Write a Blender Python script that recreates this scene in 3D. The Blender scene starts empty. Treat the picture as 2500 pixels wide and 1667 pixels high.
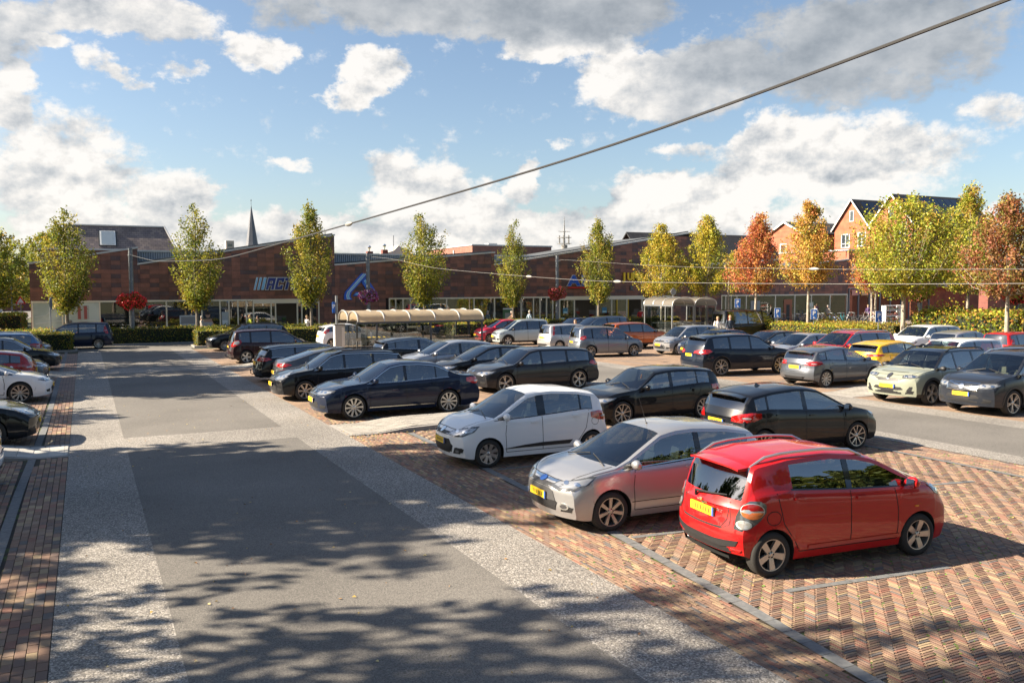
import bpy, math, random
import numpy as np
from mathutils import Vector, Matrix
from mathutils.bvhtree import BVHTree
R_=math.radians; PI=math.pi
SC=bpy.context.scene; COL=SC.collection
rnd=random.Random(7)
# ---------------------------------------------------------------- camera
cd=bpy.data.cameras.new('camera'); cam=bpy.data.objects.new('camera',cd); COL.objects.link(cam)
cd.sensor_width=36; cd.lens=2100/2500*36; cd.clip_start=.1; cd.clip_end=3000
cam.matrix_world=Matrix(((.8956029788,.0310698136,-.4437679247,0),(-.4448404806,.0547004801,-.8939378079,0),(-.0035001625,.9980193005,.0628110238,3.6),(0,0,0,1)))
SC.camera=cam
# ---------------------------------------------------------------- light
SUN_EL=R_(32.0); SUN_AZ=math.atan2(-2.1,.85)      # azimuth from +y towards +x
EXPO=1.72
sd=bpy.data.lights.new('sun','SUN'); sd.energy=4.9; sd.angle=R_(.55); sd.color=(1,.86,.67)
sun=bpy.data.objects.new('sun',sd); COL.objects.link(sun)
sdir=Vector((math.sin(SUN_AZ)*math.cos(SUN_EL),math.cos(SUN_AZ)*math.cos(SUN_EL),math.sin(SUN_EL)))
sun.rotation_euler=sdir.to_track_quat('Z','Y').to_euler(); sun.location=sdir*80
SC.view_settings.view_transform='Standard'; SC.view_settings.look='None'; SC.view_settings.exposure=EXPO
SC.view_settings.gamma=1; SC.view_settings.use_curve_mapping=False
SC.render.engine='CYCLES'
SC.cycles.max_bounces=6; SC.cycles.diffuse_bounces=2; SC.cycles.glossy_bounces=3; SC.cycles.transparent_max_bounces=12; SC.cycles.transmission_bounces=3
SC.cycles.sample_clamp_indirect=4
W=bpy.data.worlds.new('World'); SC.world=W; W.use_nodes=True
def world():
    nt=W.node_tree; N=nt.nodes; L=nt.links; N.clear()
    def nd(t,**k):
        n=N.new(t)
        for a,b in k.items(): setattr(n,a,b)
        return n
    def put(s,v):
        if hasattr(v,'is_output') : L.new(v,s)
        elif v is not None: s.default_value=v
    def M(op,a,b=None,c=None,cl=False):
        n=nd('ShaderNodeMath',operation=op,use_clamp=cl); put(n.inputs[0],a); put(n.inputs[1],b) if b is not None else 0
        if c is not None: put(n.inputs[2],c)
        return n.outputs[0]
    def V(op,a,b=None,c=None):
        n=nd('ShaderNodeVectorMath',operation=op); put(n.inputs[0],a)
        if b is not None: put(n.inputs[1],b)
        if c is not None: put(n.inputs[2],c)
        return n.outputs['Value'] if op in('DOT_PRODUCT','LENGTH') else n.outputs[0]
    out=nd('ShaderNodeOutputWorld'); sky=nd('ShaderNodeTexSky',sky_type='NISHITA',sun_disc=False)
    sky.sun_elevation=SUN_EL; sky.sun_rotation=SUN_AZ; sky.air_density=1.0; sky.dust_density=1.2; sky.ozone_density=1.4
    tc=nd('ShaderNodeTexCoord').outputs['Generated']
    sp=nd('ShaderNodeSeparateXYZ'); L.new(tc,sp.inputs[0]); x,y,z=sp.outputs
    az=M('ARCTAN2',x,y); hor=M('SQRT',M('ADD',M('MULTIPLY',x,x),M('MULTIPLY',y,y))); el=M('DIVIDE',z,M('MAXIMUM',hor,.05))
    cb=nd('ShaderNodeCombineXYZ'); L.new(az,cb.inputs[0]); L.new(el,cb.inputs[1]); p0=cb.outputs[0]
    def noise(v,sc,det,ro=.5,stretch=(1,1.5,1)):
        n=nd('ShaderNodeTexNoise'); n.inputs['Scale'].default_value=sc; n.inputs['Detail'].default_value=det; n.inputs['Roughness'].default_value=ro
        L.new(V('MULTIPLY',v,stretch),n.inputs['Vector']); return n
    w1=noise(p0,7,3); w2=noise(p0,26,6,.62)
    wv=V('SUBTRACT',w1.outputs['Color'],(.5,.5,.5)); wv2=V('SUBTRACT',w2.outputs['Color'],(.5,.5,.5))
    p=V('ADD',V('MULTIPLY_ADD',wv,(.10,.06,0),p0),V('MULTIPLY',wv2,(.06,.045,0)))
    p=V('MULTIPLY',p,(1,1,0))
    blobs=BLOBS
    D=None; DK=None
    for (a,e,ra,re,dk) in blobs:
        amp=.62 if re<.021 else 1.0
        q=V('MULTIPLY_ADD',p,(1/ra,1/re,0),(-a/ra,-e/re,0))
        b=M('SUBTRACT',1.22,V('DOT_PRODUCT',q,q))            # 1 in the middle, 0 on the rim
        b=M('MULTIPLY',M('MAXIMUM',b,0),amp)
        D=b if D is None else M('ADD',D,b)
        t=M('MULTIPLY',b,dk); DK=t if DK is None else M('ADD',DK,t)
    dark=M('DIVIDE',DK,M('MAXIMUM',D,.001))
    # general cover outside the frame: broken cumulus from plain noise
    g1=noise(p0,2.6,5,.55,(1,2.2,1)).outputs[0]
    inside=M('MULTIPLY',M('LESS_THAN',M('ABSOLUTE',M('SUBTRACT',az,.46)),.62),M('LESS_THAN',el,.40))
    cover=M('MULTIPLY',M('SUBTRACT',g1,.585),5.0,cl=True)
    cover=M('MULTIPLY',cover,M('SUBTRACT',1.0,inside))
    Dt=M('ADD',D,cover)
    fine=noise(p0,30,10,.66,(1,1.25,1)).outputs[0]
    dens=M('ADD',Dt,M('MULTIPLY',M('SUBTRACT',fine,.50),2.1))
    mr=nd('ShaderNodeMapRange',interpolation_type='SMOOTHSTEP'); L.new(dens,mr.inputs[0]); mr.inputs[1].default_value=.10; mr.inputs[2].default_value=.78
    mask=mr.outputs[0]
    # relief: density sampled towards the sun
    pu=V('ADD',p0,(-.007,.012,0)); fu=noise(pu,30,10,.66,(1,1.25,1)).outputs[0]
    big=noise(p0,13,4,.55).outputs[0]; bu=noise(V('ADD',p0,(-.016,.024,0)),13,4,.55).outputs[0]
    rel=M('ADD',M('MULTIPLY',M('SUBTRACT',fine,fu),1.0),M('MULTIPLY',M('SUBTRACT',big,bu),1.5))
    thick=M('MULTIPLY',M('SUBTRACT',dens,.9),.12,cl=True)
    br=M('ADD',1.06,M('MULTIPLY',rel,M('SUBTRACT',1.0,M('MULTIPLY',dark,.72)))); br=M('SUBTRACT',br,M('MULTIPLY',dark,.50)); br=M('SUBTRACT',br,M('MULTIPLY',thick,M('ADD',.15,dark)))
    br=M('MINIMUM',M('MAXIMUM',br,.30),1.06)
    ccol=nd('ShaderNodeMix',data_type='RGBA'); put(ccol.inputs[0],M('MULTIPLY',M('SUBTRACT',br,.3),1.5,cl=True)); ccol.inputs[6].default_value=(.74,.86,1.0,1); ccol.inputs[7].default_value=(1,.965,.92,1)
    bgs=nd('ShaderNodeBackground'); L.new(sky.outputs[0],bgs.inputs[0]); bgs.inputs[1].default_value=SKY_S
    bgc=nd('ShaderNodeBackground'); L.new(ccol.outputs[2],bgc.inputs[0]); L.new(M('MULTIPLY',br,CLOUD_S),bgc.inputs[1])
    mx=nd('ShaderNodeMixShader'); L.new(M('MULTIPLY',mask,.96),mx.inputs[0]); L.new(bgs.outputs[0],mx.inputs[1]); L.new(bgc.outputs[0],mx.inputs[2]); L.new(mx.outputs[0],out.inputs[0])
SKY_S=.051; CLOUD_S=.296
BLOBS=[(0.026,0.285,0.126,0.025,0.45),(0.346,0.322,0.195,0.040,0.9),(-0.026,0.247,0.022,0.013,0.2),(0.017,0.234,0.023,0.019,0.2),(0.047,0.222,0.024,0.009,0.3),(0.1,0.235,0.031,0.011,0.25),(0.184,0.266,0.041,0.026,0.1),(0.305,0.248,0.034,0.026,0.0),(0.280,0.226,0.034,0.022,0.15),(-0.062,0.187,0.025,0.028,0.3),(-0.017,0.119,0.082,0.066,0.18),(0.096,0.094,0.046,0.036,0.25),(0.21,0.138,0.032,0.01,0.15),(0.038,0.056,0.13,0.024,0.3),(0.233,0.059,0.169,0.025,0.3),(0.349,0.104,0.060,0.052,0.12),(0.428,0.080,0.060,0.036,0.15),(0.55,0.311,0.11,0.041,0.95),(0.499,0.275,0.051,0.021,0.35),(0.578,0.237,0.065,0.046,0.1),(0.66,0.233,0.09,0.041,0.75),(0.852,0.258,0.159,0.064,0.95),(0.963,0.179,0.034,0.02,0.35),(0.654,0.158,0.036,0.012,0.2),(0.818,0.138,0.135,0.055,0.08),(0.76,0.162,0.05,0.04,0.0),(0.671,0.097,0.085,0.042,0.12),(0.60,0.10,0.035,0.035,0.05),(0.802,0.062,0.249,0.027,0.25),(0.513,0.157,0.016,0.012,0.2),(0.48,0.114,0.021,0.022,0.15),(0.988,0.084,0.018,0.016,0.2),(0.556,0.061,0.14,0.023,0.25),(-0.087,0.249,0.068,0.047,0.6)]
world()
# ---------------------------------------------------------------- helpers
def tag(o,label=None,cat=None,group=None,kind=None):
    if label: o['label']=label
    if cat: o['category']=cat
    if group: o['group']=group
    if kind: o['kind']=kind
    return o
def empty(name,loc=(0,0,0),rz=0,label=None,cat=None,group=None,sc=1):
    o=bpy.data.objects.new(name,None); COL.objects.link(o); o.location=loc; o.rotation_euler=(0,0,rz); o.scale=(sc,)*3; o.empty_display_size=.2
    return tag(o,label,cat,group)
def link(name,me,parent=None,loc=(0,0,0),rz=0):
    o=bpy.data.objects.new(name,me); COL.objects.link(o); o.location=loc; o.rotation_euler=(0,0,rz)
    if parent is not None: o.parent=parent
    return o
def mkmesh(name,V,F,mats,mi=None,smooth=False,sharp=None,col=None):
    me=bpy.data.meshes.new(name); me.from_pydata([tuple(v) for v in V],[],[tuple(f) for f in F])
    for m in (mats if isinstance(mats,(list,tuple)) else [mats]): me.materials.append(m)
    if mi is not None: me.polygons.foreach_set('material_index',mi)
    if smooth:
        me.polygons.foreach_set('use_smooth',[True]*len(me.polygons))
        if sharp: me.set_sharp_from_angle(angle=R_(sharp))
    if col is not None:
        a=me.color_attributes.new('Col','FLOAT_COLOR','CORNER')
        lt=np.array([p.loop_total for p in me.polygons]); c=np.repeat(np.asarray(col,dtype=np.float32),lt,axis=0)
        a.data.foreach_set('color',np.hstack([c,np.ones((len(c),1),np.float32)]).ravel())
    me.update(); return me
def quadmesh(name,V,n,mats,col=None,mi=None,smooth=False):
    """fast mesh of n separate polygons of 4 corners; V is (4n,3)"""
    me=bpy.data.meshes.new(name); V=np.asarray(V,dtype=np.float32)
    me.vertices.add(4*n); me.vertices.foreach_set('co',V.ravel())
    me.loops.add(4*n); me.loops.foreach_set('vertex_index',np.arange(4*n,dtype=np.int32))
    me.polygons.add(n); me.polygons.foreach_set('loop_start',np.arange(0,4*n,4,dtype=np.int32))
    for m in (mats if isinstance(mats,(list,tuple)) else [mats]): me.materials.append(m)
    if mi is not None: me.polygons.foreach_set('material_index',mi)
    me.update(calc_edges=True); me.validate()
    if col is not None:
        a=me.color_attributes.new('Col','FLOAT_COLOR','CORNER'); c=np.repeat(np.asarray(col,dtype=np.float32),4,axis=0)
        a.data.foreach_set('color',np.hstack([c,np.ones((4*n,1),np.float32)]).ravel())
    return me
class MB:
    def __init__(s): s.V=[];s.F=[];s.M=[]
    def add(s,V,F,m=0):
        o=len(s.V); s.V+=[tuple(v) for v in V]; s.F+=[tuple(i+o for i in f) for f in F]; s.M+=[m]*len(F); return s
    def box(s,x0,x1,y0,y1,z0,z1,m=0):
        return s.add([(x0,y0,z0),(x1,y0,z0),(x1,y1,z0),(x0,y1,z0),(x0,y0,z1),(x1,y0,z1),(x1,y1,z1),(x0,y1,z1)],[(0,3,2,1),(4,5,6,7),(0,1,5,4),(1,2,6,5),(2,3,7,6),(3,0,4,7)],m)
    def prism(s,poly,axis,a0,a1,m=0):
        """poly in the plane across axis: x->(y,z) y->(x,z) z->(x,y)"""
        def P(p,a): return {'x':(a,p[0],p[1]),'y':(p[0],a,p[1]),'z':(p[0],p[1],a)}[axis]
        n=len(poly); V=[P(p,a0) for p in poly]+[P(p,a1) for p in poly]
        F=[tuple(range(n)),tuple(range(2*n-1,n-1,-1))]+[(i,i+n,(i+1)%n+n,(i+1)%n) for i in range(n)]
        return s.add(V,F,m)
    def tube(s,pts,r,n=8,m=0,cap=True):
        pts=[Vector(p) for p in pts]; rs=r if isinstance(r,(list,tuple)) else [r]*len(pts)
        V=[];F=[]; u=None
        for i,p in enumerate(pts):
            d=(pts[min(i+1,len(pts)-1)]-pts[max(i-1,0)]).normalized()
            if u is None: u=d.orthogonal().normalized()
            u=(u-d*u.dot(d)).normalized(); w=d.cross(u)
            for k in range(n):
                a=2*PI*k/n; V.append(p+(u*math.cos(a)+w*math.sin(a))*rs[i])
        for i in range(len(pts)-1):
            for k in range(n): F.append((i*n+k,i*n+(k+1)%n,(i+1)*n+(k+1)%n,(i+1)*n+k))
        if cap: F.append(tuple(range(n-1,-1,-1))); F.append(tuple(range((len(pts)-1)*n,len(pts)*n)))
        return s.add(V,F,m)
    def lathe(s,prof,n=24,axis='z',c=(0,0,0),m=0):
        """prof: (radius, along)"""
        V=[];F=[]; k=len(prof)
        for i in range(n):
            a=2*PI*i/n; ca,sa=math.cos(a),math.sin(a)
            for r,h in prof:
                v={'z':(r*ca,r*sa,h),'y':(r*ca,h,r*sa),'x':(h,r*ca,r*sa)}[axis]; V.append((v[0]+c[0],v[1]+c[1],v[2]+c[2]))
        for i in range(n):
            j=(i+1)%n
            for q in range(k-1): F.append((i*k+q,j*k+q,j*k+q+1,i*k+q+1))
        return s.add(V,F,m)
    def build(s,name,mats,parent=None,loc=(0,0,0),rz=0,smooth=False,sharp=40,col=None):
        me=mkmesh(name,s.V,s.F,mats,s.M if isinstance(mats,(list,tuple)) else None,smooth,sharp if smooth else None,col)
        return link(name,me,parent,loc,rz)
    def mesh(s,name,mats,smooth=False,sharp=40): return mkmesh(name,s.V,s.F,mats,s.M if isinstance(mats,(list,tuple)) else None,smooth,sharp if smooth else None)
# ---------------------------------------------------------------- materials
MATS={}
def mat(name,color=(.5,.5,.5),rough=.6,metal=0,spec=.5,coat=0,emit=None,es=1,noise=None,bump=None,attr=False,trans=0,alpha=None):
    if name in MATS: return MATS[name]
    q_=.84 if max(color)<.62 else 1.0; color=tuple(c*q_ for c in color)
    m=bpy.data.materials.new(name); m.use_nodes=True; nt=m.node_tree; b=nt.nodes['Principled BSDF']; L=nt.links
    b.inputs['Base Color'].default_value=(*color,1); b.inputs['Roughness'].default_value=rough; b.inputs['Metallic'].default_value=metal
    b.inputs['Specular IOR Level'].default_value=spec; b.inputs['Coat Weight'].default_value=coat; b.inputs['Coat Roughness'].default_value=.03
    if emit: b.inputs['Emission Color'].default_value=(*emit,1); b.inputs['Emission Strength'].default_value=es
    tc=nt.nodes.new('ShaderNodeTexCoord')
    src=None
    if attr:
        a=nt.nodes.new('ShaderNodeAttribute'); a.attribute_name='Col'; src=a.outputs['Color']; L.new(src,b.inputs['Base Color'])
    if noise:                                  # (scale, other colour, low, high)
        n=nt.nodes.new('ShaderNodeTexNoise'); n.inputs['Scale'].default_value=noise[0]; n.inputs['Detail'].default_value=6; L.new(tc.outputs['Object'],n.inputs['Vector'])
        r=nt.nodes.new('ShaderNodeMapRange'); L.new(n.outputs[0],r.inputs[0]); r.inputs[1].default_value=noise[2]; r.inputs[2].default_value=noise[3]
        x=nt.nodes.new('ShaderNodeMix'); x.data_type='RGBA'; L.new(r.outputs[0],x.inputs[0])
        if src: L.new(src,x.inputs[6])
        else: x.inputs[6].default_value=(*color,1)
        x.inputs[7].default_value=(*noise[1],1); L.new(x.outputs[2],b.inputs['Base Color']); src=x.outputs[2]
    if bump:
        n=nt.nodes.new('ShaderNodeTexNoise'); n.inputs['Scale'].default_value=bump[0]; n.inputs['Detail'].default_value=5; L.new(tc.outputs['Object'],n.inputs['Vector'])
        q=nt.nodes.new('ShaderNodeBump'); q.inputs['Strength'].default_value=bump[1]; q.inputs['Distance'].default_value=bump[2]; L.new(n.outputs[0],q.inputs['Height']); L.new(q.outputs[0],b.inputs['Normal'])
    if trans:
        t=nt.nodes.new('ShaderNodeBsdfTranslucent'); mx=nt.nodes.new('ShaderNodeMixShader'); mx.inputs[0].default_value=trans
        if src: L.new(src,t.inputs[0])
        else: t.inputs[0].default_value=(*color,1)
        o=nt.nodes['Material Output']; L.new(b.outputs[0],mx.inputs[1]); L.new(t.outputs[0],mx.inputs[2]); L.new(mx.outputs[0],o.inputs[0])
    MATS[name]=m; return m
def glass(name,tint=(.4,.45,.46),lo=.10,ior=1.5,rough=0.0):
    if name in MATS: return MATS[name]
    m=bpy.data.materials.new(name); m.use_nodes=True; nt=m.node_tree; nt.nodes.clear(); L=nt.links
    o=nt.nodes.new('ShaderNodeOutputMaterial'); t=nt.nodes.new('ShaderNodeBsdfTransparent'); g=nt.nodes.new('ShaderNodeBsdfGlossy'); mx=nt.nodes.new('ShaderNodeMixShader')
    f=nt.nodes.new('ShaderNodeFresnel'); f.inputs[0].default_value=ior; ma=nt.nodes.new('ShaderNodeMath'); ma.operation='ADD'; ma.inputs[1].default_value=lo; ma.use_clamp=True
    t.inputs[0].default_value=(*tint,1); g.inputs[0].default_value=(.95,.97,1,1); g.inputs['Roughness'].default_value=rough
    geo=nt.nodes.new('ShaderNodeNewGeometry'); m2=nt.nodes.new('ShaderNodeMath'); m2.operation='SUBTRACT'; m2.inputs[0].default_value=1; L.new(geo.outputs['Backfacing'],m2.inputs[1])
    m3=nt.nodes.new('ShaderNodeMath'); m3.operation='MULTIPLY'; L.new(f.outputs[0],ma.inputs[0]); L.new(ma.outputs[0],m3.inputs[0]); L.new(m2.outputs[0],m3.inputs[1])
    L.new(m3.outputs[0],mx.inputs[0]); L.new(t.outputs[0],mx.inputs[1]); L.new(g.outputs[0],mx.inputs[2]); L.new(mx.outputs[0],o.inputs[0])
    MATS[name]=m; return m
def voro(name,cols,scale,rough=.85,bumpd=.01,size2=None,big=None,joint=None):
    """aggregate: voronoi chips in several colours"""
    m=bpy.data.materials.new(name); m.use_nodes=True; nt=m.node_tree; b=nt.nodes['Principled BSDF']; L=nt.links; b.inputs['Roughness'].default_value=rough
    tc=nt.nodes.new('ShaderNodeTexCoord'); v=nt.nodes.new('ShaderNodeTexVoronoi'); v.inputs['Scale'].default_value=scale; L.new(tc.outputs['Object'],v.inputs['Vector'])
    sp=nt.nodes.new('ShaderNodeSeparateColor'); L.new(v.outputs['Color'],sp.inputs[0])
    r=nt.nodes.new('ShaderNodeValToRGB'); r.color_ramp.interpolation='CONSTANT'; L.new(sp.outputs[0],r.inputs[0])
    e=r.color_ramp.elements; e[0].color=(*cols[0],1); e[1].position=.999; e[1].color=(*cols[-1],1)
    for i,c in enumerate(cols[1:],1): q=e.new(i/len(cols)); q.color=(*c,1)
    n=nt.nodes.new('ShaderNodeTexNoise'); n.inputs['Scale'].default_value=.35; n.inputs['Detail'].default_value=7; L.new(tc.outputs['Object'],n.inputs['Vector'])
    mr=nt.nodes.new('ShaderNodeMapRange'); L.new(n.outputs[0],mr.inputs[0]); mr.inputs[1].default_value=.3; mr.inputs[2].default_value=.7; mr.inputs[3].default_value=.78; mr.inputs[4].default_value=1.16
    x=nt.nodes.new('ShaderNodeVectorMath'); x.operation='SCALE'; L.new(r.outputs[0],x.inputs[0]); L.new(mr.outputs[0],x.inputs['Scale']); L.new(x.outputs[0],b.inputs['Base Color'])
    q=nt.nodes.new('ShaderNodeBump'); q.inputs['Strength'].default_value=.6; q.inputs['Distance'].default_value=bumpd; L.new(v.outputs['Distance'],q.inputs['Height']); q.invert=True; L.new(q.outputs[0],b.inputs['Normal'])
    MATS[name]=m; return m
# ================================================================ ground
ASPH=voro('asphalt',[(.122,.115,.106),(.157,.147,.134),(.136,.127,.116),(.19,.178,.161),(.093,.088,.081)],85,.9,.004)
AGG=voro('aggregate',[(.10,.095,.09),(.21,.195,.175),(.29,.27,.245),(.15,.14,.13),(.245,.225,.20),(.39,.37,.34),(.175,.165,.15)],60,.85,.008)
CONC=mat('concrete',(.33,.31,.29),.85,noise=(9,(.24,.23,.215),.35,.7),bump=(60,.3,.004))
CONCD=mat('dark_concrete',(.15,.158,.165),.85,noise=(14,(.19,.19,.19),.4,.75),bump=(60,.3,.004))
BED=mat('joint_bed',(.05,.042,.032),.95,noise=(3.2,(.07,.10,.025),.52,.62))
def brick_mat(name,c1,c2,mort,bw,bh,scale,rot=0,off=.5):
    m=bpy.data.materials.new(name); m.use_nodes=True; nt=m.node_tree; b=nt.nodes['Principled BSDF']; L=nt.links; b.inputs['Roughness'].default_value=.85
    tc=nt.nodes.new('ShaderNodeTexCoord'); mp=nt.nodes.new('ShaderNodeMapping'); L.new(tc.outputs['Object'],mp.inputs[0]); mp.inputs['Rotation'].default_value=rot if isinstance(rot,tuple) else (0,0,rot)
    k=nt.nodes.new('ShaderNodeTexBrick'); L.new(mp.outputs[0],k.inputs['Vector']); k.offset=off
    k.inputs['Scale'].default_value=scale; k.inputs['Brick Width'].default_value=bw; k.inputs['Row Height'].default_value=bh; k.inputs['Mortar Size'].default_value=min(bw,bh)*.06; k.inputs['Mortar Smooth'].default_value=.1
    k.inputs['Color1'].default_value=(*c1,1); k.inputs['Color2'].default_value=(*c2,1); k.inputs['Mortar'].default_value=(*mort,1)
    n=nt.nodes.new('ShaderNodeTexNoise'); n.inputs['Scale'].default_value=1.3; n.inputs['Detail'].default_value=8; L.new(tc.outputs['Object'],n.inputs['Vector'])
    mr=nt.nodes.new('ShaderNodeMapRange'); L.new(n.outputs[0],mr.inputs[0]); mr.inputs[1].default_value=.3; mr.inputs[2].default_value=.7; mr.inputs[3].default_value=.78; mr.inputs[4].default_value=1.2
    x=nt.nodes.new('ShaderNodeVectorMath'); x.operation='SCALE'; L.new(k.outputs[0],x.inputs[0]); L.new(mr.outputs[0],x.inputs['Scale']); L.new(x.outputs[0],b.inputs['Base Color'])
    q=nt.nodes.new('ShaderNodeBump'); q.inputs['Strength'].default_value=.5; q.inputs['Distance'].default_value=.01; q.invert=True; L.new(k.outputs['Fac'],q.inputs['Height']); L.new(q.outputs[0],b.inputs['Normal'])
    MATS[name]=m; return m
PAVEF=brick_mat('far_paving',(.33,.22,.145),(.25,.165,.12),(.11,.10,.07),.2,.05,1)
GREYP=brick_mat('grey_pavers',(.34,.32,.285),(.29,.27,.24),(.16,.15,.13),.2,.1,1)
GREENG=mat('green_ground',(.07,.09,.03),.95,noise=(.4,(.10,.085,.05),.4,.6))
BRT=[(.235,.145,.10),(.20,.125,.09),(.275,.19,.12),(.165,.112,.09),(.125,.112,.105),(.235,.115,.082),(.32,.24,.145),(.235,.165,.12)]
BRW=[.20,.17,.14,.15,.08,.09,.07,.10]
BRICKA=mat('paver_clay',(.3,.2,.14),.82,attr=True,bump=(55,.25,.004),noise=(28,(.16,.11,.09),.58,.85))
BRM=[mat('paver_clay_%s'%n,c,.82,bump=(55,.25,.004),noise=(28,tuple(a*.55 for a in c),.58,.85)) for n,c in zip(['rust','brown','tan','umber','grey','red','yellow','buff'],BRT)]
def sheet(name,polys,z,m,kind='structure',label=None,parent=None):
    b=MB()
    for p in polys: b.add([(x,y,z) for x,y in p],[tuple(range(len(p)))])
    o=b.build(name,m,parent); tag(o,label,None,None,kind if parent is None else None); return o
def rect(x0,y0,x1,y1): return [(x0,y0),(x1,y0),(x1,y1),(x0,y1)]
sheet('ground',[rect(-900,-300,1300,1500)],-.06,GREENG)
UL0,UL1,UR1,UR0=-.41,.75,4.50,5.66          # left road: outer strip edge, asphalt edges, outer strip edge
pav=sheet('brick_paving',[rect(-3.6,-8,UL0,58),rect(UR0,-8,16.8,58),rect(22.2,-8,46,58),rect(16.8,46,22.2,58)],-.014,BED)
sheet('far_brick_surface',[rect(UR0,24,16.8,54),rect(22.2,-8,42.5,54),rect(16.8,46,22.2,54)],-.001,PAVEF,parent=pav)
LBR=brick_mat('left_paving_far',(.25,.165,.13),(.19,.125,.11),(.09,.08,.05),.21,.105,1,R_(90))
sheet('left_far_surface',[rect(-9,34,UL0,53.5)],-.001,LBR,parent=pav)
sheet('left_bay_surface',[rect(-9,-8,-3.6,34)],-.001,LBR,parent=pav)
sheet('road',[rect(UL1,-8,UR1,20.8),rect(UL1,22.6,UR1,40.2),rect(UL1,42.6,UR1,55.0)],.002,ASPH)
sheet('road_edge_strip',[rect(UL0,-8,UL1,55.0),rect(UR1,-8,UR0,55.0),rect(UL1,20.8,UR1,22.6),rect(UL1,40.2,UR1,42.6)],.0015,AGG)
sheet('parking_lane',[rect(17.6,-8,21.1,46)],.002,ASPH)
sheet('parking_lane_edge_strip',[rect(16.8,-8,17.6,46),rect(21.1,-8,22.2,46)],.0015,AGG)
sheet('cross_road',[rect(-40,55.0,44,59.6)],.001,ASPH)
sheet('far_parking_lane',[rect(33.2,-8,36.6,50)],.002,ASPH)
sheet('shop_pavement',[rect(-6,59.9,84,65.2),rect(48,24,84,59.85)],.02,brick_mat('shop_paving',(.33,.25,.20),(.26,.20,.165),(.12,.1,.08),.2,.1,1))
sheet('side_street',[rect(-40,59.65,-6.2,180)],-.03,mat('street_far',(.20,.185,.17),.9,noise=(.8,(.15,.14,.13),.4,.6)))
# --- channel stones (dark grey concrete strips in the brickwork)
def ch1(v): return np.interp(v,[-8,5.3,7.1,10.4,17,24,40,58],[6.0,6.33,6.55,6.85,7.12,7.2,7.2,7.2])
def chl(v): return np.interp(v,[0,17.4,25.5,50],[-1.22,-1.14,-1.02,-1.0])
def chr_(v): return 15.75
def strip_stones(fn,v0,v1,w,step,z,parent,m,name,cross=False):
    b=MB(); v=v0
    while v<v1:
        a=fn(v); c=fn(v+step-.006); dz=rnd.uniform(-.001,.0015)
        b.add([(a-w/2,v,z+dz),(a+w/2,v,z+dz),(c+w/2,v+step-.006,z+dz),(c-w/2,v+step-.006,z+dz)],[(0,1,2,3)])
        v+=step
    o=b.build(name,m,parent); return o
strip_stones(ch1,-6,20,.16,.30,.005,pav,CONCD,'drain_stones')
strip_stones(ch1,22.4,40,.16,.30,.005,pav,CONCD,'drain_stones')
strip_stones(chr_,-6,46,.12,.30,.004,pav,CONCD,'drain_stones')
strip_stones(chl,2,58,.15,.30,.006,pav,CONCD,'drain_stones')
strip_stones(lambda v:23.4,-6,50,.10,.30,.004,pav,CONCD,'drain_stones')
bb=MB()
for u0,v0,u1,v1 in [(7.35,7.50,9.83,7.22),(12.2,7.55,14.8,7.15),(12.6,10.6,14.6,10.25),(6.95,10.15,8.6,10.0),(9.4,4.8,11.2,4.6),(7.1,12.75,9.4,12.7),(7.2,15.2,9.4,15.2),(7.2,17.8,9.4,17.8),(12.2,5,14.7,4.6),(12.2,13.2,14.7,13.1),(12.2,15.8,14.7,15.8)]+[(7.2,v,9.5,v) for v in (25,27.5,30,32.6,35.2)]+[(-3.2,v,-1.4,v) for v in (13.3,15.8,18.3,25,27.6)]+[(23.6,v,26,v) for v in (17.2,22.0,24.6,27.2,29.8,32.4,35,40,42.6)]:
    n=8
    for i in range(n):
        a,c=i/n,(i+.97)/n; p=(u0+(u1-u0)*a,v0+(v1-v0)*a); q=(u0+(u1-u0)*c,v0+(v1-v0)*c)
        bb.add([(p[0],p[1]-.05,.0055),(q[0],q[1]-.05,.0055),(q[0],q[1]+.05,.0055),(p[0],p[1]+.05,.0055)],[(0,1,2,3)])
bb.build('bay_marker_stones',CONCD,pav)
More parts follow.
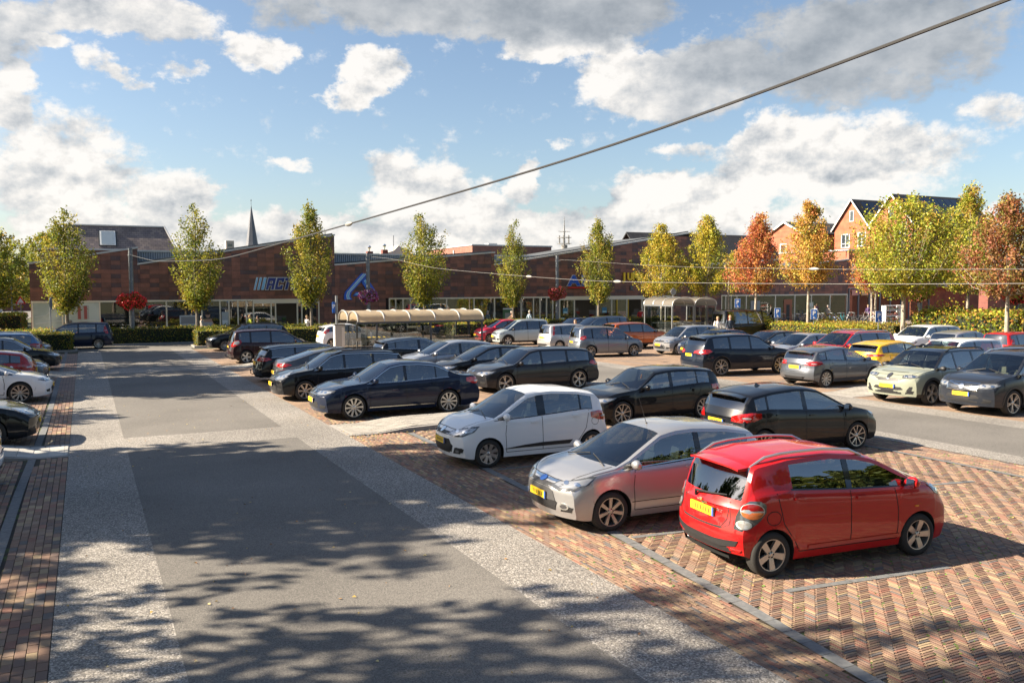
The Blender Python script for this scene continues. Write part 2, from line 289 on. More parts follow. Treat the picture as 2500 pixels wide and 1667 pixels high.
# --- bricks
def inb(cx,cy):
    return cx
def gen_bricks():
    out=[] # cx,cy,lx,ly
    b=.0425; n=4; Lb=b*n; g=.008
    # herringbone field between the two drains
    I=np.arange(-340,680)
    for k in range(-90,180):
        # lattice: i*(1,1)+k*(n,-n)
        x=(I+k*n)*b; y=(I-k*n)*b
        for (ox,oy,lx,ly) in ((n/2*b,b/2,Lb-g,b-g),(b/2,b+n/2*b,b-g,Lb-g)):
            cx=x+ox+6; cy=y+oy+5
            ok=(cy>2.8)&(cy<20.3)&(cx>ch1(cy)+.09)&(cx<15.68)
            for p,q in zip(cx[ok],cy[ok]): out.append((p,q,lx,ly))
    # runner course strip beside the road (long side along v)
    for (ua,ub,v0,v1,bw,bl) in ((UR0+.01,None,2.8,20.3,.0535,.205),(15.81,16.78,2.8,20.3,.0535,.205),(-3.6,UL0-.005,6,34,.1045,.205),(UR0+.01,None,22.4,26,.0535,.205)):
        j=0; u=(ua+bw/2) if ua>0 else ub-bw*30+bw/2
        while u< (ub if ub else 7.2):
            v=v0+(j%2)*bl/2
            while v<v1:
                if ub is None and u>ch1(v)-.085: v+=bl; continue
                if ub==UL0-.005 and (abs(u-chl(v))<.115 or 20.6<v<22.35): v+=bl; continue
                out.append((u,v,bw-.006,bl-.007)); v+=bl
            u+=bw; j+=1
    # bricks beyond the island up to v 27
    for k in range(-145,190):
        x=(I+k*n)*b; y=(I-k*n)*b
        for (ox,oy,lx,ly) in ((n/2*b,b/2,Lb-g,b-g),(b/2,b+n/2*b,b-g,Lb-g)):
            cx=x+ox+6; cy=y+oy+5
            ok=(cy>22.4)&(cy<24.2)&(cx>ch1(cy)+.09)&(cx<15.68)
            for p,q in zip(cx[ok],cy[ok]): out.append((p,q,lx,ly))
    return np.array(out)
BR=gen_bricks()
CM=np.array(cam.matrix_world)
def px(P):
    q=(P-CM[:3,3])@CM[:3,:3]; z=-q[:,2]; return 1250+2100*q[:,0]/z, 833.5-2100*q[:,1]/z, z
X,Y,Z=px(np.c_[BR[:,:2],np.zeros(len(BR))])
vis=(Z>.5)&(X>-120)&(X<2620)&(Y<1760)&(Y>600); BR=BR[vis]; Z=Z[vis]; X=X[vis]; Y=Y[vis]
# hidden under cars and their like: prefer open, close bricks as single objects
rs=np.random.RandomState(3)
size=BR[:,2]*BR[:,3]/Z**3
inside=(X>15)&(X<2485)&(Y<1650)
size=size*inside
order=np.argsort(-size); single=order[:300]; rest=order[300:]
tone=rs.choice(8,len(BR),p=np.array(BRW)/sum(BRW))
bmesh_cache={}
def brick_me(lx,ly,t):
    k=(round(lx,3),round(ly,3),t)
    if k not in bmesh_cache:
        h=.05; c=.003
        b=MB(); b.add([(-lx/2,-ly/2,-h),(lx/2,-ly/2,-h),(lx/2,ly/2,-h),(-lx/2,ly/2,-h),(-lx/2,-ly/2,-c),(lx/2,-ly/2,-c),(lx/2,ly/2,-c),(-lx/2,ly/2,-c),(-lx/2+c,-ly/2+c,0),(lx/2-c,-ly/2+c,0),(lx/2-c,ly/2-c,0),(-lx/2+c,ly/2-c,0)],
          [(0,1,5,4),(1,2,6,5),(2,3,7,6),(3,0,4,7),(4,5,9,8),(5,6,10,9),(6,7,11,10),(7,4,8,11),(8,9,10,11)])
        bmesh_cache[k]=b.mesh('brick',BRM[t])
    return bmesh_cache[k]
for i in single:
    o=link('brick',brick_me(BR[i,2],BR[i,3],tone[i]),pav,(BR[i,0],BR[i,1],rs.uniform(-.002,.0015)),rs.normal(0,.012)); o.rotation_euler[0]=rs.normal(0,.006)
def brick_cloud(idx,name):
    n=len(idx); B=BR[idx]; a=rs.normal(0,.012,n); ca,sa=np.cos(a),np.sin(a); hx,hy=B[:,2]/2,B[:,3]/2
    zt=rs.uniform(-.002,.0015,n); tl=rs.normal(0,.010,n); c=.004
    def P(sx,sy,z,ins=0):
        x=sx*(hx-ins); y=sy*(hy-ins); return np.c_[B[:,0]+x*ca-y*sa,B[:,1]+x*sa+y*ca,zt+z+tl*x]
    s4=[(-1,-1),(1,-1),(1,1),(-1,1)]
    top=[P(a_,b_,0,.003) for a_,b_ in s4]; low=[P(a_,b_,-.016) for a_,b_ in s4]
    fs=[np.stack(top,1)]+[np.stack([low[i],low[(i+1)%4],top[(i+1)%4],top[i]],1) for i in range(4)]
    V=np.concatenate(fs,1).reshape(-1,3)  # n,20,3
    t=np.array(BRT)[tone[idx]]*rs.uniform(.82,1.18,(n,1)); C=np.repeat(t,5,axis=0)
    me=quadmesh(name,V,5*n,BRICKA,C); o=link(name,me,pav); o['kind']='stuff'; return o
brick_cloud(rest,'brick_field')
# moss tufts in the joints
def moss():
    n=9500; k=rs.choice(len(rest),n); B=BR[rest[k]]; ok=B[:,0]>5.6; B=B[ok | (rs.rand(len(B))<.3)]; n=len(B)
    nz=np.sin(B[:,0]*3.1+1.3)*np.sin(B[:,1]*2.3)+rs.normal(0,.5,n); B=B[nz>-.1]; n=len(B)
    e=rs.choice([-1,1],n); al=rs.rand(n)<.5
    x=B[:,0]+np.where(al,rs.uniform(-.5,.5,n)*B[:,2],e*B[:,2]/2); y=B[:,1]+np.where(al,e*B[:,3]/2,rs.uniform(-.5,.5,n)*B[:,3])
    s=rs.uniform(.007,.021,n); h=rs.uniform(.004,.011,n); a=rs.uniform(0,PI,n); c,d=np.cos(a)*s,np.sin(a)*s
    V=np.stack([np.c_[x-c,y-d,np.full(n,-.006)],np.c_[x+d,y-c,h*.6],np.c_[x+c,y+d,h],np.c_[x-d,y+c,h*.4]],1).reshape(-1,3)
    C=np.c_[rs.uniform(.06,.13,n),rs.uniform(.12,.2,n),rs.uniform(.02,.04,n)]
    o=link('moss',quadmesh('moss',V,n,mat('moss_leaf',(.1,.16,.03),.9,attr=True),C)); tag(o,'green moss and weeds growing in the joints of the brick bays','moss',kind='stuff')
moss()
# --- traffic islands
def island(poly,top,name,label_,m=GREYP,kerb=CONC,slope=None):
    r=empty(name); r['kind']='structure'
    b=MB(); n=len(poly); zt=[slope(p) if slope else top for p in poly]
    cx=sum(p[0] for p in poly)/n; cy=sum(p[1] for p in poly)/n
    ins=[(p[0]+(cx-p[0])*min(.1/abs(cx-p[0]+1e-6),.4) if abs(cx-p[0])>.2 else p[0],p[1]+(.1 if cy>p[1] else -.1)) for p in poly]
    b.add([(x,y,z) for (x,y),z in zip(ins,zt)],[tuple(range(n))]); b.build('paver_surface',m,r)
    k=MB()
    for i in range(n):
        j=(i+1)%n; p,q=poly[i],poly[j]; a,c=ins[i],ins[j]
        k.add([(*p,-.02),(*q,-.02),(*q,zt[j]+.004-.01),(*p,zt[i]+.004-.01),(*c,zt[j]+.004),(*a,zt[i]+.004)],[(0,1,2,3),(3,2,4,5)])
    k.build('kerb',kerb,r); return r
def subdiv(u0,u1,n): return [u0+(u1-u0)*i/n for i in range(n+1)]
def isl(u0,u1,v0,v1,ramp,name='traffic_island',m=GREYP):
    us=subdiv(u0,u1,14); poly=[(u,v0) for u in us]+[(u,v1) for u in us[::-1]]
    def sl(p):
        t=(p[0]-u0)/ramp if ramp>0 else (u1-p[0])/(-ramp); return .014+.10*max(0,min(1,t-.45))/.55*1 if t<1 else .115
    return island(poly,.12,name,None,m,CONCD if False else CONC,sl)
isC=isl(UR0,16.2,20.35,22.25,1.7)
isl(UR0,8.4,40.1,41.8,1.5)
isL=isl(-3.6,UL0,20.65,22.3,-1.4,m=brick_mat('pale_tiles',(.46,.45,.43),(.40,.39,.37),(.17,.16,.15),.3,.3,1,off=0))
isl(-3.6,UL0,39.6,42.2,-1.4)
isl(22.2,28,19.9,21.35,1.7)
for (u0,u1,v0,v1) in ((5.9,13.8,55.3,57.3),(-9,-.45,55.2,57.5),(22.4,31,54.2,58)):
    island([(u0,v0),(u1,v0),(u1,v1),(u0,v1)],.10,'planted_island',None,mat('soil',(.06,.045,.03),.95))
b=MB(); b.box(-6,41,59.7,59.85,-.02,.12); tag(b.build('kerb',CONC),kind='structure')
def pavers(root,u0,u1,v0,v1,lx,ly,zf,tones,limit,nm,name_stuff):
    items=[]; j=0; v=v0
    while v+ly<=v1+.001:
        u=u0-(j%2)*lx/2*(lx>ly)
        while u<u1:
            a,c=max(u,u0),min(u+lx,u1)
            if c-a>.04: items.append(((a+c)/2,v+ly/2,c-a-.006,ly-.006))
            u+=lx
        v+=ly; j+=1
    items.sort(key=lambda q:q[1]*1.0+abs(q[0]-6)*.9); ms={}; st=MB()
    for k,(x,y,a,c) in enumerate(items):
        t=rs.randint(len(tones)); z=zf(x)+.003; sl=math.atan2(zf(x+.05)-zf(x-.05),.1)
        if k<limit:
            key=(round(a,3),t)
            if key not in ms: b_=MB(); b_.box(-a/2,a/2,-c/2,c/2,-.03,.004); ms[key]=b_.mesh(nm,tones[t])
            o=link(nm,ms[key],root,(x,y,z+rs.uniform(-.0012,.0012))); o.rotation_euler=(0,-sl,0)
        else: st.box(x-a/2,x+a/2,y-c/2,y+c/2,z-.03,z+.004+rs.uniform(-.001,.001),t)
    if st.V: o=st.build(name_stuff,tones,root); o['kind']='stuff'
GP=[mat('grey_paver_%d'%i,c,.85,bump=(50,.3,.004)) for i,c in enumerate(((.36,.335,.30),(.31,.29,.26),(.40,.375,.335)))]
PT=[mat('pale_tile_%d'%i,c,.85,bump=(50,.3,.004)) for i,c in enumerate(((.42,.41,.39),(.50,.49,.47),(.46,.45,.42)))]
zC=lambda u:(lambda t:.014+.10*max(0,min(1,t-.45))/.55*1 if t<1 else .115)((u-UR0)/1.7)
zL=lambda u:(lambda t:.014+.10*max(0,min(1,t-.45))/.55*1 if t<1 else .115)((UL0-u)/1.4)
pavers(isC,UR0+.12,15.9,20.46,22.14,.21,.105,zC,GP,290,'paver','pavers_far')
pavers(isL,-3.5,UL0-.02,20.76,22.2,.30,.30,zL,PT,90,'tile','tiles_far')
# gutter band shade stones, litter and leaves on the road
lf=[]
n=420; u=rs.uniform(-.3,5.6,n); v=rs.uniform(7,50,n); v2=np.concatenate([v,rs.uniform(7,20,160)]); u2=np.concatenate([u,rs.uniform(5.6,16,160)])
u3=np.concatenate([u2,5.66+rs.exponential(.5,160)]); v3=np.concatenate([v2,19.2+rs.normal(0,.5,160)+.9]); n=len(u3)
u3=np.concatenate([u3,rs.uniform(22,31,300)]); v3=np.concatenate([v3,rs.uniform(49,54,300)]); n=len(u3)
a=rs.uniform(0,2*PI,n); s=rs.uniform(.012,.030,n); c,d=np.cos(a)*s,np.sin(a)*s
Vv=np.stack([np.c_[u3-c,v3-d,np.full(n,.010)],np.c_[u3+d*.6,v3-c*.6,rs.uniform(.01,.03,n)],np.c_[u3+c,v3+d,np.full(n,.012)],np.c_[u3-d*.6,v3+c*.6,rs.uniform(.01,.03,n)]],1).reshape(-1,3)
lc=np.array([(.35,.19,.06),(.42,.30,.08),(.22,.11,.05),(.5,.42,.2)])[rs.randint(0,4,n)]
tag(link('fallen_leaves',quadmesh('fallen_leaves',Vv,n,mat('dry_leaf',(.3,.2,.1),.8,attr=True),lc)),'small dry autumn leaves scattered over road and bays','leaves',kind='stuff')
# ================================================================ cars
SOLID={}
def paint(name,c,metal=.35,rough=.32):
    k='paint_'+name
    if k in MATS: return MATS[k]
    m=mat(k,c,rough,metal if max(c)>.06 else metal*.2,.25 if max(c)>.06 else .12,1.0 if max(c)>.06 else .85); nt=m.node_tree; b=nt.nodes['Principled BSDF']; b.inputs['Coat Roughness'].default_value=.02; b.inputs['Coat IOR'].default_value=1.5 if max(c)>.06 else 1.42
    s2=m.copy(); s2.name='solid_'+name; SOLID[m.name]=s2
    g=nt.nodes.new('ShaderNodeNewGeometry'); d=nt.nodes.new('ShaderNodeBsdfDiffuse'); d.inputs[0].default_value=(.025,.025,.027,1); mx=nt.nodes.new('ShaderNodeMixShader')
    L=nt.links; L.new(g.outputs['Backfacing'],mx.inputs[0]); L.new(b.outputs[0],mx.inputs[1]); L.new(d.outputs[0],mx.inputs[2]); L.new(mx.outputs[0],nt.nodes['Material Output'].inputs[0])
    n=nt.nodes.new('ShaderNodeTexNoise'); n.inputs['Scale'].default_value=3.5; n.inputs['Detail'].default_value=6; tc=nt.nodes.new('ShaderNodeTexCoord'); L.new(tc.outputs['Object'],n.inputs['Vector'])
    mr=nt.nodes.new('ShaderNodeMapRange'); L.new(n.outputs[0],mr.inputs[0]); mr.inputs[1].default_value=.35; mr.inputs[2].default_value=.8; mr.inputs[3].default_value=.0; mr.inputs[4].default_value=.05; L.new(mr.outputs[0],b.inputs['Coat Roughness'])
    return m
BLK=mat('black_plastic',(.022,.022,.024),.5); TRIM=mat('gloss_black_trim',(.012,.012,.014),.12,coat=.6); UND=mat('underbody',(.012,.012,.012),.9); SEAM=mat('panel_gap',(.008,.008,.009),.8)
TYRE=mat('tyre_rubber',(.028,.027,.026),.85,bump=(90,.3,.004)); RIMS=mat('rim_silver',(.56,.55,.53),.30,.85); RIMD=mat('rim_back',(.03,.03,.032),.6,.3); RIMK=mat('rim_black',(.03,.03,.033),.3,.5)
CHR=mat('chrome',(.82,.82,.80),.12,1.0); SILV=mat('satin_silver',(.62,.62,.61),.3,.8)
HLG=mat('headlight_lens',(.50,.51,.52),.12,.6,coat=1); HLH=mat('headlight_housing',(.13,.135,.14),.08,.4,coat=1); HLD=mat('lamp_housing',(.10,.10,.11),.1,.5,coat=1); TLG=mat('tail_light_red',(.50,.012,.010),.08,0,coat=1,noise=(14,(.25,.006,.006),.45,.55)); ORG=mat('indicator_orange',(.75,.25,.03),.1,coat=1); TLC=mat('clear_lamp',(.42,.41,.40),.08,.35,coat=1)
PLY=mat('number_plate_yellow',(.78,.50,.02),.45); PLB=mat('plate_blue_edge',(.05,.13,.45),.45); PLT=mat('plate_blur',(.16,.11,.02),.5)
GLS=glass('car_glass',(.20,.235,.245),.17); GLD=glass('privacy_glass',(.05,.055,.06),.16); GLW=glass('windscreen_glass',(.36,.42,.40),.09)
SEATD=mat('seat_dark',(.035,.036,.04),.85); SEATB=mat('seat_beige',(.50,.43,.33),.8); SEATG=mat('seat_grey',(.16,.17,.17),.85); DASH=mat('dashboard',(.03,.03,.032),.7)
T={}
T['hatch']=dict(top=[(0,.44),(.012,.485),(.05,.55),(.13,.605),(.225,.645),(.45,.955),(.52,.99),(.60,1.0),(.76,.975),(.895,.915),(.952,.80),(.985,.67),(1,.58)],belt=[(0,.42),(.05,.525),(.13,.58),(.225,.615),(.45,.635),(.8,.695),(.95,.67),(1,.56)],ws=(.232,.452),rw=(.905,.975),wins=[(.255,.545),(.572,.80),(.812,.885)])
T['mpv']=dict(top=[(0,.42),(.012,.46),(.05,.525),(.12,.575),(.19,.61),(.385,.94),(.46,.982),(.6,1),(.84,.985),(.935,.955),(.972,.80),(.99,.58),(1,.52)],belt=[(0,.40),(.05,.50),(.12,.55),(.19,.565),(.5,.595),(.9,.625),(.97,.60),(1,.50)],ws=(.195,.39),rw=(.937,.985),wins=[(.215,.29),(.302,.545),(.565,.765),(.785,.905)])
T['sedan']=dict(top=[(0,.43),(.01,.47),(.05,.545),(.15,.615),(.265,.655),(.41,.955),(.49,1.0),(.6,.995),(.70,.955),(.835,.735),(.88,.71),(.965,.70),(.985,.67),(1,.58)],belt=[(0,.41),(.05,.52),(.15,.592),(.265,.63),(.45,.635),(.8,.68),(.965,.665),(1,.56)],ws=(.27,.413),rw=(.702,.828),wins=[(.285,.495),(.512,.685),(.692,.765)])
T['estate']=dict(top=[(0,.43),(.01,.47),(.05,.545),(.14,.605),(.25,.65),(.395,.955),(.47,1.0),(.62,1.0),(.80,.985),(.895,.945),(.955,.78),(.985,.665),(1,.57)],belt=[(0,.41),(.05,.52),(.14,.58),(.25,.625),(.45,.63),(.85,.67),(.96,.65),(1,.55)],ws=(.255,.397),rw=(.90,.965),wins=[(.27,.475),(.492,.685),(.702,.885)])
T['suv']=dict(top=[(0,.48),(.012,.53),(.05,.58),(.12,.615),(.23,.655),(.385,.945),(.46,.99),(.6,1),(.82,.98),(.90,.945),(.96,.78),(.985,.655),(1,.54)],belt=[(0,.455),(.05,.56),(.12,.592),(.23,.615),(.5,.63),(.85,.66),(.96,.64),(1,.52)],ws=(.237,.388),rw=(.905,.968),wins=[(.25,.475),(.492,.685),(.705,.86)])
T['van']=dict(top=[(0,.34),(.012,.39),(.05,.46),(.12,.53),(.15,.56),(.30,.93),(.37,.985),(.6,1),(.95,.995),(.985,.97),(.995,.60),(1,.40)],belt=[(0,.31),(.05,.42),(.12,.50),(.15,.52),(.5,.53),(.95,.53),(.99,.50),(1,.38)],ws=(.155,.30),rw=(.987,.996),wins=[(.175,.37),(.40,.62),(.64,.93)])
def smooth_prof(pts,L,H,w):
    xs=np.linspace(-.3*L,1.3*L,1601); p=np.array(pts); y=np.interp(xs,p[:,0]*L,p[:,1]*H)
    k=max(3,int(w/(xs[1]-xs[0]))|1); ker=np.hanning(k+2)[1:-1]; ker/=ker.sum(); ys=np.convolve(np.pad(y,k//2,mode='edge'),ker,'valid')
    return lambda d: float(np.interp(d,xs,ys))
wheel_cache={}
def wheel_meshes(r,style,w=.20):
    k=(round(r,3),style,w)
    if k in wheel_cache: return wheel_cache[k]
    rr={'cap':.70,'five':.70,'big':.76,'ten':.76,'y':.77,'aero':.77,'six':.72,'multi':.75}[style]*r
    t=MB(); h=w/2
    t.lathe([(rr*.96,-h*.80),(rr,-h*.92),(rr+.35*(r-rr),-h),(r-.012,-h*.86),(r,-h*.62),(r,h*.62),(r-.012,h*.86),(rr+.35*(r-rr),h),(rr,h*.92),(rr*.96,h*.80)],40,'y')
    tm=t.mesh('tyre',TYRE,True,50)
    m=MB(); f=-h*.86      # outer face lies on the -y side
    m.lathe([(rr*.97,h*.8),(rr*.95,f+.09),(.0,f+.085)],32,'y',m=1)
    m.lathe([(rr*1.0,f+.0),(rr*1.0,f-.006),(rr*.95,f-.004),(rr*.93,f+.03),(rr*.90,f+.09)],40,'y',m=0)
    n,wi,wo,split={'cap':(8,.052,.085,0),'five':(5,.062,.085,0),'big':(5,.05,.035,.14),'ten':(10,.03,.055,0),'y':(5,.05,.024,.30),'aero':(5,.05,.12,0),'six':(7,.040,.055,0),'multi':(14,.020,.024,0)}[style]
    ri=rr*.2; ro=rr*.955
    for i in range(n):
        a=2*PI*i/n
        for sgn in ((-1,1) if split else (0,)):
            a0=a+sgn*(.05 if split else 0); a1=a+sgn*split
            def P(rad,ang,off,y):
                c,s=math.cos(ang),math.sin(ang); return (rad*c-off*s,y,rad*s+off*c)
            w0,w1=(wi,wo) if not split else (wi*.5,wo*.5+.006)
            sk=.35*wo if style=='aero' else 0
            y0,y1=f+.018,f+.0
            V=[P(ri,a0,-w0/2,y0),P(ri,a0,w0/2,y0),P(ro,a1,w1/2+sk,y1),P(ro,a1,-w1/2+sk,y1),P(ri,a0,-w0/2-.006,y0+.03),P(ri,a0,w0/2+.006,y0+.03),P(ro,a1,w1/2+sk+.006,y1+.035),P(ro,a1,-w1/2+sk-.006,y1+.035)]
            mm=[0,1,2,3]
            md=(P((ri+ro)/2,(a0+a1)/2,0,(y0+y1)/2-.004))
            m.add(V+[md],[(0,1,8),(1,2,8),(2,3,8),(3,0,8),(0,4,5,1),(1,5,6,2),(2,6,7,3),(3,7,4,0)],0)
    m.lathe([(0,f+.006),(rr*.10,f+.006),(rr*.12,f+.012),(rr*.24,f+.02),(rr*.26,f+.06)],20,'y')
    if style in('five','six','big','y'):
        for i in range(5):
            a=2*PI*i/5+.3; c=(rr*.19*math.cos(a),f+.012,rr*.19*math.sin(a)); m.lathe([(0,0),(.010,.0),(.010,.01)],6,'y',c,1)
    rm=m.mesh('rim',[RIMK if False else RIMS,RIMD],True,30)
    wheel_cache[k]=(tm,rm); return wheel_cache[k]
seat_cache={}
def seat_mesh(kind,w,m):
    k=(kind,round(w,2),m.name)
    if k in seat_cache: return seat_cache[k]
    b=MB()
    def slab(x0,z0,x1,z1,t,w0,w1):
        d=Vector((x1-x0,0,z1-z0)); nrm=Vector((-d.z,0,d.x)).normalized()*t
        V=[]
        for (x,z,ww) in ((x0,z0,w0),((x0+x1)/2,(z0+z1)/2,(w0+w1)/2*1.04),(x1,z1,w1)):
            for s in (-1,-.8,.8,1):
                k_=.75 if abs(s)==1 else 1
                V.append((x+nrm.x*.5*k_,s*ww/2,z+nrm.z*.5*k_)); V.append((x-nrm.x*.5*k_,s*ww/2,z-nrm.z*.5*k_))
        F=[]
        for i in range(2):
            for j in range(3):
                a=i*8+j*2; F+= [(a,a+2,a+10,a+8),(a+1,a+9,a+11,a+3)]
            F+=[(i*8,i*8+8,i*8+9,i*8+1),(i*8+6,i*8+7,i*8+15,i*8+14)]
        F+=[(0,1,3,2),(2,3,5,4),(4,5,7,6),(16,18,19,17),(18,20,21,19),(20,22,23,21)]
        b.add(V,F)
    slab(.25,.36,-.22,.30,.13,w,w); slab(-.20,.34,-.42,.90,.12,w*.98,w*.80)
    if kind=='seat': slab(-.425,.92,-.46,1.10,.09,.24,.20)
    else:
        for s in (-1,1):
            o=len(b.V); slab(-.425,.90,-.45,1.02,.07,.22,.2); b.V[o:]=[(x,y+s*w*.27,z) for x,y,z in b.V[o:]]
    seat_cache[k]=b.mesh(kind,m,True,50); return seat_cache[k]
ROWS=19
def car(label,u,v,face,body,L,Wd,H,wb,fo,r,pm,rim='ten',name='parked_car',rot=0,sc=1.0,detail=1,group='cars parked in the bays',cat='car',seats=None,glassr=None,tow=False,rails=None,clad=False,roofm=None,head=None,tail=None,extra=None,tune=None,tumble=.30,plate=True,spoiler=False,chromewin=False,sill=None,cf=.26,seams=True,fscale=1.0,sunroof=False):
    """one car: face +1 looks towards +x of the world, -1 towards -x; u,v centre"""
    S={k:list(v_) for k,v_ in T[body].items()}
    if tune: S.update(tune)
    ps=SOLID[pm.name]
    root=empty(name,(u,v,0),(0 if face>0 else PI)+R_(rot),label,cat,group,sc)
    top=smooth_prof(S['top'],L,H,.11); belt=smooth_prof(S['belt'],L,H,.10); W2=Wd/2; zs=sill or (.25 if body=='suv' else .19)
    ra=r+.045; wc=[fo,fo+wb]; ws0,ws1=S['ws'][0]*L,S['ws'][1]*L; rw0,rw1=S['rw'][0]*L,S['rw'][1]*L
    wins=[(a*L,b_*L) for a,b_ in S['wins']]
    ds=set(np.round(np.linspace(0,L,int(L/.105)),4))
    for c in wc:
        ds={d for d in ds if abs(d-c)>ra+.01}; ds|={round(c-ra-.002,4),round(c+ra+.002,4)}|{round(c-ra*math.cos(a),4) for a in np.linspace(.02,PI-.02,15)}
    for e in [ws0,ws1,rw0,rw1]+[x for w_ in wins for x in w_]:
        ds={d for d in ds if abs(d-e)>.018 or any(abs(abs(d-c)-ra)<.003 for c in wc)}; ds.add(round(e,4))
    ds|={.012,.035,L-.012,L-.035}; D=sorted(ds)
    def near(d,e): return abs(d-round(e,4))<1e-4
    def wpl(d):
        return W2*(1-.085*max(0,1-d/(.24*L))**2-.10*max(0,1-(L-d)/(.24*L))**2)
    yt=([0,.1,.3,.55,.8,.93,1],[.950,.978,1.0,.996,.984,.970,.945])
    def yside(d,z):
        zb_=belt(d); t=(z-zs)/(max(.1,zb_-zs)); fl=sum(.016*math.exp(-((abs(d-c)/(ra*1.25))**4)) for c in wc)*max(0,1-abs(t-.45)*1.2)
        return wpl(d)*float(np.interp(t,*yt))+fl
    def zbot(d):
        for c in wc:
            if abs(d-c)<ra: return r+math.sqrt(max(0,ra*ra-(d-c)**2))
        return zs+.03*max(0,1-d/(.08*L))+.10*max(0,1-(L-d)/(.10*L))
    def vsf(z):
        return float(np.interp(z/H,[.1,.2,.26,.42,.50,.62],[.07,.035,0,.005,.05,.16]))
    def vsr(z):
        return float(np.interp(z/H,[.1,.2,.28,.40,.46,.60,.7],[.08,.04,0,.01,.05,.085,.10]))
    def pos(d,y,z,row):
        w=abs(y)/W2; a=max(0,1-d/(.17*L)); b_=max(0,1-(L-d)/(.17*L))
        x=L/2-d - a*a*(cf*w**2.6+vsf(z)) + b_*b_*(cf*.8*w**2.8+vsr(z))
        if row>=15:
            q=1-(abs(y)/(W2*.75))**2; x+= .10*q*math.exp(-((d-ws0)/(.11*L))**2) - .05*q*math.exp(-((d-rw1)/(.08*L))**2)
        return (x,y,z)
    fr=[0,.14,.32,.52,.72,.88,1]
    def sect(d):
        zb=zbot(d); zt=top(d); be=min(belt(d),zt-.012); cab=zt-be; yb=yside(d,belt(d)); P=[]
        P+=[(0,zs+.02),(W2-.30,zs+.02),(W2-.30,zb)]
        zl=[zb+(be-zb)*f for f in fr]
        if zb>be-.03: zl=[be-.03+.03*f for f in fr]
        P+=[(yside(d,z_),z_) for z_ in zl]
        zc=zt-min(.055,.34*cab); g0=be+min(.018,.12*cab); g3=zc-min(.05,.28*max(0,zc-be))
        ty=lambda z_: yb-.010-tumble*(z_-be)-.05*max(0,(z_-be)/.5)**2*.6
        for f in (0,.33,.67,1): z_=g0+(g3-g0)*f; P.append((ty(z_),z_))
        yc=ty(zc); P.append((yc-.004,zc)); P.append((yc-min(.062,.09*yc+.02),zc+.42*(zt-zc)))
        P.append((yc*.70,zc+.80*(zt-zc))); P.append((yc*.38,zc+.96*(zt-zc))); P.append((0,zt))
        return P
    secs=[sect(d) for d in D]; n=len(D); rl=ROWS
    V=[];idx={}
    for i,d in enumerate(D):
        for s in (1,-1):
            for j,(y,z) in enumerate(secs[i]):
                if s==-1 and j in(0,rl-1): idx[i,j,s]=idx[i,j,1]; continue
                idx[i,j,s]=len(V); V.append(pos(d,s*y,z,j))
    F=[];MI=[];G={}
    def glazed(i,j):
        a,b_=D[i],D[i+1]; m_=(a+b_)/2
        if 10<=j<=12:
            for k,(p,q) in enumerate(wins):
                if p-1e-4<=a and b_<=q+1e-4: return ('side',k)
            if ws0+.12<m_<wins[-1][1]+.0 : return 'pillar' if wins[0][0]<m_<wins[-1][1] else None
        if 15<=j<=17:
            if ws0-1e-4<=a and b_<=ws1+1e-4: return ('ws',0)
            if rw0-1e-4<=a and b_<=rw1+1e-4: return ('rw',0)
        return None
    for i in range(n-1):
        for j in range(rl-1):
            for s in (1,-1):
                q=[idx[i,j,s],idx[i+1,j,s],idx[i+1,j+1,s],idx[i,j+1,s]]
                if s==-1: q=q[::-1]
                q=[x for k,x in enumerate(q) if x not in q[:k]]
                if len(q)<3: continue
                g=glazed(i,j)
                if g and g!='pillar': G.setdefault((g,s) if g[0]=='side' else (g,0),[]).append(q); continue
                m_=0
                if j<3: m_=1
                elif j==3 and clad: m_=2
                elif g=='pillar': m_=3
                elif j==9 and wins[0][0]-.05<(D[i]+D[i+1])/2<wins[-1][1]+.02: m_=4 if chromewin else 3
                elif roofm and j>=13 and ws0<D[i]: m_=5
                F.append(q); MI.append(m_)
    K=7
    for e,i in ((0,0),(1,n-1)):
        cap={}
        for j in range(2,rl):
            y,z=secs[i][j]
            for k in range(-K,K+1):
                if k==K or (j==rl-1): cap[j,k]=idx[i,j,1]
                elif k==-K: cap[j,k]=idx[i,j,-1]
                elif j in(0,1,2) and k==0: cap[j,k]=len(V); V.append(pos(D[i],0,z,j))
                else: cap[j,k]=len(V); V.append(pos(D[i],y*k/K,z,j))
        for j in range(3,rl-1):
            for k in range(-K,K):
                q=[cap[j,k],cap[j,k+1],cap[j+1,k+1],cap[j+1,k]]
                if e: q=q[::-1]
                q=[x for t,x in enumerate(q) if x not in q[:t]]
                if len(q)>2: F.append(q); MI.append(0)
    mats=[pm,UND,BLK,TRIM,CHR if chromewin else TRIM,roofm or pm]
    def clean(F_):
        o=[];m_=[]
        for f,mi in F_:
            pts=[]
            for x in f:
                if all((Vector(V[x])-Vector(V[y])).length>2e-4 for y in pts): pts.append(x)
            if len(pts)>2: o.append(pts); m_.append(mi)
        return o,m_
    F2,M2=clean(zip(F,MI)); me=mkmesh('body',V,F2,mats,M2,True,32)
    bo=link('body',me,root)
    bvh=BVHTree.FromPolygons([Vector(v_) for v_ in V],F2+[q for g in G.values() for q in clean([(q,0) for q in g])[0]])
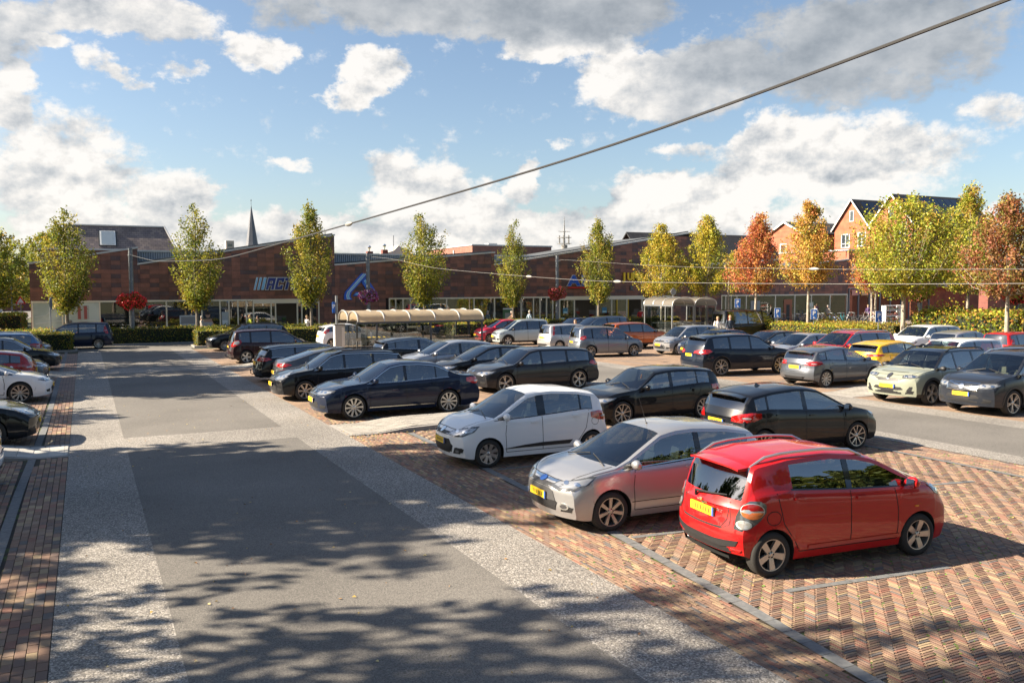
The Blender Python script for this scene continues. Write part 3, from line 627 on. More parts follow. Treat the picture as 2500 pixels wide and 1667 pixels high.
    # glass panes
    for (g,s),fs in G.items():
        o_,_=clean([(q,0) for q in fs]); used=sorted({x for q in o_ for x in q}); mp={x:i for i,x in enumerate(used)}
        nm={'side':'side_window','ws':'windscreen','rw':'rear_window'}[g[0]]
        m_=GLW if g[0]=='ws' else (glassr if (glassr and (g[0]=='rw' or g[1]>=(2 if body=='mpv' else 1))) else GLS)
        sv=[Vector(V[x]) for x in used]
        link(nm,mkmesh(nm,[tuple(v_*1.0-Vector((0,.004*(1 if v_.y>0 else -1) if g[0]=='side' else 0,.003))) for v_ in sv],[[mp[x] for x in q] for q in o_],m_,None,True),root)
    # projected parts -------------------------------------------------
    def cast(o,dr):
        h=bvh.ray_cast(Vector(o),Vector(dr).normalized()); return (h[0],h[1]) if h[0] is not None else None
    def side(s): return lambda a,z:(cast((L/2-a,s*3,z),(0,-s,0)))
    def front(a,z): return cast((3.5,a,z),(-1,0,0))
    def rear(a,z): return cast((-3.5,a,z),(1,0,0))
    of=L/2-.80
    def fcor(s): return lambda a,z: cast((of+3*math.cos(R_(a)),s*3*math.sin(R_(a)),z),(-math.cos(R_(a)),-s*math.sin(R_(a)),0))
    def rcor(s): return lambda a,z: cast((-of-3*math.cos(R_(a)),s*3*math.sin(R_(a)),z),(math.cos(R_(a)),-s*math.sin(R_(a)),0))
    def decal(nm,poly,fn,m,off=.006,parent=None,dens=.08,rings=(1,.72,.4,0),build=True,asp=1):
        pts=[]; k=len(poly)
        for i in range(k):
            a,b_=poly[i],poly[(i+1)%k]; q=max(1,int(math.hypot((b_[0]-a[0])*asp,b_[1]-a[1])/dens))
            for t in range(q): pts.append((a[0]+(b_[0]-a[0])*t/q,a[1]+(b_[1]-a[1])*t/q))
        c=(sum(p[0] for p in pts)/len(pts),sum(p[1] for p in pts)/len(pts)); vs=[];fs=[]; N=len(pts)
        for ri in rings:
            for p in (pts if ri else [c]):
                h=fn(c[0]+(p[0]-c[0])*ri,c[1]+(p[1]-c[1])*ri)
                if h is None: return None
                nn=h[1] if (h[1].z>.75 or (h[1].z>-.75 and h[1].dot(Vector((h[0].x,h[0].y,0)))>0)) else -h[1]
                vs.append(h[0]+nn*off)
        base=[fn(*p) for p in pts]
        for i in range(len(rings)-2):
            for q in range(N): fs.append((i*N+q,i*N+(q+1)%N,(i+1)*N+(q+1)%N,(i+1)*N+q))
        l=(len(rings)-2)*N
        for q in range(N): fs.append((l+q,l+(q+1)%N,l+N))
        o=len(vs); vs+=[h[0] for h in base]
        for q in range(N): fs.append((q,o+q,o+(q+1)%N,(q+1)%N))
        me_=mkmesh(nm,vs,fs,m,None,True,35)
        return link(nm,me_,parent or root)
    def ribbon(path,fn,w,m,off=.0015,nm='door_seam',dens=.07):
        pts=[]
        for i in range(len(path)-1):
            a,b_=path[i],path[i+1]; q=max(1,int(math.hypot(b_[0]-a[0],b_[1]-a[1])/dens))
            for t in range(q+(i==len(path)-2)): pts.append((a[0]+(b_[0]-a[0])*t/q,a[1]+(b_[1]-a[1])*t/q))
        vs=[]
        for i,p in enumerate(pts):
            a,b_=pts[max(0,i-1)],pts[min(len(pts)-1,i+1)]; dx,dz=b_[0]-a[0],b_[1]-a[1]; l=math.hypot(dx,dz) or 1; nx,nz=-dz/l*w/2,dx/l*w/2
            for sg in (-1,1):
                h=fn(p[0]+sg*nx,p[1]+sg*nz)
                if h is None: return
                nn=h[1] if (h[1].z>.75 or (h[1].z>-.75 and h[1].dot(Vector((h[0].x,h[0].y,0)))>0)) else -h[1]
                vs.append(h[0]+nn*off)
        return link(nm,mkmesh(nm,vs,[(2*i,2*i+1,2*i+3,2*i+2) for i in range(len(pts)-1)],m),root)
    A=dict(L=L,H=H,W=Wd,root=root,decal=decal,ribbon=ribbon,side=side,front=front,rear=rear,fcor=fcor,rcor=rcor,cast=cast,top=top,belt=belt,wins=wins,bvh=bvh,fo=fo,wb=wb,r=r,zs=zs,V=V,ws0=ws0,ws1=ws1,rw0=rw0,rw1=rw1)
    # wheels
    tm,rm=wheel_meshes(r,rim)
    for c in wc:
        for s in (-1,1):
            wo=link('wheel',tm,root,(L/2-c,s*(W2-.105),r),0); wo.rotation_euler=(0,rnd.uniform(0,6),0 if s<0 else PI); ro_=link('rim',rm,wo)
            if s>0: pass
    # lamps
    hd=head or [(24,.43),(38,.41),(54,.425),(68,.475),(74,.525),(62,.525),(42,.495),(27,.47)]
    tl=tail or [(33,.53),(48,.52),(64,.54),(76,.585),(76,.655),(62,.665),(46,.64),(34,.60)]
    for s in (-1,1):
        o=decal('headlight',[(a,z*H) for a,z in hd],fcor(s),HLH,.010,asp=.012)
        if o:
            ca=sum(a for a,z in hd)/len(hd); cz=sum(z for a,z in hd)/len(hd)*H
            decal('reflector',[(ca+(a-ca)*.82,cz+(z*H-cz)*.70) for a,z in hd],fcor(s),HLG,.013,o,asp=.012)
            for dq in ((-7,5) if detail>0 else ()): decal('bulb',[(ca+dq+3.2*math.cos(t),cz+.027*math.sin(t)) for t in np.linspace(0,2*PI,9)[:-1]],fcor(s),CHR,.017,o,asp=.012)
        o=decal('tail_light',[(a,z*H) for a,z in tl],rcor(s),TLG,.012,asp=.012)
        if o and detail>0:
            ca=sum(a for a,z in tl)/len(tl); cz=sum(z for a,z in tl)/len(tl)*H
            decal('indicator',[(ca+6*math.cos(t),cz-.01+.022*math.sin(t)) for t in np.linspace(0,2*PI,9)[:-1]],rcor(s),TLC,.015,o,asp=.012)
    zg=belt(.05)
    if body!='van' or True:
        decal('upper_grille',[(-.34*fscale,.435*H),(.34*fscale,.435*H),(.36*fscale,.475*H),(-.36*fscale,.475*H)],front,BLK,.006)
        decal('lower_grille',[(-.44*fscale,.215*H),(.44*fscale,.215*H),(.50*fscale,.30*H),(.42*fscale,.335*H),(-.42*fscale,.335*H),(-.50*fscale,.30*H)],front,BLK,.006)
        for s in (-1,1):
            decal('fog_light_recess',[(38,.215*H),(50,.22*H),(52,.27*H),(40,.285*H)],fcor(s),BLK,.006,asp=.012)
    decal('badge',[(.05*math.cos(t),.485*H+.035*math.sin(t)) for t in np.linspace(0,2*PI,11)[:-1]],front,CHR,.014)
    if plate:
        for fn,zc_ in ((front,.345*H),(rear,(.42 if body in('sedan',) else .50)*H)):
            def flat(a,z,fn=fn):
                h=fn(0,zc_); return None if h is None else (Vector((h[0].x,a,z)),Vector((1 if fn is front else -1,0,0)))
            po=decal('number_plate',[(-.26,zc_-.055),(.26,zc_-.055),(.26,zc_+.055),(-.26,zc_+.055)],flat,PLY,.022,dens=.3)
            if po:
                decal('plate_edge',[(-.26,zc_-.055),(-.22,zc_-.055),(-.22,zc_+.055),(-.26,zc_+.055)] if fn is rear else [(.22,zc_-.055),(.26,zc_-.055),(.26,zc_+.055),(.22,zc_+.055)],flat,PLB,.0245,po,dens=.3)
                for k in range(6): decal('plate_character',[(-.17+.06*k,zc_-.030),(-.140+.06*k,zc_-.030),(-.140+.06*k,zc_+.030),(-.17+.06*k,zc_+.030)],flat,PLT,.0235,po,dens=.3)
    zb_=.215*H
    decal('rear_bumper_insert',[(-.55*fscale,.20*H),(.55*fscale,.20*H),(.50*fscale,.27*H),(-.50*fscale,.27*H)],rear,BLK,.005)
    if detail>0 or True:
        sm=.012 if detail>1 else .016
        if seams:
            for s in (-1,1):
                f=side(s); w0,w1=wins[0],wins[1]
                a0=max(wins[0][0]+.02,fo+ra+.06); 
                zt_=lambda d:belt(d)-.012
                bp=(w0[1]+w1[0])/2 if body!='mpv' else (wins[1][1]+wins[2][0])/2
                re_=fo+wb-ra*.55 if body!='van' else wins[1][1]
                ribbon([(a0+.02,zt_(a0)),(a0-.02,.55*H*.8),(a0,zs+.10)],f,sm,SEAM)
                ribbon([(bp,zt_(bp)),(bp+.01,zs+.10)],f,sm,SEAM)
                xr=fo+wb-ra-.03
                ribbon([(re_+.10,zt_(re_+.1)),(re_+.02,r+ra+.05 if r+ra+.05<zt_(re_)-.03 else zt_(re_)-.05),(xr,r+.10),(xr-.05,zs+.10)],f,sm,SEAM)
                ribbon([(a0,zs+.10),(bp,zs+.10),(xr-.05,zs+.10)],f,sm,SEAM)
                for hx in ((bp-.17,bp+((wins[-1][1] if body=='van' else re_)-bp)*.78) if body!='van' else (bp-.2,)):
                    hz=belt(hx)-.10
                    decal('door_handle',[(hx-.085,hz-.014),(hx+.085,hz-.014),(hx+.085,hz+.014),(hx-.085,hz+.014)],f,ps,.024,dens=.06)
        # bonnet, bumper and hatch shut lines
        tf=lambda a,b_:cast((L/2-a,b_,3),(0,0,-1))
        if seams and body!='van':
            for s in (-1,1):
                ribbon([(ws0-.02,s*W2*.80),(ws0*.55,s*W2*.80),(ws0*.22,s*W2*.66)],tf,sm,SEAM,.003,'bonnet_seam')
                ribbon([(72,.27*H),(70,.34*H),(70,.40*H)],fcor(s),sm,SEAM,.003,'bumper_seam',.05)
                ribbon([(78,.28*H),(76,.36*H),(74,.46*H)],rcor(s),sm,SEAM,.003,'bumper_seam',.05)
            ribbon([(ws0*.22,-W2*.66),(ws0*.17,-W2*.3),(ws0*.17,W2*.3),(ws0*.22,W2*.66)],tf,sm,SEAM,.003,'bonnet_seam')
            for s in (-1,1): ribbon([(-0+s*W2*.60,.62*H),(s*W2*.58,.47*H),(s*W2*.50,.40*H)],rear,sm,SEAM,.003,'tailgate_seam')
            ribbon([(-W2*.50,.40*H),(0,.395*H),(W2*.50,.40*H)],rear,sm,SEAM,.003,'tailgate_seam')
        ribbon([(fo*.25,0)]*2,side(1),.01,SEAM) if False else None
    if chromewin:
        for s in (-1,1):
            dd=np.linspace(wins[0][0]+.12,wins[-1][1]+.02,14); ribbon([(d,top(d)-.085) for d in dd],side(s),.022,CHR,.006,'window_trim',.3); ribbon([(d,belt(d)+.012) for d in dd],side(s),.016,CHR,.007,'window_trim',.3)
    # mirrors
    mx_=L/2-(wins[0][0]+.16 if body!='mpv' else wins[1][0]-.02)
    for s in (-1,1):
        d_=L/2-mx_; y_=yside(d_,belt(d_)); z_=belt(d_)+.075
        m=MB(); vs=[];fs=[]
        for k,(yy,sz,sx) in enumerate(((0,.03,.03),(.05,.045,.05),(.10,.075,.062),(.17,.078,.06),(.215,.05,.045),(.222,.02,.02))):
            for q in range(10):
                t=2*PI*q/10; vs.append((mx_+sx*math.cos(t)*(1.25 if math.cos(t)>0 else .6)-.0,s*(y_-.02+yy),z_+sz*math.sin(t)-(.03 if k==0 else 0)))
        for k in range(5):
            for q in range(10): fs.append((k*10+q,k*10+(q+1)%10,k*10+10+(q+1)%10,k*10+10+q))
        fs.append(tuple(range(50,60))); m.add(vs,fs); mo=m.build('mirror',ps if not clad else BLK,root,smooth=True,sharp=60)
        g_=MB(); g_.add([(mx_-.042,s*(y_+.05),z_-.05),(mx_-.042,s*(y_+.18),z_-.055),(mx_-.042,s*(y_+.18),z_+.055),(mx_-.042,s*(y_+.05),z_+.05)],[(0,1,2,3)]); g_.build('mirror_glass',CHR,mo)
    # interior
    sm_=seats or SEATD; sw=.46*Wd/1.7
    for s in (-1,1):
        link('seat',seat_mesh('seat',sw,sm_),root,(L/2-(ws0+ws1)/2-.02*L-.42,s*Wd*.205,.0+(H-1.5)*.55))
    link('rear_bench',seat_mesh('rear_bench',Wd*.68,sm_),root,(L/2-(ws0+ws1)/2-.02*L-1.28,0,.02+(H-1.5)*.55))
    b=MB(); zd=belt(ws0)-.03; xd=L/2-ws0
    b.prism([(xd-.02,zs+.1),(xd-.02,zd-.02),(xd-.30,zd+.0),(xd-.55,zd-.06),(xd-.58,zd-.25),(xd-.45,zs+.1)],'y',-W2*.80,W2*.80); b.build('dashboard',DASH,root)
    b=MB(); b.tube([(xd-.66+.05*math.sin(t),Wd*.205+.18*math.cos(t),zd-.02+.17*math.sin(t)) for t in np.linspace(0,2*PI,15)],.014,5); b.build('steering_wheel',DASH,root)
    # floor inside
    if detail>0:
        def up(x,y): return cast((x,y,3),(0,0,-1))
        for s in (-1,1):
            p=[(L/2-ws0+.10,s*.58),(L/2-ws0-.02,s*.05)]
            q=[up(*a) for a in p]
            if all(q): b=MB(); b.tube([q[0][0]+Vector((0,0,.015)),(q[0][0]+q[1][0])/2+Vector((0,0,.02)),q[1][0]+Vector((0,0,.015))],.009,5); b.build('wiper',BLK,root)
    if tow:
        b=MB(); b.tube([(-L/2+.2,0,.33),(-L/2-.03,0,.30),(-L/2-.10,0,.33),(-L/2-.10,0,.43)],.018,7); b.lathe([(0,.025),(.02,.018),(.026,0),(.02,-.018),(0,-.025)],10,'z',(-L/2-.10,0,.45)); b.build('tow_hook',BLK,root,smooth=True)
    if rails:
        for s in (-1,1):
            pts=[]
            for t in np.linspace(0,1,9):
                d_=ws1+.12+(rw0-ws1-.16)*t; x=L/2-d_; yy=(Wd/2)*(.70-.02*t)
                h=cast((x,s*yy,3),(0,0,-1)); 
                if h: pts.append(h[0]+Vector((0,0,.0 if t in(0,1) else .055)))
            b=MB(); b.tube(pts,[.014]+[.021]*(len(pts)-2)+[.014],6); b.build('roof_rail',rails,root,smooth=True)
    if spoiler:
        b=MB(); ys=np.linspace(-1,1,9); vs=[]
        for y in ys:
            yy=y*W2*.66; h=cast((L/2-rw0+.03,yy,3),(0,0,-1)); z_=h[0].z if h else top(rw0)
            cx=-.06*(1-y*y)
            vs+=[(L/2-rw0+.12,yy,z_+.004),(L/2-rw0-.13+cx,yy,z_-.02),(L/2-rw0-.125+cx,yy,z_-.045),(L/2-rw0+.0,yy,z_-.05)]
        fs=[]
        for i in range(8):
            for q in range(4): fs.append((i*4+q,i*4+(q+1)%4,i*4+4+(q+1)%4,i*4+4+q))
        fs+=[(3,2,1,0),(32,33,34,35)]; b.add(vs,fs); b.build('spoiler',spoiler if not isinstance(spoiler,bool) else ps,root,smooth=True,sharp=35)
    if extra: extra(A)
    return root
def antenna(A,d,lean,ln=.32,y=0):
    h=A['cast']((A['L']/2-d,y,3),(0,0,-1)); b=MB(); p=h[0]; b.tube([p,p+Vector((lean,0,ln))],[.006,.003],5); b.lathe([(0,.02),(.015,.015),(.02,0)],8,'z',tuple(p)); b.build('antenna',BLK,A['root'])
def fin(A,d):
    h=A['cast']((A['L']/2-d,0,3),(0,0,-1)); x,y,z=h[0]; b=MB(); b.add([(x+.09,0,z-.005),(x-.07,.022,z-.005),(x-.07,-.022,z-.005),(x-.06,0,z+.065),(x-.02,0,z+.055)],[(0,1,3,4),(0,4,3,2),(1,2,3)]); b.build('antenna',TRIM,A['root'])
def arches(A,w=.055):
    L_,r=A['L'],A['r']; ra=r+.05
    for s in (-1,1):
        for c in (A['fo'],A['fo']+A['wb']):
            vs=[];
            for t in np.linspace(-.12,PI+.12,19):
                for rr,o in ((ra-.008,.012),(ra+w,.012),(ra+w+.004,-.004)):
                    d=c-rr*math.cos(t); z=r+rr*math.sin(t); z=max(z,A['zs']+.03)
                    h=A['side'](s)(c-(ra+.03)*math.cos(t) if rr<ra else d,max(z,r+(ra+.03)*math.sin(t)) if rr<ra else z)
                    y=h[0].y if h else s*A['W']/2*.98
                    vs.append((L_/2-d,y+s*o,z))
            fs=[(i*3+q,i*3+q+1,i*3+q+4,i*3+q+3) for i in range(18) for q in (0,1)]
            link('arch_trim',mkmesh('arch_trim',vs,fs,BLK,None,True,40),A['root'])
# ================================================================ plants
LEAF=mat('leaf',(.1,.15,.03),.55,attr=True,trans=.38,spec=.35)
BARK=mat('bark',(.23,.20,.165),.9,noise=(9,(.12,.10,.085),.4,.6),bump=(30,.6,.02))
BARKP=mat('pale_bark',(.42,.37,.30),.9,noise=(7,(.22,.19,.15),.45,.62),bump=(30,.5,.02))
HEDGEC=mat('hedge_core',(.018,.026,.010),.95)
def leafquads(P,size,col,rs,flat=0):
    """four-cornered leaf shapes at points P with random facing"""
    n=len(P); d=rs.normal(size=(n,3)); d/=np.linalg.norm(d,axis=1)[:,None]; e=rs.normal(size=(n,3)); e-=d*(d*e).sum(1)[:,None]; e/=np.linalg.norm(e,axis=1)[:,None]
    s=(size*rs.uniform(.6,1.35,n))[:,None]; w=s*.62
    f=np.cross(d,e)*s*.18
    V=np.stack([P-d*s*.5,P+e*w*.5+f,P+d*s*.5,P-e*w*.5+f],1).reshape(-1,3)
    return V
PAL={'green':[(.21,.25,.025),(.14,.19,.025),(.31,.30,.03),(.09,.14,.025),(.40,.32,.035),(.40,.25,.04)],
 'yellow':[(.50,.42,.04),(.34,.37,.035),(.58,.44,.05),(.22,.28,.035),(.55,.31,.05),(.13,.19,.03)],
 'lime':[(.38,.42,.04),(.48,.44,.05),(.25,.32,.035),(.15,.22,.03),(.52,.36,.06),(.42,.18,.05)],
 'red':[(.55,.14,.07),(.60,.26,.08),(.46,.10,.07),(.52,.35,.07),(.30,.30,.05),(.62,.20,.11)],
 'orange':[(.60,.32,.07),(.58,.20,.07),(.54,.42,.06),(.34,.36,.05),(.64,.38,.10),(.2,.26,.04)],
 'dark':[(.05,.085,.018),(.075,.115,.022),(.11,.145,.025),(.035,.06,.015),(.15,.165,.03),(.2,.18,.03)]}
def tree_mesh(seed,H,base,R,nb,nl,ls,pal,shape='flame',tr=.13,bark=None,lean=0,open_=.9):
    rs=np.random.RandomState(seed); T=MB(); bark=bark or BARK
    top=H*.93; pts=[(lean*(1-z)*-1.0*0+rs.normal(0,.03)*z+lean*z,rs.normal(0,.03)*z,z*top) for z in np.linspace(0,1,8)]; pts[0]=(0,0,-.05)
    T.tube(pts,[tr*(1-.86*z**.8) for z in np.linspace(0,1,8)],8)
    P=[];C=[]; pal=np.array(PAL[pal] if isinstance(pal,str) else pal)
    def env(t):
        if shape=='flame': return R*np.interp(t,[0,.12,.28,.44,.6,.78,.92,1],[.12,.40,.78,.98,.82,.46,.22,.05])
        if shape=='cone': return R*np.interp(t,[0,.1,.25,.5,.75,.9,1],[.62,.95,1.0,.80,.48,.24,.06])
        return R*np.interp(t,[0,.15,.4,.65,.85,1],[.5,.85,1.0,.92,.62,.15])
    per=nl//nb; R=R*(.90 if shape=='cone' else .93 if H<9.5 else 1)
    for i in range(nb):
        t=rs.beta(1.15,1.35); th=rs.uniform(0,2*PI); er=env(t)*rs.uniform(.62,1.0)*(1.28 if i%9==0 else 1.08); zt=base+(H-base)*t
        tip=np.array([er*math.cos(th)+lean*zt/H,er*math.sin(th),zt])
        z0=max(base*.82,zt-er*(1.5 if shape=='flame' else .75)-.35); s0=np.array([lean*z0/H,0,z0])
        mid=(s0+tip)/2+np.array([0,0,-.12*er]) ; mid[:2]+= (tip[:2]-s0[:2])*.12
        if i%2==0: T.tube([s0,mid,tip],[.035*tr/.1*.6,.018,.006],5,cap=False)
        q=rs.uniform(.28,1.06,per)[:,None]; pos=(1-q)**2*s0+2*q*(1-q)*mid+q*q*tip
        sp=.11+.13*R*.5*(1.15-q); pos=pos+rs.normal(size=(per,3))*sp*np.array([1,1,.9])
        pos+=rs.normal(size=(1,3))*.1
        base_c=pal[rs.choice(len(pal),p=np.array([.28,.22,.18,.14,.12,.06]))]
        c=base_c*.62+pal[rs.randint(0,len(pal),per)]*.38; c=c*rs.uniform(.7,1.3,(per,1))
        P.append(pos);C.append(c)
    P=np.concatenate(P);C=np.concatenate(C); ok=P[:,2]>base*.72; P=P[ok];C=C[ok]
    return T.mesh('trunk',bark,True), quadmesh('crown',leafquads(P,ls,C,rs),len(P),LEAF,C)
def tree(me,name,u,v,label,group,rz=0,sc=1,scz=None,cat='tree'):
    r=empty(name,(u,v,0),0,label,cat,group); 
    for n_,m_ in zip(('trunk','crown'),me):
        o=link(n_,m_,r,(0,0,0),rz); o.scale=(sc,sc,scz or sc)
    return r
def hedge(name,x0,x1,y0,y1,h,label,pal='green',dens=150,ls=.085,group=None,rough=.065,seed=0):
    rs=np.random.RandomState(seed+int(x0*10)%97); C_=[]; P=[]
    def face(n,f): P.append(f(rs.rand(n),rs.rand(n)))
    lx,ly=x1-x0,y1-y0
    bulge=lambda a:.04*np.sin(a*2.3+seed)+.03*np.sin(a*5.1)
    for (area,f) in ((lx*h,lambda a,b:np.c_[x0+a*lx,y0+bulge(a*lx)-.0,b*h]),(lx*h,lambda a,b:np.c_[x0+a*lx,y1+bulge(a*lx),b*h]),(ly*h,lambda a,b:np.c_[np.full(len(a),x0),y0+a*ly,b*h]),(ly*h,lambda a,b:np.c_[np.full(len(a),x1),y0+a*ly,b*h]),(lx*ly*1.4,lambda a,b:np.c_[x0+a*lx,y0+b*ly,h+bulge(a*lx+b)*.8])):
        face(max(20,int(area*dens)),f)
    P=np.concatenate(P)+rs.normal(size=(sum(len(p) for p in P),3))*rough
    P[:,2]=np.abs(P[:,2]); pal_=np.array(PAL[pal] if isinstance(pal,str) else pal); C=pal_[rs.randint(0,len(pal_),len(P))]*rs.uniform(.6,1.3,(len(P),1))
    r=empty(name,((x0+x1)/2,y0,0),0,label,'hedge',group)
    o=link('foliage',quadmesh('foliage',leafquads(P,ls,C,rs),len(P),LEAF,C),r); o.location=(-(x0+x1)/2,-y0,0)
    b=MB(); b.box(x0+.06,x1-.06,y0+.06,y1-.06,0,h-.05); o=b.build('branches',HEDGEC,r); o.location=(-(x0+x1)/2,-y0,0)
    return r
def shrub(name,u,v,R,H,label,pal,nl,ls,seed,group=None,cat='shrub'):
    rs=np.random.RandomState(seed); n=nl; nc=14; cen=rs.normal(size=(nc,3))*[R*.42,R*.42,H*.18]+[0,0,H*.52]
    P=cen[rs.randint(0,nc,n)]+rs.normal(size=(n,3))*[R*.24,R*.24,H*.17]; P[:,2]=np.abs(P[:,2]); pal=np.array(PAL[pal] if isinstance(pal,str) else pal)
    C=pal[rs.randint(0,len(pal),n)]*rs.uniform(.6,1.3,(n,1)); r=empty(name,(u,v,0),0,label,cat,group)
    link('foliage',quadmesh('foliage',leafquads(P,ls,C,rs),n,LEAF,C),r)
    b=MB(); 
    for i in range(7):
        a=rs.uniform(0,2*PI); b.tube([(0,0,0),(math.cos(a)*R*.2,math.sin(a)*R*.2,H*.4),(math.cos(a)*R*.6,math.sin(a)*R*.6,H*.8)],[.02,.012,.005],5)
    b.build('stems',BARK,r); return r
GM=[tree_mesh(11,8.4,2.5,1.95,105,9500,.135,'green'),tree_mesh(12,8.8,2.55,1.95,105,9500,.135,'green'),tree_mesh(13,8.8,2.5,1.85,105,9500,.135,'green')]
for i,(u,H0,lab) in enumerate([(-.95,8.25,'columnar green tree before the pale frosted window, leftmost of the shop front trees'),(6.35,8.6,'columnar green tree before the windows between red flower basket and white lettering'),(13.6,9.05,'columnar green tree covering the end of the white outlined blue lettering'),(21.65,8.8,'columnar green tree right of the pink and purple flower basket'),(28.7,8.3,'slim columnar green tree left of the red flower basket pole by the blue letters'),(36.2,8.8,'columnar green tree covering half of the big blue letters over a red bar')]):
    m=GM[i%3]; base={0:8.4,1:8.8,2:8.8}[i%3]; k=H0/base
    k*=1.068; tree(m,'hornbeam_tree',u*1.068,61.5,lab,'columnar trees along the shop front',rz=i*1.3,sc=k*(.80 if i==4 else 1),scz=k*.985)
def ctree(seed,u,v,H,base,R,pal,lab,lean=0,shape='cone',n=11500,ls=.15,rz=0,tr=.13,nb=150):
    tree(tree_mesh(seed,H,base+.65,R,nb,n,ls,pal,shape,tr,BARKP,lean),'sweetgum_tree',u,v,lab,'autumn coloured trees at the right of the car park',rz)
ctree(21,42.1,57.4,8.6,2.9,2.5,'yellow','yellow green tree over the yellow letters behind the small trolley shelter')
ctree(22,44.9,55.2,9.4,3.0,2.25,'yellow','golden yellow tree just right of the small trolley shelter')
ctree(23,44,48.6,8.9,3.2,2.05,'red','red leaved tree with leaning pale trunk behind the black van',lean=.3)
ctree(24,44,43.4,9.2,3.6,2.25,'orange','orange tree with straight pale trunk in the hedge between two blue parking signs')
ctree(25,44,35.8,8.9,3.1,3.5,'lime','broad yellow green tree in the hedge, widest crown of the right side',shape='round',n=21000,tr=.17,nb=230,ls=.15)
ctree(26,50,43.0,7.4,3.3,1.9,['red','lime'][0],'small tree with dark thin trunk left of the broad yellow green tree',n=7000)
ctree(27,51.5,37.0,10.3,3.2,2.3,'lime','tall slender light green tree rising above its neighbours')
ctree(28,44,29.3,8.2,3.1,2.7,[(.38,.13,.07),(.30,.10,.06),(.26,.27,.04),(.33,.19,.07),(.17,.2,.035),(.4,.24,.07)],'dark red and green tree at the right edge with pale trunk',n=14000,tr=.15)
for i,(u,v,H) in enumerate(((53,62,7.0),(60,52,7.5))):
    ctree(30+i,u,v,H,3,1.9,'yellow',['distant small yellow tree behind the red leaved tree','distant yellow tree in front of the brick shops'][i],n=2400,nb=50)
# big trees standing left of the picture (their shade falls over the road)
BM=[tree_mesh(41,13,3.6,4.5,190,24000,.38,'dark','round',.3),tree_mesh(42,12,3.2,4.2,190,22000,.38,'dark','round',.3)]
BM.append(tree_mesh(43,12.5,3.4,4.6,120,9500,.34,'dark','round',.3)); BM.append(tree_mesh(44,12.5,3.4,4.3,110,8500,.34,'dark','round',.3))
for i,(u,v,s,k_,w_) in enumerate(((-9.5,2.6,1.0,2,'nearest the viewpoint'),(-10,10.9,1.0,3,'second from the viewpoint'),(-9.8,21.0,1.0,0,'third from the viewpoint, level with the silver car'),(-10.2,30.6,.58,3,'smallest of its row, level with the black estate'),(-10,39.6,1.0,1,'level with the small kerbed island'),(-10.4,46.5,.92,3,'second from the far end of its row'),(-10,54.8,.95,0,'at the far end of its row'))):
    tree(BM[k_],'plane_tree',u,v,'large green tree left of the bays, '+w_,'large trees beside the left parking bays',rz=i*2.1,sc=s)
for i,(u,v,s) in enumerate(((4,-14,.9),(13,-17,1.05),(22,-15,.95),(32,-18,1.0))):
    tree(BM[i%2],'plane_tree',u,v,'large green tree behind the viewpoint, '+['leftmost','second from the left','second from the right','rightmost'][i],'large trees behind the viewpoint',rz=i*1.7,sc=s)
LM=tree_mesh(51,10,2.0,4.6,150,12000,.3,'green','round',.25)
for i,(u,v,s,l) in enumerate(((-10.4,88,1.05,'large green tree at the left edge above the hedges'),(-8.9,106,1.0,'large tree behind the side street, touching the left end of the shop'),(-17,96,1.15,'green tree at the far left edge of the street'),(-3.5,118,1.05,'dark tree just behind the left corner of the shop'))):
    tree(LM,'lime_tree',u,v,l,'street trees at the far left',rz=i*2.3,sc=s)
hedge('clipped_hedge',.4,13.9,60,61.1,1.03,'long dark clipped hedge along the cycle racks left of the doors','green',170)
hedge('clipped_hedge',-9.5,.3,60.1,61.2,1.05,'sunlit yellow green hedge before the pale frosted window','lime',150,seed=3)
hedge('clipped_hedge',-5.6,-.75,55.5,57.3,1.02,'square clipped hedge block beside the road end, before the dark minivan','green',200,seed=5)
hedge('clipped_hedge',6.1,13.5,55.6,56.9,1.0,'low clipped hedge behind the black estate and brown minivan','green',190,seed=6)
hedge('clipped_hedge',14.5,31,60,61.1,.98,'clipped hedge behind the long trolley shelter','green',120,seed=7)
hedge('clipped_hedge',22.7,24.3,54.4,57.2,1.1,'bright block hedge seen through the right end of the trolley shelter','lime',190,seed=8)
hedge('clipped_hedge',24.6,31,56.2,57.3,1.15,'bright hedge behind the small crimson hatchback','lime',150,seed=9)
hedge('clipped_hedge',31.2,46,60,61.1,.98,'clipped hedge behind the dark estate cars and small shelter','green',120,seed=10)
hedge('clipped_hedge',42.2,43.8,37.0,47.0,1.05,'bright yellow green hedge between the red tree and the white cars','lime',230,.11,seed=11)
hedge('clipped_hedge',44.9,46,37.2,43.5,1.15,'orange tinted low hedge beside the rightmost blue parking sign',[(.38,.22,.05),(.30,.26,.04),(.2,.24,.04),(.45,.3,.07)],170,.1,seed=12)
hedge('clipped_hedge',44.6,47.2,24,35.6,1.95,'tall loose leafy hedge at the right edge behind the white cars','lime',170,.17,rough=.14,seed=13)
hedge('clipped_hedge',-12.5,-6.3,96,99,1.1,'long hedge beside the far side street','lime',60,.14,seed=14)
hedge('clipped_hedge',-7.4,-5.0,86,95,1.3,'hedge block left of the parked white bicycle','lime',60,.14,seed=15)
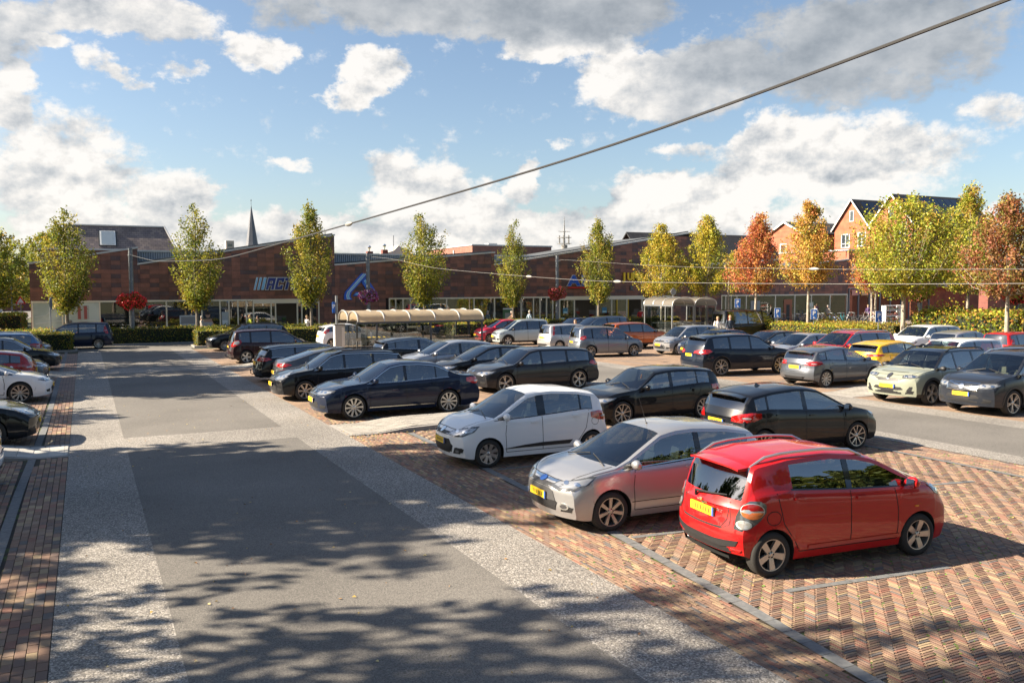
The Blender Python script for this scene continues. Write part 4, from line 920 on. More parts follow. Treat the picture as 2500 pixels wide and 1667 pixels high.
for i,(u,v,R,H,pal,l) in enumerate(((52.5,34,1.6,3.4,[(.2,.19,.09),(.13,.16,.05),(.26,.17,.13),(.3,.27,.12)],'flowering grey green shrub behind the tall hedge'),(54,30.5,1.7,3.2,[(.2,.19,.09),(.13,.16,.05),(.26,.17,.13),(.24,.22,.12)],'dull green flowering shrub right of the far leaning trunk'),(52,39.5,1.4,2.6,'yellow','tall yellow reeds beside the brick shops'),(50,41.5,1.1,1.3,'orange','low tawny grasses by the planter wall'),(49.5,46.6,1.1,1.4,'lime','leafy green shrub before the shelf of goods'),(54,27.5,1.5,3.1,'red','shrub with red berries at the right edge'))):
    shrub('shrub',u,v,R,H,l,pal,1500,.15,60+i,'shrubs in the planter bed')
# ================================================================ supermarket row
FV=65.0; KF=65/63; zF=lambda z:3.6+(z-3.6)*KF
ZH=zF(2.80); PW,PH=.61,.305
TILES=[((.30,.125,.088),'rust'),((.175,.085,.07),'dark'),((.125,.077,.078),'plum'),((.245,.108,.08),'brown')]
def tile_mat(n,c):
    m=mat('cladding_'+n,c,.6,bump=None); nt=m.node_tree; b=nt.nodes['Principled BSDF']; L=nt.links
    tc=nt.nodes.new('ShaderNodeTexCoord'); s=nt.nodes.new('ShaderNodeSeparateXYZ'); g=nt.nodes.new('ShaderNodeNewGeometry'); L.new(g.outputs['Position'],s.inputs[0])
    w=nt.nodes.new('ShaderNodeMath'); w.operation='MULTIPLY'; w.inputs[1].default_value=1/.0508; L.new(s.outputs[2],w.inputs[0])
    f=nt.nodes.new('ShaderNodeMath'); f.operation='FRACT'; L.new(w.outputs[0],f.inputs[0]); q=nt.nodes.new('ShaderNodeMath'); q.operation='LESS_THAN'; q.inputs[1].default_value=.22; L.new(f.outputs[0],q.inputs[0])
    n2=nt.nodes.new('ShaderNodeTexNoise'); n2.inputs['Scale'].default_value=2.2; n2.inputs['Detail'].default_value=5; L.new(g.outputs['Position'],n2.inputs['Vector'])
    mr=nt.nodes.new('ShaderNodeMapRange'); L.new(n2.outputs[0],mr.inputs[0]); mr.inputs[1].default_value=.3; mr.inputs[2].default_value=.7; mr.inputs[3].default_value=.8; mr.inputs[4].default_value=1.25
    sc=nt.nodes.new('ShaderNodeVectorMath'); sc.operation='SCALE'; sc.inputs[0].default_value=c; L.new(mr.outputs[0],sc.inputs['Scale'])
    x=nt.nodes.new('ShaderNodeMix'); x.data_type='RGBA'; L.new(q.outputs[0],x.inputs[0]); L.new(sc.outputs[0],x.inputs[6]); x.inputs[7].default_value=(c[0]*.35,c[1]*.4,c[2]*.45,1); L.new(x.outputs[2],b.inputs['Base Color'])
    return m
TM=[tile_mat(n,c) for c,n in TILES]
CREAM=mat('frame_cream',(.80,.74,.60),.5); LGREY=mat('roof_edge_metal',(.60,.60,.60),.4,.3); RIB=mat('ribbed_metal',(.40,.44,.50),.4,.4); ROOF=mat('roof_membrane',(.10,.11,.12),.8)
SG=glass('shop_glass',(.60,.66,.66),.10)
super_=empty('shop_building',(-3.16,FV,0),0,'long brown tiled shop building with sawtooth roofline along the far side','building')
def S_(mb,name,m,smooth=False): o=mb.build(name,m,super_,smooth=smooth); o.location=(3.16,-FV,0); return o
teeth=[(-3.16,5.18,3.28,6.30),(3.28,5.2,16.65,7.46),(16.65,5.26,29.7,6.37),(29.7,5.38,49.5,8.46),(49.5,5.35,60,6.15),(60,5.4,69.25,6.25)]
teeth=[((a*KF if a>-3 else -3.2),zF(b_),c*KF,zF(d)) for a,b_,c,d in teeth]
UE=teeth[-1][2]
def roofz(u):
    for a,b_,c,d in teeth:
        if a<=u<=c: return b_+(d-b_)*(u-a)/(c-a)
    return 0
glz=[(-3.16,15.95),(21.44,48.85),(54.64,71.39)]
def is_open(u): return any(a-.02<u<b_+.02 for a,b_ in glz)
panels=[];nc=int((UE+3.2)/PW)+1; rp=np.random.RandomState(8)
stuffV=[[],[],[],[]]
full={k:None for k in range(4)}
for k in range(4):
    b=MB(); b.box(.004,PW-.004,-.03,.0,.004,PH-.004); full[k]=b.mesh('facade_panel',TM[k])
cnt=0; ST=[MB() for _ in range(1)]; st=MB()
for i in range(nc):
    u0=-3.2+i*PW; u1=min(u0+PW,UE); um=(u0+u1)/2
    low=0 if is_open(um) else -10
    for j in range(low,18):
        z0=ZH+j*PH; z1=z0+PH
        if z1<0: continue
        # the tooth a panel belongs to, clipped at the steps
        for (a,b_,c,d) in teeth:
            x0,x1=max(u0,a),min(u1,c)
            if x1-x0<.02: continue
            r0,r1=b_+(d-b_)*(x0-a)/(c-a),b_+(d-b_)*(x1-a)/(c-a)
            if z0>=max(r0,r1): continue
            k=rp.choice(4,p=[.30,.26,.20,.24]); jz=rp.uniform(-.004,.004)
            if min(r0,r1)>z1 and x1-x0>PW-.01 and cnt<300:
                o=link('facade_panel',full[k],super_,(x0+3.16,jz,z0)); cnt+=1
            else:
                za=max(z0,0)+.004; p=[(x0+.004,za),(x1-.004,za),(x1-.004,min(z1-.004,r1)),(x0+.004,min(z1-.004,r0))]
                if p[2][1]<=za or p[3][1]<=za: continue
                st.prism(p,'y',FV-.03+jz,FV+jz,k)
o=S_(st,'facade_panels',TM); o['kind']='stuff'
w=MB()
for a,b_,c,d in teeth:
    if True: w.prism([(a+.005,ZH+.06),(c-.005,ZH+.06),(c-.005,d-.02),(a+.005,b_-.02)],'y',FV+.02,FV+.3)
for a,b_ in ((15.95,21.44),(48.85,54.64)): w.box(a+.01,b_-.01,FV+.02,FV+.3,0,ZH+.05)
S_(w,'wall',mat('wall_backing',(.03,.02,.018),.9))
w=MB()
for a,b_,c,d in teeth:      # sloping roof decks behind the front, each with its metal edge
    w.prism([(a,b_-.16),(c,d-.16),(c,d-.04),(a,b_-.04)],'y',FV+.31,FV+13)
S_(w,'roof',ROOF)
w=MB()
for a,b_,c,d in teeth: w.prism([(a-.03,b_-.02),(c+.05,d-.02),(c+.05,d+.10),(a-.03,b_+.10)],'y',FV-.09,FV+.305)
S_(w,'roof_edge',LGREY)
w=MB()
for a,b_,c,d in teeth[1:4]: w.prism([(a+.1,b_+.10),(c,d+.10),(c,d+.20),(a+.1,b_+.22)],'y',FV+.5,FV+.8)
S_(w,'roof_kerb',ROOF)
for (u0,u1,z) in ((3.45,12,6.25),(17.4,26.5,6.25),(30.9,38,6.30)):   # ribbed step walls
    w=MB(); n=int((u1-u0)/.16)
    for i in range(n): w.prism([(u0+i*.16,FV+3),(u0+i*.16+.05,FV+2.93),(u0+i*.16+.11,FV+2.93),(u0+i*.16+.16,FV+3)],'z',4.6,z)
    w.box(u0,u1,FV+3.0,FV+3.3,4.5,z-.01); S_(w,'ribbed_wall',RIB)
    w=MB(); w.box(u0-.05,u1+.05,FV+2.85,FV+3.4,z,z+.12); S_(w,'roof_edge',LGREY)
w=MB(); w.box(-3.2,-3.0,FV+.31,FV+14,0,5.1); S_(w,'side_wall',TM[3])
w=MB(); w.box(-2.7,3.0,FV+3.2,FV+9,5.0,zF(6.25)); S_(w,'roof_box',TM[1]); w=MB(); w.box(-2.8,3.1,FV+3.1,FV+9.1,zF(6.25),zF(6.25)+.1); S_(w,'roof_edge',LGREY)
# glazing
mull=[-3.16,-1.45+.9,.92,2.76,5.15,7.5,8.75,9.36,9.99,10.59,11.09]
mull=[-3.10,-1.35+.0,.92,2.80,5.15,7.5,8.75,9.36,9.99,10.59,11.09,12.36,12.68,14.29,14.62,15.9]
mB=[21.5,22.01,22.62,23.24,23.88,26.33,28.77,30.64,33.13,34.31,34.94,35.58,36.19,36.88,38.36,40.67,42.22,43.84,45.49,47.45,48.8]
mC=[54.7,55.19,55.85,56.56,57.74,61.47,64.05,66.3,68.9,71.33]
YEL=mat('frame_yellow',(.62,.42,.02),.5); FILM=mat('window_film',(.50,.60,.57),.35,coat=.3,noise=(.9,(.60,.68,.65),.4,.6))
for gi,ms in enumerate((mull,mB,mC)):
    fr=MB(); y0=FV-.06
    for x in ms: fr.box(x-.045,x+.045,y0,FV+.08,.0,ZH-.10)
    for a,b_ in ((ms[0],ms[-1]),): fr.box(a-.05,b_+.05,y0-.01,FV+.09,ZH-.10,ZH+.02)
    for a,b_ in ({0:[(11.09,15.9)],1:[(36.88,48.8)],2:[]}[gi]): fr.box(a-.05,b_+.05,y0-.02,y0-.005,ZH-.30,ZH-.0)
    S_(fr,'window_frame',CREAM)
    for a,b_ in zip(ms,ms[1:]):
        if (gi==0 and abs(a-12.68)<.01) or (gi==1 and abs(a-38.36)<.01) or (gi==1 and abs(a-43.84)<.01): continue
        g=MB(); film=gi==0 and b_<.95
        g.box(a+.05,b_-.05,FV,FV+.02,.12,ZH-.11)
        S_(g,'window_pane',FILM if film else SG)
    if gi==1:
        for x in (42.75,43.95): f2=MB(); f2.box(x-.05,x+.05,y0-.03,y0-.012,0,ZH-.3); S_(f2,'door_frame',YEL)
# interior
INT=mat('interior_dark',(.13,.12,.11),.9); INF=mat('interior_floor',(.16,.15,.14),.5)
w=MB(); w.box(-3,UE,FV+5,FV+5.1,0,3.2); w.box(-3,UE,FV+.3,FV+5,3.0,3.1); S_(w,'interior_wall',INT)
w=MB(); w.box(-3,UE,FV+.1,FV+5,-.02,.03); S_(w,'interior_floor',INF)
sh=[MB() for _ in range(6)]; scol=[(.30,.05,.04),(.05,.12,.3),(.5,.45,.35),(.08,.2,.08),(.45,.3,.06),(.2,.2,.22)]; ri=random.Random(5)
for a,b_ in glz:
    x=a+.4
    while x<b_-.6:
        h=ri.uniform(1.0,2.0); y=FV+ri.uniform(1.2,3.8)
        for k in range(int(h/.35)):
            for q in range(3): sh[ri.randrange(6)].box(x+q*.33,x+q*.33+.28,y,y+.4,.1+k*.35,.1+k*.35+ri.uniform(.15,.3))
        sh[5].box(x-.03,x+1.05,y+.42,y+.46,0,h+.1); x+=ri.uniform(1.3,2.6)
for k,b in enumerate(sh): S_(b,'shelf_goods',mat('goods_%s'%['red','blue','cream','green','yellow','grey'][k],scol[k],.6))
w=MB()
for x in np.arange(6,UE,3.1): w.box(x,x+1.2,FV+2.2,FV+2.35,2.93,2.97)
S_(w,'ceiling_light',mat('tube_light',(.9,.9,.85),.5,emit=(1,.93,.8),es=3.5))
# posters and prints on the glass
def poster(x,z,wd,h,cols,name='poster',d=.025):
    r=MB(); r.box(x,x+wd,FV-.012-d,FV-.004-d,z,z+h); o=S_(r,name,mat('print_%d'%(int(x*100)),cols[0],.5)); 
    for (a,c,e,f,col) in cols[1:]:
        q=MB(); q.box(x+a*wd,x+e*wd,FV-.018-d,FV-.0125-d,z+c*h,z+f*h); S_(q,'poster_field',mat('print_%d_%d_%d'%(int(x*100),int(a*100),int(c*100)),col,.5))
sk=(.55,.33,.25)
poster(6.0,.35,1.1,1.35,[(.52,.57,.62),(.08,.55,.92,.92,(.30,.32,.36)),(.08,.1,.45,.48,(.55,.3,.16)),(.52,.1,.92,.48,(.22,.28,.35))])
poster(8.85,.7,.45,1.2,[(.5,.56,.6),(.1,.1,.9,.5,(.75,.78,.8))])
poster(27.5,1.25,1.05,.55,[(.45,.33,.16),(.0,.8,1,1,(.45,.6,.72)),(.12,.05,.45,.6,(.12,.07,.06)),(.5,.05,.9,.72,(.14,.08,.07))])
poster(31.4,.55,1.0,1.3,[(.08,.20,.09),(.0,.92,1,1,(.7,.75,.75)),(.2,.1,.8,.7,(.45,.45,.40))])
poster(37.2,1.3,.5,.5,[(.08,.28,.42),(.1,.1,.9,.35,(.5,.75,.78))]); poster(41.2,1.3,.5,.5,[(.06,.24,.42),(.1,.1,.9,.35,(.5,.75,.78))]); poster(37.0,.4,.35,.55,[(.5,.65,.66)])
poster(65.6,1.0,1.0,1.0,[(.50,.52,.36),(.1,.55,.9,.9,(.72,.72,.66))]); poster(58.3,.7,1.2,1.5,[(.35,.36,.37)]); poster(62.6,.2,1.1,2.1,[(.42,.13,.06),(.3,.0,.7,.75,(.03,.03,.03))])
for (x,z,s) in ((-.9+0,.35,1),( 3.5,.4,1),(7.9,.5,1.25)):     # printed figures on the glass
    b=MB(); Y=FV-.03
    b.prism([(x+.25*math.cos(t)*s*.5,z+.95*s+.16*s*math.sin(t)) for t in np.linspace(0,2*PI,13)[:-1]],'y',Y-.008,Y); b.prism([(x-.32*s,z+.42*s),(x-.24*s,z+.35*s),(x+.24*s,z+.35*s),(x+.32*s,z+.42*s),(x+.2*s,z+.72*s),(x-.2*s,z+.72*s)],'y',Y-.008,Y) if x>0 else b.prism([(x-.42*s,z+.9*s),(x-.28*s,z+.55*s),(x+.28*s,z+.55*s),(x+.42*s,z+.9*s),(x+.3*s,z+1.02*s),(x+.22*s,z+.75*s),(x-.22*s,z+.75*s),(x-.3*s,z+1.02*s)],'y',Y-.008,Y)
    S_(b,'printed_figure_skin',mat('print_skin',sk,.5))
    b=MB(); b.prism([(x+.27*math.cos(t)*s*.5,z+1.06*s+.10*s*math.sin(t)) for t in np.linspace(0,2*PI,13)[:-1]],'y',Y-.014,Y-.009); S_(b,'printed_figure_hair',mat('print_hair',(.03,.02,.02),.6))
    b=MB(); b.prism([(x-.28*s,z),(x+.28*s,z),(x+.24*s,z+.55*s),(x-.24*s,z+.55*s)],'y',Y-.014,Y-.009); S_(b,'printed_figure_shirt',mat('print_shirt_%d'%int(z*100),(.20,.08,.2) if x<0 else ((.3,.16,.12) if x<5 else (.5,.5,.54)),.6))
for k in range(9):   # white line drawing of a car on the film
    pass
b=MB(); b.tube([(-2.95,FV-.03,1.75),(-2.3,FV-.03,1.85),(-1.9,FV-.03,2.25),(-1.3,FV-.03,2.45),(-.7,FV-.03,2.5),(-.4,FV-.03,2.2)],.02,4); b.tube([(-2.95,FV-.03,1.3),(-1.6,FV-.03,1.45),(-.4,FV-.03,1.4),(.7,FV-.03,1.5)],.02,4)
S_(b,'printed_line',mat('print_white',(.75,.77,.77),.5))
poster(-.5,1.55,.75,.9,[(.52,.55,.54),(.1,.0,.35,1,(.42,.12,.11)),(.6,.0,.85,1,(.42,.12,.11))])
# ---------------------------------------------------------------- shop signs
def sign_root(name,u,z,label): return empty(name,(u,FV-.05,z),0,label,'sign')
def glyph(name,ch,root,x,z,h,mface,medge,wscale=1,shear=0,bold=.03,edge=.025,depth=.10):
    for k,(off,m,y0,ex) in enumerate(((bold+edge,medge,0,depth*.35),(bold,mface,-depth*.5,depth*.25))):
        c=bpy.data.curves.new(name,'FONT'); c.body=ch; c.size=h*1.38; c.extrude=ex; c.offset=off; c.shear=shear
        o=bpy.data.objects.new(name,c); o_=o; me=bpy.data.meshes.new_from_object(o); bpy.data.objects.remove(o); me.materials.clear(); me.materials.append(m)
        q=link(name if k==0 else 'letter_face',me,root if k==0 else par,(x,y0,z) if k==0 else (0,y0,0)); 
        if k==0: q.rotation_euler=(PI/2,0,0); q.scale=(wscale,1,1); par=q
        else: q.location=(0,0,depth*.5)
WHT=mat('sign_white',(.84,.85,.86),.4); NAVY=mat('sign_navy',(.02,.05,.30),.35); ROY=mat('sign_royal',(.012,.13,.68),.35); LBL=mat('sign_light_blue',(.22,.55,.88),.35); SRED=mat('sign_red',(.72,.012,.015),.4); SYEL=mat('sign_yellow',(.95,.62,.01),.4); SGR=mat('sign_grey',(.14,.14,.14),.4)
r=sign_root('shop_sign',11.13,zF(3.5),'navy block letters ACTION with white outline between pale blue slanting bars')
x=0.02
def bar(x,w_):
    for k,(e,m,y0,y1) in enumerate(((.035,WHT,-.06,0),(0,LBL,-.10,-.06))):
        b=MB(); b.prism([(x-e,-e),(x+w_+e,-e),(x+w_+e+.22,.86+e),(x-e+.22,.86+e)],'y',y0,y1); o=b.build('sign_bar',m,r if k==0 else o)
for x,w_ in ((.02,.07),(.26,.11),(.54,.16)): bar(x,w_)
def block(polys,x,root,sh=.25,hgt=.86,holes=()):
    """one slanted block letter out of convex polygons, white rim under navy face"""
    o=None
    for k,(e,m,y0,y1) in enumerate(((.042,WHT,-.06,0),(0,NAVY,-.10,-.062))):
        b=MB()
        for (a,c,d,f) in polys:
            b.prism([(x+a-e+(c-e)*sh,c-e),(x+d+e+(c-e)*sh,c-e),(x+d+e+(f+e)*sh,f+e),(x+a-e+(f+e)*sh,f+e)],'y',y0-.0005*len(b.F)/6,y1)
        o=b.build('letter' if k==0 else 'letter_face',m,root if k==0 else o)
A_=[(0,0,.17,.86),(.38,0,.55,.86),(.17,.62,.38,.86),(.17,.28,.38,.44)]; C_=[(0,0,.17,.86),(.17,0,.53,.2),(.17,.66,.53,.86),(.36,.2,.53,.32),(.36,.54,.53,.66)]; T_=[(.15,0,.33,.86),(0,.66,.15,.86),(.33,.66,.5,.86)]; I_=[(0,0,.18,.86)]; O_=[(0,0,.17,.86),(.37,0,.54,.86),(.17,0,.37,.2),(.17,.66,.37,.86)]; N_=[(0,0,.17,.86),(.37,0,.54,.86),(.17,.42,.27,.80),(.27,.1,.37,.5)]
for L_,x in ((A_,.86),(C_,1.50),(T_,2.10),(I_,2.70),(O_,2.95),(N_,3.58)): block(L_,x,r)
for x,w_ in ((4.22,.16),(4.49,.11),(4.71,.05)): bar(x,w_)
r=sign_root('shop_sign',17.85,zF(2.72),'large ribbon style letter A in royal and light blue above the bicycle racks')
def poly(pl,m,y0,y1,nm): b=MB(); b.prism(pl,'y',y0,y1); b.build(nm,m,r)
poly([(0,0),(.62,0),(.48,.22),(.55,.55),(1.95,2.02),(1.38,2.02),(.10,.62),(-.02,.30)],ROY,-.16,0,'ribbon')
poly([(.20,.02),(.48,.02),(.36,.25),(.42,.55),(1.78,2.0),(1.52,2.0),(.22,.58),(.13,.28)],WHT,-.17,-.161,'ribbon_outline')
poly([(.23,.03),(.45,.03),(.33,.26),(.39,.56),(1.74,1.99),(1.56,1.99),(.25,.57),(.16,.28)],LBL,-.18,-.171,'ribbon_stripe')
poly([(1.48,1.52),(1.78,1.75),(2.62,.48),(2.62,0),(2.3,0),(2.1,.28),(1.40,1.30)],ROY,-.12,-.02,'ribbon')
poly([(1.56,1.44),(1.68,1.56),(2.45,.36),(2.45,.06),(2.38,.06),(2.2,.32)],LBL,-.14,-.121,'ribbon_stripe')
poly([(.68,.28),(2.1,.28),(1.95,.58),(.95,.58)],ROY,-.10,-.01,'ribbon'); poly([(.80,.36),(1.95,.36),(1.9,.50),(.92,.50)],LBL,-.12,-.101,'ribbon_stripe')
r=sign_root('shop_sign',37.72,zF(3.5),'big blue capital letters ALDI over a red bar, half hidden by a tree')
for ch,x in zip('ALDI',(0,1.34,2.12,3.42)): glyph('letter',ch,r,x,.25,.86,mat('sign_blue',(.015,.11,.62),.35),WHT,1.38,0,.055,.03,.12)
b=MB(); b.box(-.05,4.1,-.12,0,0,.10); b.build('underline_bar',SRED,r)
r=sign_root('shop_sign',43.4,zF(4.2),'yellow capital letters JUMBO beside the autumn trees')
for ch,x in zip('JUMBO',(0,.42,.98,1.72,2.28)): glyph('letter',ch,r,x,0,.64,SYEL,mat('sign_ochre',(.45,.27,.01),.5),.9,0,.055,.002,.14)
r=sign_root('shop_sign',44.15,zF(3.28),'dark grey capital letter K under the yellow letters'); glyph('letter','K',r,0,0,.42,SGR,mat('sign_black',(.02,.02,.02),.5),1,0,.03,.004,.10)
# ---------------------------------------------------------------- buildings behind
RT=brick_mat('roof_tiles_brown',(.24,.19,.17),(.14,.115,.12),(.05,.045,.045),.34,.17,1,(R_(90),0,0)); DT=brick_mat('roof_tiles_dark',(.035,.036,.042),(.025,.026,.03),(.010,.010,.011),.34,.22,1,(R_(90),0,0),0)
OBR=brick_mat('orange_brick',(.40,.125,.065),(.33,.10,.055),(.27,.13,.09),.22,.07,1,(R_(90),0,R_(90))); OBF=brick_mat('orange_brick_front',(.40,.125,.065),(.33,.10,.055),(.27,.13,.09),.22,.07,1,(R_(90),0,0)); DBR=brick_mat('dark_red_brick',(.22,.075,.055),(.17,.06,.05),(.12,.07,.055),.22,.07,1,(R_(90),0,0))
WGL=mat('window_glass_dark',(.05,.07,.09),.05,.2,coat=1); WFR=mat('window_frame_white',(.72,.72,.70),.5)
def window(root,pts,normal,frame=.07,bars=()):
    """pts: (a0,z0,a1,z1) in plane; normal 'x-' or 'y-'; plane coordinate given in root-free world space"""
    a0,z0,a1,z1,p=pts; f=MB()
    def bx(b,a,c,z,zz,q0,q1): b.box(q0,q1,a,c,z,zz) if normal=='x-' else b.box(a,c,q0,q1,z,zz)
    for (a,c,z,zz) in ((a0,a1,z0,z0+frame),(a0,a1,z1-frame,z1),(a0,a0+frame,z0+frame,z1-frame),(a1-frame,a1,z0+frame,z1-frame)): bx(f,a,c,z,zz,p-.05,p+.03)
    for bb_ in bars: 
        if bb_[0]=='h': z=z0+(z1-z0)*bb_[1]; bx(f,a0+frame,a1-frame,z-.03,z+.03,p-.04,p+.03)
        else: a=a0+(a1-a0)*bb_[1]; bx(f,a-.03,a+.03,z0+frame,z1-frame,p-.041,p+.029)
    fo=f.build('window',WFR,root); fo.location=-root.location
    g=MB(); bx(g,a0+frame,a1-frame,z0+frame,z1-frame,p-.01,p+.02); g.build('pane',WGL,fo)
def gable_x(root,u0,u1,va,vb,zb,ze,zr,wallm,roofm,over=.35,th=.16):
    """house with ridge along u, gable facing -u; va far, vb near"""
    vm=(va+vb)/2; w=MB(); w.prism([(vb,zb),(va,zb),(va,ze),(vm,zr),(vb,ze)],'x',u0,u1); o=w.build('wall',wallm,root); o.location=-root.location
    for vv in (va,vb):
        s=1 if vv>vm else -1; sl=(zr-ze)/abs(vv-vm); q=MB(); q.prism([(vm,zr+.02),(vv+s*over,ze-over*sl+.02),(vv+s*over,ze-over*sl+.02+th),(vm,zr+.02+th)],'x',u0-.25,u1+.2); o=q.build('roof',roofm,root); o.location=-root.location
        q=MB(); q.prism([(vm,zr+.0),(vv+s*over,ze-over*sl+.0-.02),(vv+s*over,ze-over*sl+.24),(vm,zr+.26)],'x',u0-.34,u0-.26); o=q.build('verge_board',WFR,root); o.location=-root.location
h1=empty('brick_house',(90,81.4,0),0,'orange brick house with steep gable and solar panels, left one of the twin gables','house')
gable_x(h1,90,99,84.3,78.6,0,11.2,14.7,OBR,DT)
window(h1,(81.1,12.0,81.8,13.4,90-.02),'x-',.09); window(h1,(81.7,8.6,83.1,10.4,90-.02),'x-',.1,(('h',.3),('v',.5))); window(h1,(79.1,8.7,80.4,10.5,90-.02),'x-',.1,(('h',.3),('v',.5))); window(h1,(81.7,5.6,83.1,7.3,90-.02),'x-',.1)
h2=empty('brick_house',(90,75.2,0),0,'orange brick house with long dark tiled roof, right one of the twin gables','house')
gable_x(h2,90,104.5,78.3,72.2,0,11.3,14.8,OBR,DT)
window(h2,(75.0,12.0,75.7,13.4,90-.02),'x-',.09); window(h2,(76,8.6,77.4,10.4,90-.02),'x-',.1,(('v',.5),)); window(h2,(73.2,8.6,74.6,10.4,90-.02),'x-',.1,(('v',.5),))
PV=mat('solar_panel',(.010,.011,.018),.12,.3,coat=1)
for (rt,vm,vb,ze,zr,us) in ((h1,81.45,78.6,11.2,14.7,[91+1.25*i for i in range(5)]),(h2,75.25,72.2,11.3,14.8,[91.2+1.25*i for i in range(8)])):
    for u in us:
        for t0,t1 in ((.12,.44),(.47,.79)):
            q=MB(); v0,v1=vm+(vb-vm)*t0,vm+(vb-vm)*t1; z0,z1=zr+(ze-zr)*t0+.22,zr+(ze-zr)*t1+.22; q.prism([(v0,z0),(v1,z1),(v1,z1+.07),(v0,z0+.07)],'x',u,u+1.18); o=q.build('solar_panel',PV,rt); o.location=-rt.location
h3=empty('brick_house',(86,88,0),0,'lower orange brick gable behind the orange tree, left of the twin gables','house')
gable_x(h3,86,96,92.5,86.0,0,10.6,12.2,OBR,DT,.2); window(h3,(88.9,7.6,90.1,9.4,86-.02),'x-',.1)
h4=empty('tiled_roof_house',(62,80,0),0,'low house with dark pantile roof behind the golden yellow tree','house')
for (a,b_,z0,z1,v0,v1) in ((58,72,9.2,9.75,81,81.2),):
    w=MB(); w.box(58,75,80,86,0,6.0); o=w.build('wall',DBR,h4); o.location=-h4.location
    q=MB(); q.prism([(79.4,6.0),(83.2,9.75),(83.2,9.9),(79.2,6.1)],'x',56,77); o=q.build('roof',DT,h4); o.location=-h4.location
    q=MB(); q.prism([(83.2,9.75),(87,6.0),(87.2,6.1),(83.2,9.9)],'x',56,77); o=q.build('roof',DT,h4); o.location=-h4.location
h5=empty('tiled_roof_house',(3,76,0),0,'house with brown tiled mansard roof and one skylight behind the left end of the shop','house')
w=MB(); w.box(-2,6.6,75,84,0,6.6); o=w.build('wall',DBR,h5); o.location=-h5.location
q=MB(); q.add([(-2.2,74.6,6.5),(6.9,74.6,6.5),(6.0,76.2,8.58),(-1.2,76.2,8.58),(-2.2,84.4,6.5),(6.9,84.4,6.5),(6.0,82.8,8.58),(-1.2,82.8,8.58)],[(0,1,2,3),(1,5,6,2),(5,4,7,6),(4,0,3,7),(3,2,6,7)]); o=q.build('roof',RT,h5); o.location=-h5.location
q=MB(); q.box(-1.25,6.05,76.1,76.4,8.58,8.68); q.tube([(6.93,74.55,6.5),(6.03,76.15,8.66)],.07,6); o=q.build('ridge_trim',LGREY,h5); o.location=-h5.location
q=MB(); 
for k,(a,e,m_) in enumerate(((0,.06,mat('skylight_frame',(.05,.055,.06),.5)),(.09,.10,WFR),(.19,.12,mat('skylight_glass',(.45,.52,.55),.15,.3,coat=1)))):
    q=MB(); t0,t1=.20+a*.25,.80-a*.25; x0,x1=1.15+a,2.45-a; P0=lambda t:(74.6+1.6*t,6.5+2.08*t)
    (v0,z0),(v1,z1)=P0(t0),P0(t1); q.add([(x0,v0-e,z0+e*.6),(x1,v0-e,z0+e*.6),(x1,v1-e,z1+e*.6),(x0,v1-e,z1+e*.6),(x0,v0+.1,z0),(x1,v0+.1,z0),(x1,v1+.1,z1),(x0,v1+.1,z1)],[(0,1,2,3),(0,4,5,1),(1,5,6,2),(2,6,7,3),(3,7,4,0)])
    o=q.build('skylight' if k==0 else ('skylight_sash' if k==1 else 'skylight_glass'),m_,h5 if k==0 else so)
    if k==0: so=o; o.location=-h5.location
bx=empty('roof_block',(35.27,80,0),0,'flat roofed orange brown tiled block rising behind the middle of the shop','building')
for nm,m_,f in (('wall',TM[0],lambda q:q.box(35.27,44.4,80,93,4,7.82)),('roof_edge',LGREY,lambda q:q.box(35.2,44.5,79.93,93.1,7.82,7.95)),('downpipe',WFR,lambda q:q.box(35.15,35.25,84.6,84.8,5,7.5)),('roof_vent',LGREY,lambda q:(q.box(38,39,82,83,7.95,8.2),q.box(41,42,82,83,7.95,8.2)))):
    q=MB(); f(q); o=q.build(nm,m_,bx); o.location=-bx.location
SL=mat('slate_grey',(.13,.14,.17),.6)
sp=empty('church_spire',(51.2,300,0),0,'slender grey slate church spire on the skyline','church spire')
q=MB(); q.lathe([(2.3,17),(1.9,19),(.05,31.4)],8,'z'); q.build('spire',SL,sp); q=MB(); q.box(-1.7,1.7,-1.7,1.7,0,17.2); q.build('tower',DBR,sp); q=MB(); q.tube([(0,0,31.2),(0,0,33.5)],.06,5); q.lathe([(0,.3),(.25,0),(0,-.3)],8,'z',(0,0,33)); q.build('weathervane',SL,sp)
tw=empty('tower_block',(58.5,400,0),0,'pale high rise block just left of the church spire','building'); q=MB(); q.box(-1.7,1.7,-2,2,0,24.6); q.box(-3.9,-1.9,-2,2,0,20.5); q.build('wall',mat('tower_wall',(.50,.44,.40),.8),tw)
for k in range(8):
    q=MB(); q.box(-.9,.9,-2.05,-2.0,8+k*2,9.2+k*2); q.build('window',WGL,tw)
ms=empty('telecom_mast',(86.2,150,0),0,'concrete telecom mast with ring antennas behind the shop roof','mast'); q=MB(); q.lathe([(.75,0),(.62,12.0),(0,12.05)],12,'z'); q.build('shaft',CONC,ms,smooth=True)
q=MB()
for z in (12.2,13.4,14.6): q.lathe([(1.5 if z<14 else .9,z),(1.5 if z<14 else .9,z+.07)],10,'z'); q.tube([(-1.4,0,z+.05),(1.4,0,z+.05)],.05,4); q.tube([(0,-1.4,z+.05),(0,1.4,z+.05)],.05,4)
for a in range(6): q.tube([(1.1*math.cos(a),1.1*math.sin(a),12.1),(1.1*math.cos(a),1.1*math.sin(a),13.9)],.08,4)
q.tube([(0,0,12),(0,0,15.6),(0,0,17.6)],[.22,.12,.04],6); q.build('antenna',mat('antenna_grey',(.28,.28,.28),.5),ms)
